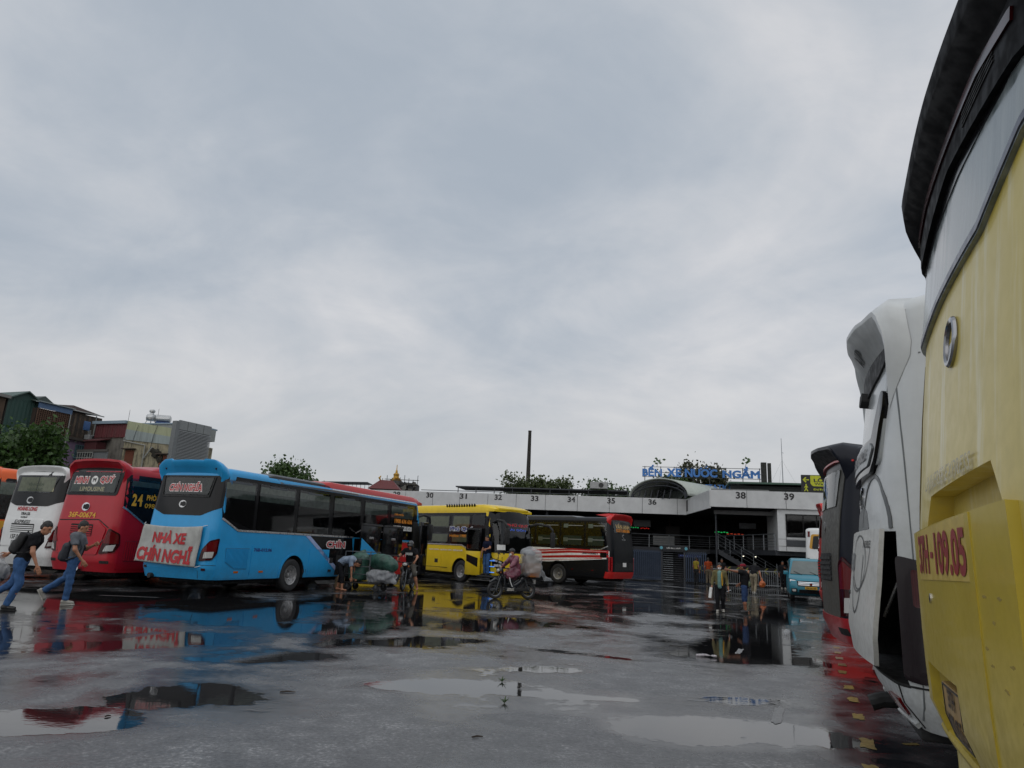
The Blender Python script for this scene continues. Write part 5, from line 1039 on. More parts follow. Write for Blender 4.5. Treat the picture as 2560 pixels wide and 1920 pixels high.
RH=empty('temple_roof',(-14.6,85,0),0,'small maroon tiled temple roof with gilded finials below the spire','building'); V=[(-1.9,-1.9,7.9),(1.9,-1.9,7.9),(1.9,1.9,7.9),(-1.9,1.9,7.9),(-.8,0,9.1),(.7,0,9.1)]; obj('tiled_roof',(V,[(0,1,5,4),(1,2,5),(2,3,4,5),(3,0,4),(3,2,1,0)]),plain('maroon roof tile','#5c1f1e',.6,var=.3,scale=9),RH); obj('temple_wall',box(-1.5,1.5,-1.5,1.5,0,7.88),plain('grey temple wall','#77706a',.8),RH); obj('finial',tube([(-.8,0,9.1),(-.95,0,9.35),(-.75,0,9.6)],[.1,.14,.05],6),plain('gilded metal',(.42,.24,.04),.35,.6),RH); obj('finial',tube([(.7,0,9.1),(.85,0,9.25),(.75,0,9.45)],[.08,.1,.04],6),plain('gilded metal',(.42,.24,.04),.35,.6),RH)
SH=empty('steel_shelter',(-17.6,78,0),0,'thin dark shelter roof on posts beyond the blue coach','shelter'); obj('shelter_roof',xf(box(-2.4,2.6,-1.5,1.5,7.9,7.98),Matrix.Rotation(-.03,4,'Y')),STEEL,SH)
for i in range(7): x=-.2+i*.45; obj('shelter_post',tube([(x,-1.2,5.5),(x,-1.2,7.9)],.025,5),STEEL,SH)
# ================================================================ old houses along the left side of the yard
def frame_e(name,a,b_,label,cat='house',group='old houses beyond the coaches'):
    a=Vector(a);b_=Vector(b_); d=b_-a; return empty(name,(a.x,a.y,0),math.atan2(d.y,d.x),label,cat,group),d.length
def weathered(name,c,stain=(.03,.028,.025),amt=.8,scale=.7):
    t=NT(name); c=hexc(c) if isinstance(c,str) else c; n1=t.noise(scale,6,.65); n2=t.noise(scale*4,5,.6,vscale=(1,1,.18)); n3=t.noise(scale*14,4,.6)
    col=t.ramp(n3,[(.3,tuple(x*.75 for x in c)),(.7,c)]); m=t.math('MULTIPLY',t.rng(t.math('ADD',t.math('MULTIPLY',n1,.55),t.math('MULTIPLY',n2,.5)),.46,.64),amt); col=t.mix(m,col,stain); t.link(col,t.b.inputs['Base Color']); t.b.inputs['Roughness'].default_value=.9; t.bump(n3,.3,.03); return t.m
def corrug(name,c,amt=.35,pitch=9):
    t=NT(name); c=hexc(c); n=t.noise(1.2,5,.6,vscale=(1,1,.2)); col=t.mix(t.math('MULTIPLY',t.rng(n,.45,.75),amt),c,(.04,.035,.03)); t.link(col,t.b.inputs['Base Color']); t.b.inputs['Roughness'].default_value=.6
    w_=t.new('ShaderNodeTexWave',i_Scale=pitch/3.0); t.link(t.tc.outputs['Object'],w_.inputs[0]); t.bump(w_.outputs['Fac'],.5,.04); return t.m
def ribs(name,s0,s1,y,z0,z1,pitch,mat,parent,r=.05):
    """corrugated sheet as real folded geometry"""
    n=int((s1-s0)/pitch*2); V=[];F=[]
    for i in range(n+1): s_=s0+(s1-s0)*i/n; yy=y-(r if i%2 else 0); V+=[(s_,yy,z0),(s_,yy,z1)]
    for i in range(n): F.append((2*i,2*i+2,2*i+3,2*i+1))
    return obj(name,(V,F),mat,parent)
def window(e,s0,s1,z0,z1,fm,gm,y=-.02,bars=0,name='window',sill=True):
    w_=obj(name,box(s0,s1,y-.06,y+.0,z0,z1),fm,e); nx=2 if s1-s0>.9 else 1
    for i in range(nx): a=s0+(s1-s0)*i/nx+.06; c=s0+(s1-s0)*(i+1)/nx-.06; obj('pane',box(a,c,y-.075,y-.062,z0+.06,z1-.06),gm,w_)
    if sill: obj('sill',box(s0-.08,s1+.08,y-.16,y,z0-.09,z0-.003),fm,w_)
    for i in range(bars): a=s0+(s1-s0)*(i+.5)/bars; obj('bar',box(a-.02,a+.02,y-.1,y-.08,z0,z1),fm,w_)
    if bars:
        for k in (1,2): zz=z0+(z1-z0)*k/3; obj('bar',box(s0,s1,y-.12,y-.101,zz-.02,zz+.02),fm,w_)
PIPE=plain('pale pvc pipe','#8f918d',.5); DKG=plain('dark pane',(.02,.022,.025),.2)
# brown house at the edge
e,l=frame_e('brick_house',(-53.2,60),(-50.9,69.2),'brown rendered house wall at the far left edge'); wl=obj('wall',box(0,l,0,6,0,14.1),weathered('brown render','#5b4a3c'),e); obj('roof',box(-.3,l+.2,-.4,6,14.1,14.4),plain('grey eave','#7b7a76',.7),e)
window(e,l-3.2,l-1.6,9.2,10.6,PIPE,DKG); obj('rail',tube([(l-4,-.4,9.0),(l-1,-.4,9.0)],.05),STEEL,e)
obj('low_lean_to',box(l-1.8,l+1.2,-2.2,-.02,7.6,9.2),weathered('pale lean-to wall','#8e8c86',amt=.4),e)
# green gabled house
e,l=frame_e('gabled_house',(-50.8,69.4),(-49.6,72.5),'dark green metal clad house with a gabled roof'); gm=corrug('dark green sheet','#27463f',.3); ribs('clad_wall',0,l,0,0,14.25,.4,gm,e,.03); obj('wall',box(0,l,.05,9,0,14.2),plain('dull render','#4a4c48',.9),e)
obj('gable',prism([(0,14.2),(l,14.2),(l*.52,15.15)],-.03,.2),gm,e); obj('roof',prism([(-.2,14.1),(l*.52,15.15),(l*.52,15.27),(-.2,14.24)],-.35,9),corrug('grey green roof sheet','#4c5f59',.3),e); obj('roof',prism([(l+.2,14.1),(l*.52,15.15),(l*.52,15.27),(l+.2,14.24)],-.35,9),corrug('grey green roof sheet2','#4c5f59',.3),e)
# house with blue fascia and lattice
e,l=frame_e('lattice_house',(-49.1,71.6),(-48.0,75.3),'house with a blue fascia band over dark brick lattice'); obj('wall',box(0,l,.3,8,0,13.7),weathered('old brown wall','#4a3c33'),e); obj('fascia_band',box(-.05,l+.05,-.1,.05,13.72,14.3),plain('blue fascia paint','#4d6788',.6),e); obj('roof_edge',box(-.2,l+.2,-.35,.3,14.31,14.4),plain('pale roof edge','#8a9494',.6),e); obj('roof',prism([(.3,14.35),(.3,14.45),(4.5,15.3),(4.5,15.2)],-.4,l+.3,'x'),corrug('grey green roof sheet3','#56665f',.3),e)
obj('roof_gable',prism([(-.4,14.42),(2.4,14.42),(1.0,15.15)],.6,3),corrug('grey green roof sheet4','#3f4a46',.3),e)
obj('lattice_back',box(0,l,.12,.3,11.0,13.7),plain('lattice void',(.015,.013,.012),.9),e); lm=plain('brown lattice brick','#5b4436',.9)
for i in range(17): s_=i*l/16; obj('lattice_bar',box(s_-.035,s_+.035,0,.1,11.0,13.7),lm,e)
for i in range(14): z=11.05+i*.2; obj('lattice_bar',box(0,l,.02,.09,z-.03,z+.03),lm,e)
obj('corner_pipe',tube([(l-.1,-.12,10),(l-.1,-.12,13.7)],.06),PIPE,e)
# weathered house with blue shutter and pink lower floor
e,l=frame_e('weathered_house',(-48.5,76.2),(-47.4,80.2),'stained wooden house with a blue shutter above a pink lower storey'); obj('upper_wall',box(-.2,l,0,5,11.4,14.2),weathered('black stained boards','#5a4c40',amt=.95,scale=1.2),e); obj('lower_wall',box(-.2,l,.05,5,0,11.38),weathered('pale pink render','#94809a',amt=.3),e); obj('ledge',box(-.3,l+.1,-.45,.1,11.15,11.42),weathered('stained ledge','#4f4a44'),e)
for i in range(14): s_=(l+.2)*i/14-.2; obj('board',box(s_+.015,s_+(l+.2)/14-.015,-.03,-.004,11.6,14.1),MATS.setdefault('brd%d'%(i%4),weathered('stained board %d'%(i%4),('#5f5144','#4b4038','#6a5b4c','#3f3832')[i%4],amt=.8,scale=1.5)),e)
V=[(-.4,-.4,14.35),(l-.2,-.4,14.4),(l,5,14.9),(-.4,5,15.1),(.6,.6,15.05)]; obj('roof',(V,[(0,1,4),(1,2,4),(2,3,4),(3,0,4)]),weathered('brown roof sheet','#3d2c28',scale=1),e); obj('roof_trim',tube([(-.4,-.42,14.33),(l-.2,-.42,14.38)],.06),PIPE,e); obj('down_pipe',tube([(3.2,-.12,14.3),(3.2,-.12,11.6),(3.5,-.12,9)],.07),PIPE,e)
bs=obj('blue_shutter',box(1.75,2.6,-.1,-.02,12.5,13.5),plain('blue shutter paint','#4a6e9e',.6),e); obj('shutter_panel',box(1.85,2.5,-.13,-.101,12.6,13.4),plain('blue shutter panel','#3f6090',.6),bs)
a_=obj('air_conditioner',rbox(2.1,3.1,-.75,-.05,11.45,12.0,.05),plain('white metal box','#9a9c9b',.5),e); obj('fan_grille',lathe([(.2,-.01),(.2,.01)],18,'y'),plain('dark grille','#2b2c2c',.6),a_,loc=(2.7,-.76,11.72)); obj('refrigerant_pipe',tube([(3.1,-.4,11.7),(3.5,-.5,11.0),(3.2,-.4,10.5),(2.6,-.2,10.4)],.05),PIPE,e); obj('leaning_board',xf(box(-.2,.2,-.02,.02,0,.5),Matrix.Translation((2.3,-.5,12.0))@Matrix.Rotation(.35,4,'X')@Matrix.Rotation(-.4,4,'Y')),plain('white metal box','#9a9c9b',.5),e)
window(e,1.25,2.75,9.3,10.75,plain('teal window frame','#5f7f84',.6),plain('grey pane','#33414a',.3),bars=5)
# maroon corrugated shed
e,l=frame_e('corrugated_shed',(-46.4,77.6),(-42,75.9),'maroon corrugated shed over grey concrete beside the stained wall'); ribs('corrugated_sheet',0,l,0,11.6,13.1,.36,corrug('maroon sheet','#5d2428',.4),e,.05); obj('wall',box(0,l,.1,6,0,13.0),weathered('grey concrete wall','#77736b',amt=.6),e); obj('roof',box(-.3,l,-.3,6,13.12,13.44),plain('blue grey eave','#8294a0',.6),e); obj('lean_to_roof',prism([(0,11.4),(-1.4,11.0),(-1.4,11.1),(0,11.52)],.2,2.6,'x'),corrug('rust sheet','#54282a',.4),e); obj('lean_to_wall',box(.3,2.1,-1.2,-.02,10.0,11.0),corrug('maroon sheet low','#4d2024',.4),e)
gr_=obj('lower_eave',box(.2,l,-1.9,-1.7,9.75,10.0),plain('grey eave low','#55534f',.8),e); obj('grille_window',box(.4,2.6,-1.8,-1.7,8.4,9.74),DKG,e)
for i in range(7): s_=.4+i*.37; obj('grille_bar',box(s_-.04,s_+.04,-1.9,-1.82,8.4,9.74),PIPE,e)
for z in (9.1,9.68): obj('grille_bar',box(.3,2.7,-1.92,-1.905,z-.04,z+.04),PIPE,e)
obj('lower_wall',box(2.7,l,-1.78,-1.7,8,9.74),plain('grey boarding','#6c7072',.8),e)
# stained yellow wall with sheeted top
e,l=frame_e('stained_building',(-42,75.9),(-35.7,73.9),'mould stained cream building topped with pale green sheeting'); obj('wall',box(0,l,0,6,0,11.3),weathered('mouldy cream render','#a29a80',amt=.7,scale=.9),e)
def slopesheet(nm,z0a,z1a,z0b,z1b,y,mat):
    n=26; V=[];F=[]
    for i in range(n+1): t=i/n; yy=y-(.04 if i%2 else 0); V+=[(l*t,yy,z0a+(z0b-z0a)*t),(l*t,yy,z1a+(z1b-z1a)*t)]
    obj(nm,(V,[(2*i,2*i+2,2*i+3,2*i+1) for i in range(n)]),mat,e)
slopesheet('upper_sheet',12.5,13.42,11.58,12.5,-.03,corrug('pale green sheet','#a3a888',.3)); slopesheet('lower_sheet',11.34,12.5,10.75,11.58,-.06,corrug('pale blue grey sheet','#929d9c',.3)); obj('backing',prism([(0,11.3),(l,10.8),(l,12.45),(0,13.35)],.05,4),plain('dull render','#4a4c48',.9),e)
rs_=plain('rust brown shutter','#6b3c2a',.7)
for s0,z0,w_,h_ in ((.45,8.4,1.15,1.75),(5.15,8.0,1.2,1.6)):
    sh=obj('shutter',box(s0,s0+w_,-.08,-.004,z0,z0+h_),rs_,e); obj('canopy_ledge',box(s0-.25,s0+w_+.25,-.5,-.004,z0+h_+.1,z0+h_+.2),weathered('rotten ledge','#4b3f36'),sh)
    for k in range(8): zz=z0+.1+h_/8*k; obj('shutter_slat',box(s0+.08,s0+w_-.08,-.1,-.082,zz,zz+h_/8*.6),rs_,sh)
obj('drain_pipe',tube([(.05,-.15,11.6),(.05,-.15,11.2),(3.05,-.15,10.7),(3.05,-.15,7)],.07),PIPE,e); obj('drain_pipe',tube([(4.1,-.2,10.5),(3.1,-.2,9.2)],.08),PIPE,e)
for s_ in (1.2,3.8): obj('cable',tube([(s_+.5,-.15,12.9),(s_+.15,-.15,11.6),(s_,-.15,10.2)],.022,4),STEEL,e)
obj('eave',box(-.1,l+.3,1.5,6,13.3,13.46),plain('blue grey eave','#8294a0',.6),e); obj('setback_wall',box(2.0,l+.3,1.6,5.8,12.0,13.29),plain('grey setback wall','#8b8f8c',.7),e); obj('creeper',sdf([('ell',(4.7,-.1,9.9),(.6,.15,.5)),('ell',(5.3,-.1,9.2),(.4,.12,.5)),('ell',(4.0,-.1,10.2),(.4,.1,.25))],.1,.1,noise=wob(.09,9,3)),plain('dead creeper','#2c2a22',.95,var=.5),e)
# louvred stair tower
e,l=frame_e('louvred_tower',(-35.3,73.8),(-33.5,77.6),'grey tower clad with rows of horizontal louvres'); obj('tower_core',box(.05,l,.25,.9,0,13.3),plain('tower core','#2b2d2f',.8),e); obj('top_cladding',box(-.02,l,-.05,.2,12.45,13.46),plain('grey cladding','#7f8383',.5),e)
for i in range(1,4): obj('cladding_joint',box(l*i/4-.02,l*i/4+.02,-.056,-.051,12.45,13.46),DARK,e)
obj('side_pillar',box(-.5,-.02,-.1,.5,0,13.3),plain('grey pillar','#6f7374',.6),e); lm=plain('grey louvre blade','#8b8e8f',.45)
lme=mesh('louvre',*xf(box(0,l+.05,-.018,.018,-.085,.085),Matrix.Rotation(-.75,4,'X')),lm)
for i in range(30): obj('louvre',lme,parent=e,loc=(0,-.02,12.34-i*.155))
# water tanks on the roofs
WT=empty('water_tank',(-40.6,78.0,13.4),0,'upright steel water tank on legs on the stained building roof','water tank'); g=lathe([(.001,.5),(.5,.5),(.55,.58),(.55,1.0),(.45,1.15),(.25,1.22),(.2,1.36),(.18,1.42),(.3,1.46),(.32,1.62),(.22,1.75),(.001,1.8)],20); obj('tank',g,plain('stainless tank',(.45,.46,.46),.3,.8),WT,True)
for a in range(6): an=a*math.pi/3; obj('tank_leg',tube([(.45*math.cos(an),.45*math.sin(an),.52),(.68*math.cos(an),.68*math.sin(an),0)],.03,5),PIPE,WT)
obj('tank_band',lathe([(.56,.75),(.57,.78),(.56,.81)],20),PIPE,WT)
WT2=empty('water_tank',(-39.2,78.0,13.4),.2,'low lying steel water tank beside the upright tank','water tank'); obj('tank',lathe([(.001,-.8),(.3,-.77),(.36,-.68),(.36,.68),(.3,.77),(.001,.8)],18,'x'),plain('stainless tank',(.45,.46,.46),.3,.8),WT2,True,loc=(0,0,.75)); obj('tank_cradle',box(-.7,.7,-.35,.35,.0,.38),plain('blue cradle','#2f4a78',.6),WT2); obj('tank_rail',tube([(-.8,-.42,.3),(-.8,-.42,1.1),(.8,-.42,1.1),(.8,-.42,.3)],.02),PIPE,WT2)
for k,(x,y,h_) in enumerate(((-42.1,76.1,1.3),(-39.9,78.0,1.9))): obj('aerial',tube([(0,0,0),(0,0,h_)],.02,4),STEEL,loc=(x,y,13.4),label=('thin aerial at the corner of the maroon shed roof','thin aerial between the two roof water tanks')[k],cat='aerial')
# unseen shed and terrace, invented so windows and wet ground reflect something dark
e,l=frame_e('added_reflection_shed',(34,-6),(66,80),'long grey depot shed along the right side of the yard','building'); obj('wall',box(0,l,0,12,0,7.5),weathered('grey added shed wall','#4c4c4a',amt=.5),e); obj('roof',box(-.5,l+.5,-.8,12,7.5,8.2),corrug('dark added shed roof','#3b4144',.3),e)
for i in range(16): obj('door',box(1+i*5.6,5+i*5.6,-.06,-.004,.05,4.2),plain('dark added shed door','#22262a',.6),e)
e,l=frame_e('added_reflection_terrace',(30,-42),(-30,-42),'terrace of dull houses across the street behind the viewer','building'); obj('wall',box(0,l,0,10,0,9),weathered('dull added terrace wall','#5a564f',amt=.5),e)
for i in range(14):
    for z in (1,4,6.8): obj('window',box(1.5+i*4.2,3.3+i*4.2,-.05,-.004,z,z+1.6),DKG,e)
# boundary wall behind the coaches
bw=obj('boundary_wall',box(0,60,0,.3,0,2.6),weathered('grey boundary wall','#5f5b54'),loc=(-33,28,0),rot=(0,0,math.radians(70)),label='low stained grey wall behind the left row of coaches',cat='wall')
# ================================================================ trees
def leafmat(name,a,b_):
    t=NT(name); n=t.noise(2.2,3,.6); oi=t.noise(14,2,.6); c=t.ramp(t.math('ADD',t.math('MULTIPLY',n,.6),t.math('MULTIPLY',oi,.4)),[(.36,a),(.62,b_)]); t.link(c,t.b.inputs['Base Color']); t.b.inputs['Roughness'].default_value=.55
    tl=t.new('ShaderNodeBsdfTranslucent'); t.link(c,tl.inputs[0]); mx_=t.new('ShaderNodeMixShader',i_Fac=.25); t.link(t.b.outputs[0],mx_.inputs[1]); t.link(tl.outputs[0],mx_.inputs[2]); t.link(mx_.outputs[0],t.out.inputs[0]); return t.m
BARK=plain('tree bark','#3a3028',.9,var=.35,scale=12,bump=.5)
def tree(name,label,loc,clumps,n,leaf,mat,trunk,seed,group,th=.16):
    """clumps: (x,y,z,r) leaf masses; leaves are bent quads scattered through lumpy shells"""
    r=np.random.default_rng(seed); e=empty(name,loc,0,label,'tree',group)
    c=np.array(clumps,float); wgt=c[:,3]**2; wgt/=wgt.sum(); k=r.choice(len(c),n//14,p=wgt)
    d=r.normal(size=(len(k),3)); d/=np.linalg.norm(d,axis=1)[:,None]; tw=c[k,:3]+d*(c[k,3]*r.uniform(.45,1.08,len(k)))[:,None]*np.array([1,1,.85])
    P=np.repeat(tw,14,0)+r.normal(0,leaf*1.5,(len(k)*14,3)); m=len(P)
    ax=r.normal(size=(m,3))+np.array([0,0,-.3]); ax/=np.linalg.norm(ax,axis=1)[:,None]; sd_=np.cross(ax,r.normal(size=(m,3))); sd_/=np.linalg.norm(sd_,axis=1)[:,None]; nr=np.cross(ax,sd_)
    L_=leaf*r.uniform(.7,1.5,m)[:,None]; W_=L_*.36
    V=np.stack([P-ax*L_*.5,P+sd_*W_+nr*L_*.08,P+ax*L_*.5,P-sd_*W_+nr*L_*.08],1).reshape(-1,3)
    me=bpy.data.meshes.new('crown'); me.vertices.add(m*4); me.vertices.foreach_set('co',V.ravel()); me.loops.add(m*4); me.loops.foreach_set('vertex_index',np.arange(m*4,dtype=np.int32)); me.polygons.add(m); me.polygons.foreach_set('loop_start',np.arange(0,m*4,4,dtype=np.int32)); me.update(calc_edges=True); me.materials.append(mat); obj('crown',me,parent=e)
    top=c[:,:3].mean(0); G_=[tube([(0,0,0),(r.normal(0,.1),r.normal(0,.1),trunk*.5),(top[0]*.3,top[1]*.3,trunk)],[th,th*.85,th*.7],8)]
    for q in c: G_.append(tube([(top[0]*.3,top[1]*.3,trunk*.95),((top[0]*.3+q[0])/2+r.normal(0,.15),(top[1]*.3+q[1])/2,(trunk+q[2])/2+.1),tuple(q[:3]+np.array([0,0,q[3]*.4]))],[th*.6,th*.4,th*.12],6))
    obj('trunk',join(G_),BARK,e,True); return e
def cl(cx,cz,rx,rz,n,seed,r0=.5,r1=1.0,cy=0,ry=None):
    r=random.Random(seed); o=[]
    while len(o)<n:
        x,y,z=r.uniform(-1,1),r.uniform(-1,1),r.uniform(-1,1)
        if x*x+y*y+z*z<1: o.append((cx+x*rx,cy+y*(ry or rx*.8),cz+z*rz,r.uniform(r0,r1)))
    return o
LM1=leafmat('deep green foliage',(.018,.04,.012),(.06,.13,.022)); LM2=leafmat('mid green foliage',(.022,.05,.014),(.07,.13,.03)); LM3=leafmat('olive foliage',(.03,.045,.014),(.09,.12,.035)); LM4=leafmat('brownish foliage',(.028,.034,.016),(.07,.075,.03))
tree('leafy_tree','dense deep green tree in front of the green gabled house',(-33.2,48,0),cl(0,6.3,2.2,2.3,20,1,.55,1.05),9000,.3,LM1,4.5,11,'trees around the yard',.25)
tree('leafy_tree','rounded dark tree behind the roof of the blue coach',(-18.2,60,0),cl(-.3,5.6,3.0,1.7,18,2,.5,.9)+[(-1.7,0,7.0,.7),(-.9,0,7.3,.6),(.6,0,7.0,.6)],6500,.26,LM2,4.0,12,'trees around the yard')
tree('leafy_tree','small sparse tree at the left end of the roof canopy',(1.2,66,0),cl(0,7.0,2.0,1.1,12,3,.35,.7)+[(-1,0,7.9,.4)],3800,.24,LM3,5.5,13,'trees around the yard')
tree('leafy_tree','low bushy tree right of the chimney behind the terminal',(5.0,66,0),cl(0,6.8,2.0,.8,10,4,.35,.6)+[(-1.6,0,7.7,.35),(.6,0,7.6,.4)],3400,.24,LM3,5.5,14,'trees around the yard')
tree('leafy_tree','low dark tree beside the rooftop air conditioner',(9.2,66,0),cl(0,6.9,2.0,.8,10,5,.35,.6)+[(-1.2,0,7.7,.35)],3200,.24,LM2,5.5,15,'trees around the yard')
tree('leafy_tree','tall brownish tree behind the blue roof letters',(18.0,64,0),cl(.0,8.3,2.2,1.2,18,6,.4,.75)+[(-1.2,0,9.6,.5),(-1.4,0,9.1,.55),(.6,0,9.2,.45)],5500,.26,LM4,6.5,16,'trees around the yard')
tree('leafy_tree','green tree low behind the roof letters and arched canopy',(14.6,63,0),cl(0,7.5,2.2,.9,12,8,.4,.7),3600,.24,LM2,5.5,17,'trees around the yard')
for k,(x,y,z) in enumerate(((12.4,58.0,9.2),(19.2,56.2,9.3))):
    e=empty('rooftop_sapling',(x,y,z-.35),0,('small sapling sprouting above the left end of the roof letters','small sapling sprouting above the last word of the roof letters')[k],'plant')
    obj('stem',tube([(0,0,0),(.1,0,.4),(.3,0,.7)],.02,5),BARK,e)
    for i in range(7): a=random.uniform(0,6.28); lf=.28; c=Vector((.1+.2*math.cos(a)+i*.03,.1*math.sin(a),.3+.07*i)); obj('leaf',([c,c+Vector((lf*.6,.05,.12)),c+Vector((lf*1.2,0,.02)),c+Vector((lf*.6,-.05,-.1))] if i%2 else [c,c+Vector((-lf*.5,.05,.14)),c+Vector((-lf,0,0)),c+Vector((-lf*.5,-.05,-.08))],[(0,1,2,3)]),LM1,e)
# ================================================================ people
SKIN=plain('skin','#a9765a',.55,var=.1,scale=9); SKIN2=plain('tanned skin','#8a5a42',.55,var=.1,scale=9); HAIR=plain('black hair',(.008,.007,.006),.55,var=.3,scale=30); SHOE_B=plain('black shoe leather',(.012,.012,.012),.45); SHOE_W=plain('pale shoe leather','#9a978f',.6); SOLE=plain('pale rubber sole','#b5b2aa',.7)
def cloth(name,c,var=.25,sc=9): return plain(name,c,.9,var=var,scale=sc,bump=.35,spec=.15)
_hd=None
def head_geo():
    global _hd
    if _hd is None:
        P=[('ell',(0,0,.03),(.095,.075,.105)),('ell',(.022,0,-.045),(.068,.056,.07)),('ell',(.055,0,-.085),(.03,.03,.022)),('cone',(.088,0,.012),(.108,0,-.03),.010,.016),('ell',(.083,.0,-.058),(.014,.026,.008)),('ell',(.0,.077,-.01),(.02,.010,.032)),('ell',(.0,-.077,-.01),(.02,.010,.032)),('ell',(.075,.032,.03),(.016,.022,.010)),('ell',(.075,-.032,.03),(.016,.022,.010)),('cone',(-.012,0,-.05),(-.03,0,-.15),.052,.058)]
        _hd=sdf(P,.0085,.014,sub=[('ell',(.098,.031,.008),(.014,.016,.010)),('ell',(.098,-.031,.008),(.014,.016,.010))])
    return _hd
_hands={}
def hand_geo(kind,side):
    """wrist at 0, fingers along +x, palm facing -z, thumb on +y (mirrored for side -1)"""
    k=(kind,side)
    if k in _hands: return _hands[k]
    curl={'relaxed':.35,'grip':1.15,'point':.9}[kind]; P=[('box',(.045,0,0),(.048,.04,.014),.012),('cone',(-.03,0,0),(.02,0,0),.026,.027)]
    for i,(y,L_) in enumerate(((.030,.072),(.010,.080),(-.011,.074),(-.031,.058))):
        c=curl*(0.15 if kind=='point' and i==0 else 1); p=Vector((.088,y,0)); a=-c*.3
        for j,(fr,r) in enumerate(((.45,.0095),(.32,.0085),(.26,.0075))):
            q=p+Vector((math.cos(a)*L_*fr,0,math.sin(a)*L_*fr)); P.append(('cone',tuple(p),tuple(q),r,r*.9)); p=q; a-=c*.75
    t0=Vector((.02,.035,-.004)); t1=t0+Vector((.03,.028,-.012)); t2=t1+Vector((.03,.004+.0*curl,-.012-.012*curl)); P+=[('cone',tuple(t0),tuple(t1),.013,.011),('cone',tuple(t1),tuple(t2),.0105,.0085)]
    V,F=sdf(P,.0065,.006)
    if side<0: V=[(a,-b_,c) for a,b_,c in V]; F=[f[::-1] for f in F]
    _hands[k]=(V,F); return _hands[k]
def frame_m(o,x,z):
    x=Vector(x).normalized(); z=Vector(z); y=z.cross(x); y=y.normalized() if y.length>1e-5 else x.orthogonal().normalized(); z=x.cross(y); return Matrix(((x.x,y.x,z.x,o[0]),(x.y,y.y,z.y,o[1]),(x.z,y.z,z.z,o[2]),(0,0,0,1)))
STAND=dict(pel=(0,0,.93),wst=(.0,0,1.08),chest=(.01,0,1.32),nk=(0,0,1.47),hd=(.02,0,1.60),shL=(0,.175,1.40),shR=(0,-.175,1.40),elL=(-.02,.24,1.13),elR=(-.02,-.24,1.13),wrL=(.05,.25,.88),wrR=(.05,-.25,.88),hpL=(0,.09,.90),hpR=(0,-.09,.90),knL=(.02,.1,.49),knR=(.02,-.1,.49),anL=(-.02,.1,.09),anR=(-.02,-.1,.09))
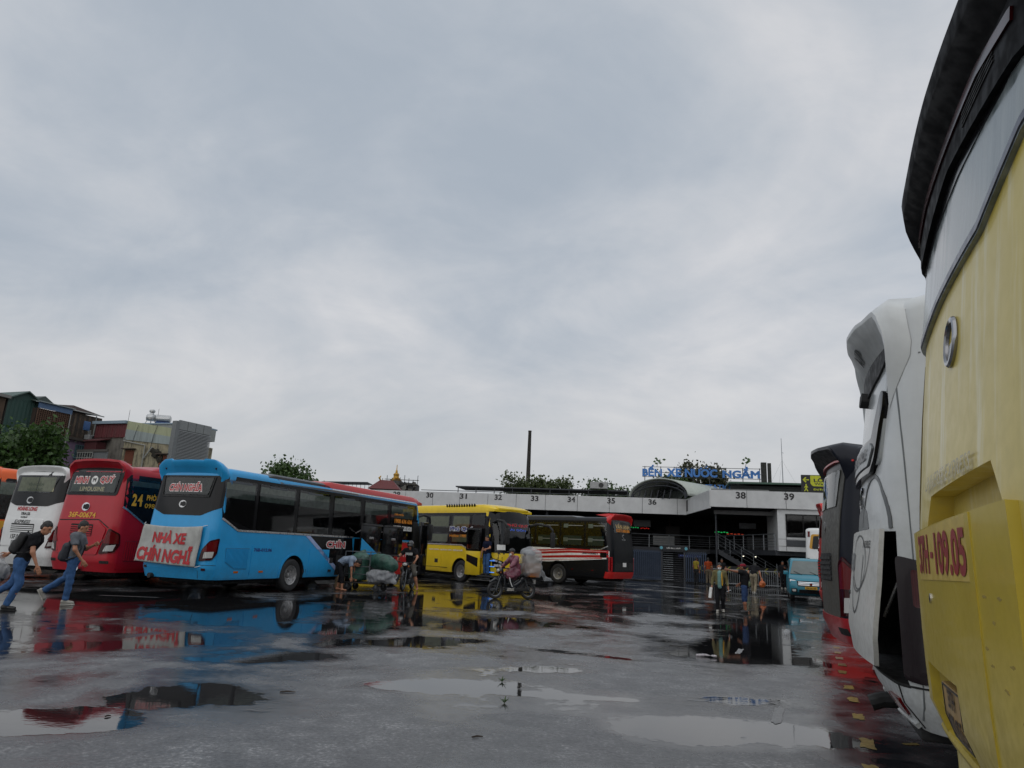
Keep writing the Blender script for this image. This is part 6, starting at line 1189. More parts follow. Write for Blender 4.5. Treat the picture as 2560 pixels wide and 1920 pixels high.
def person(name,label,loc,az,J={},h=1.0,shirt=None,sleeve=.5,pants=None,legs=1.0,shoes=SHOE_B,skin=SKIN,hair=True,headdir=(1,0,0),hands=('relaxed','relaxed'),mask=None,hat=None,helmet=None,hem=.0,loose=1.0,toes=None,barefoot=False,open_jacket=None,longhair=False,group='people in the bus yard',coat=None):
    j=dict(STAND); j.update(J); j={k:np.array(v,float) for k,v in j.items()}; v=lambda k:tuple(j[k])
    e=empty(name,loc,math.pi/2-math.radians(az),label,'person',group); e.scale=(h,h,h); lat=j['shL']-j['shR']; lat/=np.linalg.norm(lat); hl=j['hpL']-j['hpR']; hl/=np.linalg.norm(hl)
    B=[('cone',v('wst'),v('chest'),.125,.145,lat,1.35),('cone',v('pel'),v('wst'),.14,.12,hl,1.25),('cone',v('nk'),tuple(j['hd']-np.array([0,0,.02])),.056,.052),('cone',tuple((j['nk']+j['chest'])/2),v('nk'),.075,.055)]
    for s_ in 'LR': B+=[('cone',tuple(j['nk']*.3+j['sh'+s_]*.7),v('sh'+s_),.06,.058),('cone',v('sh'+s_),v('el'+s_),.054,.041),('cone',v('el'+s_),v('wr'+s_),.040,.027),('cone',v('hp'+s_),v('kn'+s_),.086,.058),('cone',v('kn'+s_),tuple(j['kn'+s_]*.6+j['an'+s_]*.4),.054,.058),('cone',tuple(j['kn'+s_]*.6+j['an'+s_]*.4),v('an'+s_),.056,.037)]
    G=[sdf(B,.02,.035)]
    hx=Vector(headdir).normalized(); up=(Vector(j['hd'])-Vector(j['nk'])).normalized(); HM=frame_m(j['hd'],hx,up); G.append(xf(head_geo(),HM))
    tdir={}
    for s_,sg in (('L',1),('R',-1)):
        f=Vector(j['wr'+s_])-Vector(j['el'+s_]); kd=hands[0 if sg>0 else 1]; G.append(xf(hand_geo(kd,sg),frame_m(Vector(j['wr'+s_])+f.normalized()*.02,f,(0,sg*1.0,.15))))
        t=(toes or {}).get(s_,(1,sg*.12,0)); tdir[s_]=Vector(t).normalized()
        if barefoot or True:
            a=Vector(j['an'+s_]); d=tdir[s_]; dn=Vector((0,0,-1)) if abs(d.z)<.35 else (d.cross(Vector((0,1,0)))).normalized(); dn=dn if dn.z<0 else -dn
            G.append(sdf([('cone',tuple(a+dn*.035-d*.03),tuple(a+dn*.05+d*.15),.034,.026),('cone',tuple(a),tuple(a+dn*.03),.036,.036)],.015,.03))
            tdir[s_]=(a,d,dn)
    obj('body',join(G),skin,e,True,sharp=180)
    for sg in (1,-1): obj('eye',_eye(),DARK,e,loc=HM@Vector((.086,sg*.031,.008)))
    if hair:
        hp=[('ell',(-.010,0,.052),(.101,.0795,.106))]+([('cone',(-.06,0,.02),(-.075,0,-.16),.075,.06),('cone',(-.02,.06,0),(-.03,.07,-.12),.03,.02),('cone',(-.02,-.06,0),(-.03,-.07,-.12),.03,.02)] if longhair else [('ell',(-.048,0,.01),(.056,.07,.06))])
        g=sdf(hp,.011,.03,sub=[('ell',(.078,0,-.06),(.085,.12,.115)),('ell',(.0,0,-.09),(.06,.12,.085))],noise=wob(.005,70,5)); obj('hair',xf(g,HM),HAIR,e,True,sharp=180)
    if mask: obj('face_mask',xf(sdf([('ell',(.07,0,-.05),(.045,.062,.05))],.009,.01),HM),mask,e,True,sharp=180)
    if hat: 
        hm=obj('cap',xf(sdf([('ell',(-.01,0,.065),(.108,.09,.085))],.011,.01,sub=[('plane',(0,0,.04),(0,0,-1))]),HM),hat,e,True,sharp=180); obj('cap_peak',xf(sdf([('ell',(.12,0,.045),(.075,.07,.010))],.009,.01),HM),hat,hm,True,sharp=180)
    if helmet:
        hm=obj('helmet',xf(sdf([('ell',(-.005,0,.05),(.135,.118,.125)),('ell',(-.03,0,-.03),(.11,.105,.09))],.013,.03,sub=[('ell',(.11,0,-.02),(.09,.085,.07))]),HM),helmet,e,True,sharp=180); obj('visor',xf(sdf([('ell',(.055,0,.01),(.092,.108,.055))],.011,.01),HM),plain('smoked visor',(.02,.022,.025),.1,coat=1),hm,True,sharp=180)
    L_=loose
    if shirt:
        up_=lambda t:tuple(j['pel']*(1-t)+j['wst']*t)
        S_=[('cone',tuple(j['wst']+(j['pel']-j['wst'])*(.75+hem)),v('wst'),.155*L_,.145*L_,lat,1.28,'a'),('cone',v('wst'),tuple(j['chest']*.8+j['nk']*.2),.147*L_,.165*L_,lat,1.3),('cone',tuple(j['chest']*.35+j['nk']*.65),tuple(j['nk']*.95+j['chest']*.05),.10,.07)]
        for s_ in 'LR':
            S_.append(('cone',tuple(j['nk']*.4+j['sh'+s_]*.6),v('sh'+s_),.075,.075*L_))
            if sleeve<=1: S_.append(('cone',v('sh'+s_),tuple(j['sh'+s_]*(1-sleeve)+j['el'+s_]*sleeve),.076*L_,.066*L_,None,1,'b'))
            else: S_+=[('cone',v('sh'+s_),v('el'+s_),.076*L_,.060*L_),('cone',v('el'+s_),tuple(j['el'+s_]*(2-sleeve)+j['wr'+s_]*(sleeve-1)),.060*L_,.046*L_,None,1,'b')]
        obj('shirt',sdf(S_,.019,.035,noise=wob(.004,26,hash(label)%97)),shirt,e,True,sharp=180)
        if open_jacket:
            obj('inner_shirt',sdf([('cone',tuple(j['wst']+np.array([.09,0,-.16])),tuple(j['chest']+np.array([.085,0,.08])),.078,.078,lat,.9),('ell',tuple(j['nk']+np.array([.04,0,-.06])),(.05,.05,.05))],.016,.03,noise=wob(.003,24,4)),open_jacket,e,True,sharp=180)
    if pants:
        Q=[('cone',tuple(j['pel']-np.array([0,0,.02])),tuple(j['wst']*.55+j['pel']*.45),.155,.142,hl,1.22,'b')]
        for s_ in 'LR':
            if legs<=1 and legs<.55: Q.append(('cone',v('hp'+s_),tuple(j['hp'+s_]*(1-legs*1.9)+j['kn'+s_]*legs*1.9),.102,.09,None,1,'b'))
            else: f=(legs-.5)*2; Q+=[('cone',v('hp'+s_),v('kn'+s_),.102,.074),('cone',v('kn'+s_),tuple(j['kn'+s_]*(1-f)+j['an'+s_]*f),.074,.062,None,1,'b')]
        obj('trousers',sdf(Q,.019,.03,noise=wob(.005,22,(hash(label)+5)%89)),pants,e,True,sharp=180)
    if not barefoot:
        for s_ in 'LR':
            a,d,dn=tdir[s_]; sh=obj('shoe',sdf([('cone',tuple(a+dn*.03-d*.035),tuple(a+dn*.045+d*.15),.045,.036),('cone',tuple(a+dn*.0),tuple(a+dn*.03),.046,.044)],.014,.03,sub=[('plane',tuple(a+dn*.078),tuple(dn))]),shoes,e,True,sharp=60)
            obj('sole',sdf([('box',tuple(a+dn*.078+d*.06),(.135,.042,.012),.012,np.array([d,dn.cross(d),dn]).T)],.012,.005),SOLE if shoes is not SHOE_B else SHOE_B,sh,True,sharp=60)
    e['_']=0; del e['_']; return e,j,HM
_ey=None
def _eye():
    global _ey
    if _ey is None: _ey=mesh('eye',*sdf([('ell',(0,0,0),(.006,.012,.006))],.004,.003),DARK,True,180)
    return _ey
def backpack(label,e_loc,az,h,a,b_,w,d,mat,nm='backpack'):
    """a worn backpack: own thing; a,b_ lower/upper spine points in the wearer's frame"""
    e=empty(nm,e_loc,math.pi/2-math.radians(az),label,'backpack'); e.scale=(h,h,h); a=Vector(a);b_=Vector(b_); up=(b_-a).normalized(); out=Vector((-up.z,0,up.x)) ; c=(a+b_)/2+out*(d*.9); M=np.array([out,Vector((0,1,0)),up]).T; hh=(b_-a).length/2
    obj('bag',sdf([('box',tuple(c),(d,w,hh),.07,M),('box',tuple(c+out*d*.8-up*hh*.35),(d*.5,w*.8,hh*.5),.05,M)],.018,.03,noise=wob(.006,20,3)),mat,e,True,sharp=180)
    for s_ in (1,-1): obj('strap',tube([c+up*hh*.8-out*d+Vector((0,s_*w*.6,0)),b_+up*.12-out*.12+Vector((0,s_*w*.7,0)),b_-out*.22-up*.05+Vector((0,s_*w*.75,0)),a+up*.15-out*.18+Vector((0,s_*w*.95,0)),a+up*.05+Vector((0,s_*w*.9,0))],.018,6),mat,e,True)
    obj('top_handle',tube([c+up*hh*.95+Vector((0,-.04,0)),c+up*(hh+.04),c+up*hh*.95+Vector((0,.04,0))],.01,5),mat,e); return e
PLAST=NT('thin plastic film'); PLAST.b.inputs['Base Color'].default_value=(.62,.64,.66,1); PLAST.b.inputs['Roughness'].default_value=.28; PLAST.b.inputs['Alpha'].default_value=.34; PLAST.bump(PLAST.noise(14,5,.65,dist=1.2),.9,.03); PLAST=PLAST.m
def carrier(label,p,h,w,mat,nm='carrier_bag',seed=0,fill=None):
    """a filled carrier bag hanging from point p"""
    e=empty(nm,(p[0],p[1],p[2]-h),0,label,'bag'); obj('bag',sdf([('ell',(0,0,h*.38),(w,w*.7,h*.38)),('cone',(0,0,h*.6),(0,0,h*.86),w*.55,w*.12),('cone',(0,-.01,h*.8),(0,-.03,h),.02,.016),('cone',(0,.01,h*.8),(0,.03,h),.02,.016)],.018,.05,noise=wob(.012,26,seed)),mat,e,True,sharp=180)
    if fill: obj('contents',sdf([('ell',(0,0,h*.32),(w*.8,w*.55,h*.28))],.025,.02,noise=wob(.012,16,seed+1)),fill,e,True,sharp=180)
    return e
def wpt(loc,az,h,p):
    a=math.pi/2-math.radians(az); return Vector((loc[0]+h*(p[0]*math.cos(a)-p[1]*math.sin(a)),loc[1]+h*(p[0]*math.sin(a)+p[1]*math.cos(a)),loc[2]+h*p[2]))
JEAN=cloth('blue denim','#3d5c86',.3,11); BLKC=cloth('black cloth',(.012,.012,.014)); GREYC=cloth('grey marl cloth','#666a70')
# ---- striding man with black backpack
L1=(-9.5,14.2,0); A1=72
J1=dict(pel=(.04,0,.92),wst=(.09,0,1.06),chest=(.19,0,1.28),nk=(.26,0,1.41),hd=(.34,0,1.515),shL=(.17,.18,1.36),shR=(.21,-.18,1.34),elL=(-.06,.27,1.16),elR=(.27,-.27,1.07),wrL=(-.28,.30,1.02),wrR=(.38,-.27,.83),hpL=(.04,.09,.89),hpR=(.04,-.09,.89),knL=(-.06,.1,.48),knR=(.1,-.1,.48),anL=(-.46,.1,.2),anR=(-.04,-.11,.09))
person('person','man in black top and jeans striding right with a plastic bag',L1,A1,J1,1.03,BLKC,.62,JEAN,1.0,SHOE_B,SKIN,headdir=(1,-.25,-.35),hands=('grip','relaxed'),toes=dict(L=(.55,.05,-.85),R=(1,-.1,0)),hem=.5,loose=1.08)
backpack('black backpack worn by the striding man with the plastic bag',L1,A1,1.03,(-.05,0,1.0),(.12,0,1.40),.16,.085,plain('black nylon',(.013,.013,.014),.6,var=.3))
carrier('white plastic bag hanging from the striding man at the left edge',wpt(L1,A1,1.03,(-.38,.31,.98)),.52,.2,PLAST,'carrier_bag',3,plain('dark bag contents','#3c3c40',.9,var=.5))
# ---- man in grey shirt with phone
L2=(-9.35,15.75,0); A2=76
J2=dict(pel=(-.02,0,.93),chest=(.01,0,1.31),wst=(-.01,0,1.08),nk=(.02,0,1.45),hd=(.06,0,1.57),shL=(.0,.18,1.39),shR=(-.01,-.19,1.39),elL=(.12,.22,1.13),elR=(.06,-.27,1.12),wrL=(.3,.1,1.22),wrR=(.22,-.22,.9),knL=(-.12,.1,.53),knR=(.02,-.1,.49),anL=(-.5,.11,.25),anR=(.0,-.11,.09))
person('person','man in grey shirt and loose jeans walking right holding a phone',L2,A2,J2,1.03,GREYC,.7,JEAN,1.0,SHOE_W,SKIN,headdir=(1,-.15,-.2),hands=('grip','grip'),toes=dict(L=(.5,.05,-.85),R=(1,-.1,0)),hem=.6,loose=1.1)
backpack('dark blue backpack slung low on the man in the grey shirt',L2,A2,1.03,(-.1,-.06,.85),(-.06,-.06,1.24),.15,.085,plain('navy grey nylon','#23272f',.6,var=.3))
obj('mobile_phone',rbox(-.006,.006,-.037,.037,-.075,.075,.006),plain('phone case','#5a4a3c',.3),loc=wpt(L2,A2,1.03,(.42,.08,1.28)),rot=(0,.5,.3),label='mobile phone held up by the man in the grey shirt',cat='phone',smooth=True)
# ---- porter bending at the luggage bay
L3=(-5.45,24.3,0); A3=95
J3=dict(pel=(-.05,0,.86),wst=(.08,0,.98),chest=(.32,0,1.02),nk=(.46,0,.98),hd=(.56,0,.9),shL=(.36,.19,1.0),shR=(.36,-.19,1.0),elL=(.4,.22,.72),elR=(.42,-.22,.72),wrL=(.46,.2,.46),wrR=(.44,-.22,.46),hpL=(-.04,.1,.84),hpR=(-.04,-.1,.84),knL=(-.02,.13,.46),knR=(.1,-.13,.46),anL=(-.12,.15,.08),anR=(.14,-.17,.08))
person('person','porter in pale shirt and black trousers bending at the luggage bay',L3,A3,J3,1.0,cloth('pale blue grey shirt','#8795a6'),.75,BLKC,.78,SHOE_B,SKIN,headdir=(.6,0,-.8),hands=('grip','grip'),barefoot=True,hem=.2,loose=1.08)
# ---- woman with mask
L7=(6.74,22.4,0); A7=196
J7=dict(elL=(-.02,.25,1.12),elR=(-.02,-.25,1.12),wrL=(.06,.29,.88),wrR=(.04,-.28,.88),knR=(.07,-.09,.49),anR=(.07,-.09,.09),anL=(-.12,.1,.12))
person('person','woman in olive jacket and white face mask walking towards the camera',L7,A7,J7,.85,cloth('olive jacket','#6c6546'),1.75,BLKC,.98,SHOE_W,SKIN,mask=plain('white mask','#c8c8c6',.8),longhair=True,hem=.35,loose=1.0,open_jacket=cloth('teal grey top','#6d8f8a'),headdir=(1,.0,0))
hb=empty('shoulder_bag',L7,math.pi/2-math.radians(A7),'yellow strap of the bag worn by the woman in the olive jacket','bag'); hb.scale=(.85,)*3; obj('strap',tube([(.1,.07,1.42),(.165,.075,1.3),(.172,.08,1.15),(.155,.09,.95)],.022,6),plain('yellow strap','#c09018',.6),hb,True); obj('bag',rbox(-.2,-.13,-.12,.12,.86,1.1,.03),plain('brown bag','#3a2c20',.6),hb,True)
obj('folded_papers',rbox(-.015,.015,-.06,.06,-.16,.16,.005,1),T_WHITE,loc=wpt(L7,A7,.85,(.05,-.33,.68)),rot=(.1,.1,.4),label='white papers hanging in the right hand of the masked woman',cat='papers')
obj('mobile_phone',rbox(-.004,.004,-.035,.035,-.07,.07,.004),plain('silver phone','#9a9c9e',.2,.5),loc=wpt(L7,A7,.85,(.12,.31,.78)),rot=(.3,1.1,.4),label='silver phone in the left hand of the masked woman',cat='phone',smooth=True)
# ---- man pointing
L8=(7.55,22.5,0); A8=300
J8=dict(chest=(.0,0,1.3),nk=(.02,0,1.44),hd=(.05,0,1.56),shR=(.02,-.18,1.38),elL=(.26,.22,1.42),wrL=(.5,.2,1.46),shL=(.04,.175,1.40),elR=(.05,-.25,1.12),wrR=(.2,-.18,1.0),anL=(-.04,.09,.09),anR=(.04,-.1,.09))
person('person','man in black top, denim shorts and red cap pointing left',L8,A8,J8,.88,BLKC,.6,cloth('dark denim','#33466a',.3,11),.64,SHOE_B,SKIN2,hands=('point','relaxed'),hat=cloth('red cap cloth','#7c2430'),hem=.75,loose=1.12)
# ---- person bending with bags by the stairs
L9=(12.4,35.6,0); A9=30
J9=dict(pel=(0,0,.9),wst=(.05,0,1.06),chest=(.2,0,1.26),nk=(.34,0,1.34),hd=(.46,0,1.36),shL=(.22,.19,1.3),shR=(.22,-.19,1.3),elL=(.12,.28,1.02),elR=(.12,-.28,1.02),wrL=(.1,.32,.78),wrR=(.1,-.34,.8),knL=(.14,.09,.5),anL=(.18,.09,.12),anR=(-.26,-.08,.12))
person('person','stooping person in black top and beige trousers carrying two bags',L9,A9,J9,1.0,BLKC,.6,cloth('beige cotton','#857b68'),1.0,SHOE_W,SKIN,hands=('grip','grip'),hem=.1,headdir=(1,0,-.3))
carrier('pale green bag in the left hand of the stooping person',wpt(L9,A9,1,(.1,.34,.74)),.42,.17,plain('pale green plastic','#8c9a78',.4),'carrier_bag',7); carrier('orange bag in the right hand of the stooping person',wpt(L9,A9,1,(.1,-.38,.76)),.42,.17,plain('orange plastic','#b85f2c',.4),'carrier_bag',8)
# ---- bystanders along the terminal front
def TW(x,y): a=math.radians(-12.9); return (13.85+x*math.cos(a)-y*math.sin(a),54.05+x*math.sin(a)+y*math.cos(a),0)
person('person','person in orange top and khaki trousers at the terminal fence',TW(1.1,-7.9),20,{},.96,cloth('orange top cloth','#8a3a1c'),.6,cloth('khaki cotton','#5f5648'),1.0,SHOE_B,SKIN2)
person('person','person in yellow vest beside the orange top at the fence',TW(.35,-7.7),60,{},.95,cloth('yellow vest cloth','#8a7a2c'),.5,cloth('dark grey cotton','#26272a'),1.0,SHOE_B,SKIN2)
person('person','dark dressed person right of the orange top at the fence',TW(1.95,-7.9),200,{},.95,BLKC,.6,BLKC,1.0,SHOE_B,SKIN2)
person('person','person in pale shirt standing by the screen left of the exit gate',TW(-4.6,-7.4),190,{},.93,cloth('pale shirt cloth','#77787a'),.6,cloth('dark grey cotton','#26272a'),1.0,SHOE_B,SKIN2)
person('person','person in black by the barrier behind the teal van',TW(5.6,-8.0),190,dict(elL=(.1,.24,1.2),wrL=(.3,.1,1.3)),.97,BLKC,1.6,BLKC,1.0,SHOE_W,SKIN2,longhair=True)
# ================================================================ motorbikes
def motorbike(label,loc,az,body,seatc,steer=0,stand=False):
    e=empty('motorbike',loc,math.pi/2-math.radians(az),label,'motorbike','motorbikes in the bus yard'); S1=lambda P,m,nm,par=e,k=.03,res=.016: obj(nm,sdf(P,res,k),m,par,True,sharp=180)
    grey=plain('grey engine alloy','#55585a',.4,.6)
    for x in (-.6,.62):
        w_=obj('wheel',lathe([(.2,-.03),(.235,-.045),(.265,-.04),(.285,-.015),(.285,.015),(.265,.04),(.235,.045),(.2,.03)],26,'y',True),TYRE,e,True,loc=(x,0,.285)); obj('rim',lathe([(.19,-.025),(.205,-.032),(.212,0),(.205,.032),(.19,.025),(.182,0)],26,'y',True),plain('dark alloy rim','#6d7072',.35,.7),w_,True); obj('hub',lathe([(.001,-.05),(.05,-.05),(.05,.05),(.001,.05)],14,'y'),grey,w_)
        for k in range(5): a=k*2*math.pi/5; obj('spoke',tube([(.04*math.cos(a),0,.04*math.sin(a)),(.19*math.cos(a+.15),0,.19*math.sin(a+.15))],.012,5),grey,w_)
    for s_ in (1,-1): obj('fork',tube([(.62,s_*.075,.285),(.47,s_*.065,.72)],.022,8),grey,e,True)
    S1([('cone',(.36,0,.40),(.50,0,.575),.04,.055),('cone',(.5,0,.58),(.64,0,.62),.055,.05),('cone',(.64,0,.62),(.82,0,.52),.05,.03)],body,'front_mudguard')
    S1([('ell',(.46,0,.90),(.10,.12,.09)),('cone',(.44,0,.86),(.40,0,.76),.09,.07)],body,'handlebar_cowl'); S1([('ell',(.545,0,.90),(.04,.09,.055))],CLEAR_LENS,'headlight')
    S1([('cone',(.40,0,.74),(.24,0,.40),.09,.10,(0,1,0),2.0),('box',(.34,.13,.58),(.03,.03,.17),.02),('box',(.34,-.13,.58),(.03,.03,.17),.02)],body,'leg_shield')
    S1([('cone',(.24,0,.42),(-.12,0,.42),.07,.08),('cone',(-.12,0,.45),(-.4,0,.62),.09,.08),('cone',(-.35,0,.64),(-.72,0,.72),.10,.05)],body,'frame_cover'); S1([('cone',(-.05,0,.74),(-.5,0,.79),.10,.095,(0,1,0),1.6),('ell',(.02,0,.73),(.1,.09,.05))],seatc,'seat')
    S1([('box',(.05,0,.30),(.16,.09,.09),.04),('cone',(.16,0,.32),(.26,0,.36),.06,.05)],grey,'engine',k=.04); obj('exhaust',tube([(.22,-.08,.26),(.0,-.13,.20),(-.3,-.15,.24),(-.75,-.16,.36)],[.02,.022,.04,.045],10),plain('dull chrome','#6e6c68',.3,.8),e,True); S1([('cone',(-.66,0,.70),(-.8,0,.52),.05,.03,(0,1,0),2.2)],BLACKM,'rear_mudguard'); S1([('ell',(-.74,0,.70),(.04,.07,.035))],RED_LENS,'tail_light'); obj('chain_case',rbox(-.62,-.05,.07,.11,.25,.36,.03),BLACKM,e,True)
    hb=obj('handlebar',tube([(.36,.32,.98),(.42,.16,.97),(.44,0,.95),(.42,-.16,.97),(.36,-.32,.98)],.014,7),BLACKM,e,True)
    for s_ in (1,-1):
        obj('grip',tube([(.37,s_*.24,.98),(.34,s_*.36,.98)],.02,7),BLACKM,hb); m=obj('mirror_stalk',tube([(.4,s_*.22,.98),(.42,s_*.28,1.14)],.007,5),BLACKM,hb); obj('mirror',sdf([('ell',(.42,s_*.30,1.17),(.015,.06,.04))],.01,.01),BLACKM,m,True); obj('footrest',tube([(.08,s_*.1,.27),(.08,s_*.24,.27)],.016,6),BLACKM,e); obj('shock_absorber',tube([(-.56,s_*.1,.3),(-.42,s_*.11,.64)],.028,8),plain('spring red','#6a1c1c',.4) if stand else grey,e,True); obj('indicator',lathe([(.001,-.01),(.03,0),(.001,.02)],8,'x'),AMBER,e,loc=(.5,s_*.13,.84))
    obj('number_plate',rbox(-.83,-.82,-.1,.1,.50,.64,.004,1),T_WHITE,e); obj('rear_rack',tube([(-.5,.12,.82),(-.82,.12,.84),(-.82,-.12,.84),(-.5,-.12,.82)],.012,6),grey,e)
    if stand: obj('side_stand',tube([(-.05,.1,.22),(-.12,.24,.02)],.014,6),grey,e)
    return e
BKB=plain('black motorbike plastic',(.014,.014,.016),.3,coat=.4); BKG=plain('grey black plastic','#1d2024',.3,coat=.4); SEAT=plain('black vinyl seat',(.016,.016,.016),.5)
SIT=dict(pel=(-.2,0,.86),wst=(-.18,0,1.0),chest=(-.1,0,1.24),nk=(-.04,0,1.38),hd=(.0,0,1.50),shL=(-.08,.18,1.33),shR=(-.08,-.18,1.33),elL=(.08,.30,1.12),elR=(.08,-.30,1.12),wrL=(.28,.30,1.0),wrR=(.28,-.30,1.0),hpL=(-.16,.1,.84),hpR=(-.16,-.1,.84),knL=(.2,.17,.74),knR=(.2,-.17,.74),anL=(.1,.2,.36),anR=(.1,-.2,.36))
# ---- rider in the pink raincoat, moving left
LM=(.32,24.06,0); AM=math.degrees(math.atan2(-.97,-.48))
motorbike('black motorbike ridden across the yard by the raincoat rider',LM,AM,BKG,SEAT)
PINK=NT('wet pink raincoat'); PINK.link(PINK.ramp(PINK.noise(9,5,.6,dist=.8),[(.3,hexc('#552a38')),(.7,hexc('#8d5160'))]),PINK.b.inputs['Base Color']); PINK.b.inputs['Roughness'].default_value=.25; PINK.bump(PINK.noise(16,4,.6,dist=1),.7,.02); PINK=PINK.m
JM=dict(SIT); JM.update(pel=(-.15,0,.86),wst=(-.12,0,1.0),chest=(-.04,0,1.22),nk=(.02,0,1.36),hd=(.06,0,1.48),shL=(-.02,.18,1.31),shR=(-.02,-.18,1.31),elL=(.14,.3,1.12),elR=(.14,-.3,1.12))
pr,j_,HM_=person('person','motorbike rider in pink raincoat, dark cap and white mask',LM,AM,JM,1.0,PINK,1.8,cloth('black striped trousers','#202226'),1.0,SHOE_W,SKIN,mask=plain('white mask','#c8c8c6',.8),hat=plain('dark helmet cap',(.02,.02,.022),.4),hands=('grip','grip'),loose=1.22,hem=.6,headdir=(1,.15,-.05))
obj('raincoat_skirt',sdf([('cone',(-.12,0,1.02),(.02,0,.80),.17,.24,(0,1,0),1.1),('cone',(-.12,.1,.84),(.2,.17,.74),.13,.12),('cone',(-.12,-.1,.84),(.2,-.17,.74),.13,.12)],.02,.05,noise=wob(.012,20,6)),PINK,pr,True,sharp=180); obj('trouser_stripe',tube([(.24,.25,.72),(.2,.262,.55),(.12,.262,.4)],.014,5),T_WHITE,pr)
ld=empty('wrapped_load',LM,math.pi/2-math.radians(AM),'big bundle of cartons under clear plastic on the raincoat rider\'s motorbike','bundle')
CART=plain('brown carton','#8a6a4c',.85,var=.15); obj('carton',rbox(-.92,-.48,-.29,.28,.84,1.18,.02),CART,ld); obj('carton',rbox(-.88,-.46,-.25,.25,1.185,1.42,.02),plain('pale carton','#8e8578',.85),ld); obj('carton',rbox(-.86,-.52,.02,.28,.72,.855,.02),plain('orange carton','#a0622a',.8),ld); obj('sack',sdf([('ell',(-.62,0,1.5),(.22,.26,.14))],.03,.02,noise=wob(.02,9,2)),plain('grey sack','#6c6f70',.9),ld,True)
obj('plastic_sheet',sdf([('box',(-.68,0,1.16),(.30,.36,.42),.15),('ell',(-.6,0,1.5),(.29,.32,.2)),('cone',(-.98,.1,.95),(-1.2,.12,.70),.10,.05),('cone',(-1.2,.12,.70),(-1.42,.14,.66),.05,.02)],.024,.08,noise=wob(.022,14,9)),PLAST,ld,True,sharp=180)
# ---- rider waiting on a parked motorbike beside the coach
LP=(-3.42,26.1,0); AP_=188
motorbike('black motorbike standing nose to camera beside the coach door',LP,AP_,BKB,SEAT,stand=True)
JP=dict(SIT); JP.update(knL=(.15,.26,.56),anL=(.02,.36,.09),knR=(.2,-.17,.72),wrL=(.3,.3,1.0),wrR=(.2,-.34,1.06),elR=(.04,-.34,1.16))
pp_,j_,HMp=person('person','helmeted rider in black T-shirt and shorts astride a parked motorbike',LP,AP_,JP,1.04,BLKC,.75,cloth('grey shorts cloth','#55524c'),.6,SHOE_B,SKIN,helmet=plain('black helmet shell',(.012,.012,.013),.2,coat=.6),hair=False,hands=('grip','relaxed'),loose=1.12,hem=.2,barefoot=True)
V2,F2=textfit('HANOI',.24,.09,.03); obj('shirt_print',([(.1+.02-abs(float(a))*.15-(1.2-float(c)-1.18)*.1,float(a),1.22+float(c)) for a,c in V2],F2),T_WHITE,pp_)
# ---- man standing in the open door of the yellow coach
Mx=phu.e.matrix_basis.to_3x3(); M4=Matrix.Translation(phu.e.location)@Matrix.Rotation(phu.e.rotation_euler.z,4,'Z'); q=M4@Vector((11.62,-1.42,.42))
obj('door_step',rbox(11.2,12.15,-1.62,-1.2,.34,.42,.02),BLACKM,phu.e)
person('person','man in navy shirt and jeans standing on the yellow coach step',tuple(q),137+90,dict(elR=(.02,-.27,1.14),wrR=(.1,-.26,.9),elL=(.1,.3,1.2),wrL=(.3,.3,1.15)),1.0,cloth('navy polo cloth','#141a30'),.65,JEAN,1.0,SHOE_B,SKIN,hem=.4,loose=1.08)
# ================================================================ luggage trolley with sacks
TA=math.radians(-14); TL=(-4.68,24.7,0)
tr=empty('luggage_trolley',TL,TA,'steel luggage trolley loaded with green sacks beside the coach','trolley'); ST=plain('worn steel tube','#5f6366',.45,.5)
obj('platform',rbox(-.62,.72,-.4,.4,.24,.29,.01,1),plain('trolley deck','#2e2c2a',.8),tr)
for x in (-.5,.55):
    for y in (-.32,.32): w_=obj('caster',lathe([(.03,-.025),(.11,-.025),(.12,0),(.11,.025),(.03,.025)],16,'y'),TYRE,tr,True,loc=(x,y,.12)); obj('caster_fork',join([box(-.03,.03,-.045,-.03,0,.13),box(-.03,.03,.03,.045,0,.13)]),ST,w_)
for x,y in ((-.62,-.4),(-.62,.4),(.3,-.4),(.3,.4)): obj('upright',tube([(x,y,.27),(x,y,1.28)],.018,7),ST,tr)
for z in (.55,.8,1.05,1.28): obj('rail',tube([(-.62,-.4,z),(.3,-.4,z)],.014,6),ST,tr)
for z in (.8,1.28): obj('rail',tube([(-.62,.4,z),(.3,.4,z)],.014,6),ST,tr); obj('rail',tube([(-.62,-.4,z),(-.62,.4,z)],.014,6),ST,tr)
GS=NT('green tarpaulin sack'); GS.link(GS.ramp(GS.noise(6,5,.6,dist=.6),[(.3,hexc('#1d3a32')),(.7,hexc('#3f6a5c'))]),GS.b.inputs['Base Color']); GS.b.inputs['Roughness'].default_value=.4; GS.bump(GS.noise(10,4,.6,dist=1),.6,.03); GS=GS.m
def sack(label,g,mat,loc=TL,extra=None):
    e=empty('sack',loc,TA,label,'sack'); obj('sack_body',g,mat,e,True,sharp=180); return e
e1=sack('upright dark green sack in the front cage of the trolley',sdf([('box',(-.25,-.05,.74),(.3,.28,.44),.14),('ell',(-.25,0,1.12),(.26,.24,.16)),('cone',(-.2,0,1.25),(-.1,0,1.33),.05,.02)],.026,.06,noise=wob(.018,10,1)),GS); obj('tie',tube([(-.26+.07*math.cos(a),.07*math.sin(a),1.26) for a in np.linspace(0,6.3,9)],.012,5),plain('pale twine','#a8a496',.8),e1)
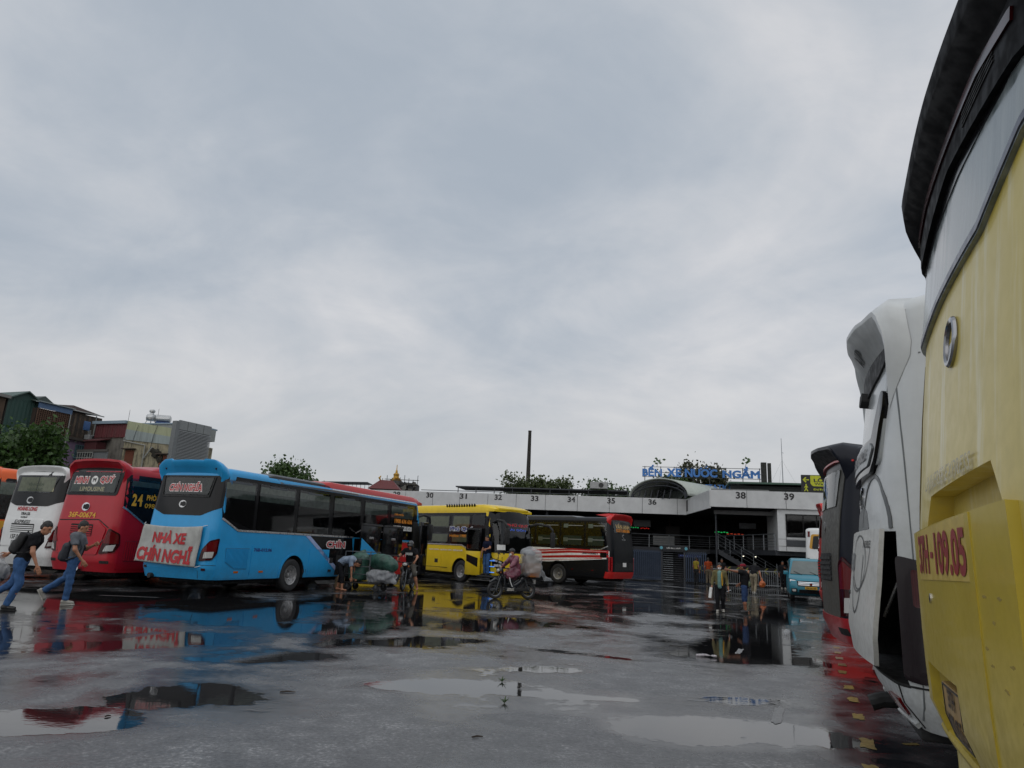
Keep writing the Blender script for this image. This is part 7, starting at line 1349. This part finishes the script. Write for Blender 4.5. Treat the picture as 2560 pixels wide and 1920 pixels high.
e2=sack('green sack lying on top of the trolley load',sdf([('cone',(.35,.05,1.0),(.95,-.05,.88),.26,.22),('ell',(.6,0,1.0),(.42,.3,.24))],.026,.06,noise=wob(.018,10,2)),GS); obj('tie',tube([(.92,.1*math.cos(a)-.05,.9+.22*math.sin(a)) for a in np.linspace(0,6.3,12)],.012,5),plain('pale twine','#a8a496',.8),e2)
e3=sack('bundle wrapped in crinkled clear plastic on the trolley',sdf([('box',(.62,-.12,.50),(.42,.34,.2),.14),('cone',(.9,-.1,.5),(1.15,-.15,.34),.16,.06)],.024,.06,noise=wob(.024,18,4)),PLAST); obj('wrapped_goods',sdf([('box',(.6,-.1,.48),(.34,.26,.15),.08)],.04,.03,noise=wob(.02,9,5)),plain('grey wrapped goods','#55565c',.8,var=.5),e3,True)
sack('small sack standing beside the bending porter',sdf([('box',(-1.0,.1,.24),(.16,.14,.24),.09)],.024,.05,noise=wob(.014,12,6)),plain('beige sack cloth','#7b6a54',.9,var=.3))
# ================================================================ teal van coming down the aisle
TEAL=paint('teal van paint',(.024,.20,.275),.15,streak=.08)
VN=empty('van',(14.72,35.05,0),math.pi/2-math.radians(200),'teal van with lit style headlights and yellow plate facing the camera','van')
prof=[(4.35,.26),(4.56,.40),(4.6,.60),(4.55,.82),(4.42,.93),(4.1,1.02),(3.72,1.10),(3.35,1.42),(3.0,1.70),(2.7,1.78),(1.4,1.82),(.3,1.78),(.1,1.6),(.02,1.1),(.02,.5),(.15,.28)]
cxp,czp=2.3,.95; V=[];F=[]; ys=[(-.86,.10),(-.84,.04),(-.78,.0),(-.4,-.012),(0,-.02),(.4,-.012),(.78,.0),(.84,.04),(.86,.10)]
def tw(z): return 1-.16*max(0,(z-1.0)/.8)
for y,ins in ys:
    for x,z in prof:
        d=Vector((cxp-x,czp-z)); d=d.normalized()*ins if d.length else d; bowf=-.14*(y/.86)**2*max(0,(x-3.4)/1.2)
        V.append((x+d.x+bowf,y*tw(z),z+d.y))
n=len(prof)
for i in range(len(ys)-1):
    for k in range(n): F.append((i*n+k,i*n+(k+1)%n,(i+1)*n+(k+1)%n,(i+1)*n+k))
F.append(tuple(range(n))[::-1]); F.append(tuple((len(ys)-1)*n+k for k in range(n)))
bm=bmesh.new(); vs=[bm.verts.new(v) for v in V]
for f in F: bm.faces.new([vs[i] for i in f])
bmesh.ops.recalc_face_normals(bm,faces=bm.faces[:]); bm.verts.index_update(); g=([tuple(v.co) for v in bm.verts],[tuple(v.index for v in q.verts) for q in bm.faces]); bm.free(); obj('body',g,TEAL,VN,True,sharp=38)
def vf(x0,z0,x1,z1,poly,off,nm,mat,par=VN,sub=6):
    """panel on the nose: poly (y,t) mapped between two profile points, bowed with the nose"""
    d=Vector((x1-x0,0,z1-z0)); nrm=Vector((d.z,0,-d.x)).normalized(); nrm=nrm if nrm.x>0 else -nrm; P=[]
    def mp(y,t): x=x0+(x1-x0)*t; z=z0+(z1-z0)*t; bf=-.14*(y/.86)**2*max(0,(x-3.4)/1.2); return Vector((x+bf,y*tw(z),z))+nrm*off
    bm=bmesh.new(); vs=[bm.verts.new((y,t,0)) for y,t in poly]; bm.faces.new(vs); bmesh.ops.triangulate(bm,faces=bm.faces[:])
    for k in range(-8,9): bmesh.ops.bisect_plane(bm,geom=bm.verts[:]+bm.edges[:]+bm.faces[:],plane_co=(k*.1,0,0),plane_no=(1,0,0))
    for v_ in bm.verts: v_.co=mp(v_.co.x,v_.co.y)
    r=bmesh.ops.extrude_face_region(bm,geom=bm.faces[:]); bmesh.ops.translate(bm,vec=nrm*-.03,verts=[q for q in r['geom'] if isinstance(q,bmesh.types.BMVert)]); bmesh.ops.recalc_face_normals(bm,faces=bm.faces[:]); bm.verts.index_update()
    ge=([tuple(v_.co) for v_ in bm.verts],[tuple(v_.index for v_ in q.verts) for q in bm.faces]); bm.free(); return obj(nm,ge,mat,par)
ws=vf(3.72,1.10,3.0,1.70,rounded([(-.80,.02),(.80,.02),(.72,.96),(-.72,.96)],.05),.03,'windscreen',plain('grey green windscreen','#4b5654',.08,var=.3,scale=2,coat=.5))
for y in (-.3,.35): obj('wiper',tube([(3.78,y,1.1),(3.6,y-.32,1.24)],.012,5),BLACKM,ws)
gr2=vf(4.6,.60,4.5,.88,rounded([(-.52,.1),(.52,.1),(.56,.9),(-.56,.9)],.04),.03,'grille',BLACK)
for t in (.25,.45,.65): vf(4.6,.60,4.5,.88,[(-.5,t),(.5,t),(.5,t+.08),(-.5,t+.08)],.045,'grille_bar',CHROME,gr2)
obj('badge',lathe([(.05,-.01),(.06,0),(.05,.01)],16,'x'),CHROME,VN,loc=(4.64,0,.74))
for sg in (-1,1):
    hl=vf(4.55,.68,4.40,.93,[(sg*.56,.15),(sg*.84,.3),(sg*.86,.95),(sg*.54,.8)],.035,'headlight',BLACK); vf(4.55,.68,4.40,.93,[(sg*.6,.3),(sg*.82,.42),(sg*.83,.8),(sg*.6,.68)],.05,'headlight_lens',plain('bright lamp lens','#d8dadc',.1,coat=1),hl)
    fg=vf(4.57,.36,4.6,.56,rounded([(sg*.55,.1),(sg*.78,.1),(sg*.78,.9),(sg*.55,.9)],.04),.03,'fog_lamp_bezel',BLACK); vf(4.57,.36,4.6,.56,rounded([(sg*.6,.3),(sg*.74,.3),(sg*.74,.75),(sg*.6,.75)],.03),.045,'fog_lamp',CLEAR_LENS,fg)
    obj('wing_mirror',rbox(3.35,3.5,sg*.86,sg*1.05,1.08,1.24,.03) if sg>0 else rbox(3.35,3.5,-1.05,-.86,1.08,1.24,.03),TEAL,VN,True); obj('side_window',prism([(3.2,1.2),(2.9,1.6),(1.8,1.68),(1.8,1.2)],sg*.80,sg*.84),BLACK,VN)
lw_=vf(4.56,.34,4.6,.52,rounded([(-.48,.1),(.48,.1),(.48,.9),(-.48,.9)],.03),.03,'lower_intake',BLACK); obj('number_plate',rbox(4.64,4.66,-.24,.24,.52,.63,.005,1),PLATE,VN); text3d('plate_lettering','29E-043.68',.4,.07,T_BLK,VN,(4.662,0,.575),(0,1,0),(0,0,1),.002,.02)
for x in (.85,3.75):
    for sg in (-1,1): add_wheel(VN,x,sg*.74,.31,sg,'van',R=.31,w=.2,rimr=.19)
obj('aerial',tube([(3.0,.5,1.78),(2.7,.5,2.15)],.006,4),BLACKM,VN)
# ================================================================ small litter on the yard
lit=plain('crumpled pale plastic','#b5b0b4',.4,var=.2)
obj('plastic_scrap',sdf([('cone',(0,0,.02),(.14,.03,.03),.025,.015),('cone',(.14,.03,.03),(.3,-.02,.02),.015,.022)],.012,.01,noise=wob(.008,60,2),),lit,loc=(3.3,12.3,0),rot=(0,0,-.3),label='crumpled pale plastic scrap lying on the wet yard',cat='litter',smooth=True)
obj('plastic_scrap',sdf([('ell',(0,0,.05),(.09,.07,.06))],.015,.01,noise=wob(.02,40,3)),PLAST,loc=(6.5,16.6,0),label='small clear plastic bag lying near the parked coaches',cat='litter',smooth=True)
for k,(x,y,r_,l_) in enumerate(((-2.3,7.95,.2,.16),(-.2,6.5,.4,.1),(-3.4,6.6,1.0,.05))): obj('twig',tube([(0,0,.008),(l_*.5,.008,.012),(l_,-.006,.008)],[.006,.008,.004],5),BARK,loc=(x,y,0),rot=(0,0,r_),label=('long dark twig on the wet asphalt, left','short dark twig on the asphalt near the bottom middle','tiny dark twig nearest the left foreground puddle')[k],cat='twig')
for k,(x,y) in enumerate(((.05,9.15),(.08,7.95))):
    e=empty('weed_tuft',(x,y,0),0,('tiny weed tuft in the crack of the middle puddle, farther','tiny weed tuft at the middle puddle edge, nearer')[k],'plant')
    for i in range(9): a=i*.7; obj('leaf',([(0,0,0),(.03*math.cos(a+.3),.03*math.sin(a+.3),.03),(.075*math.cos(a),.075*math.sin(a),.03+.02*(i%3)),(.03*math.cos(a-.3),.03*math.sin(a-.3),.03)],[(0,1,2,3)]),LM1,e)
bpy.context.view_layer.update()
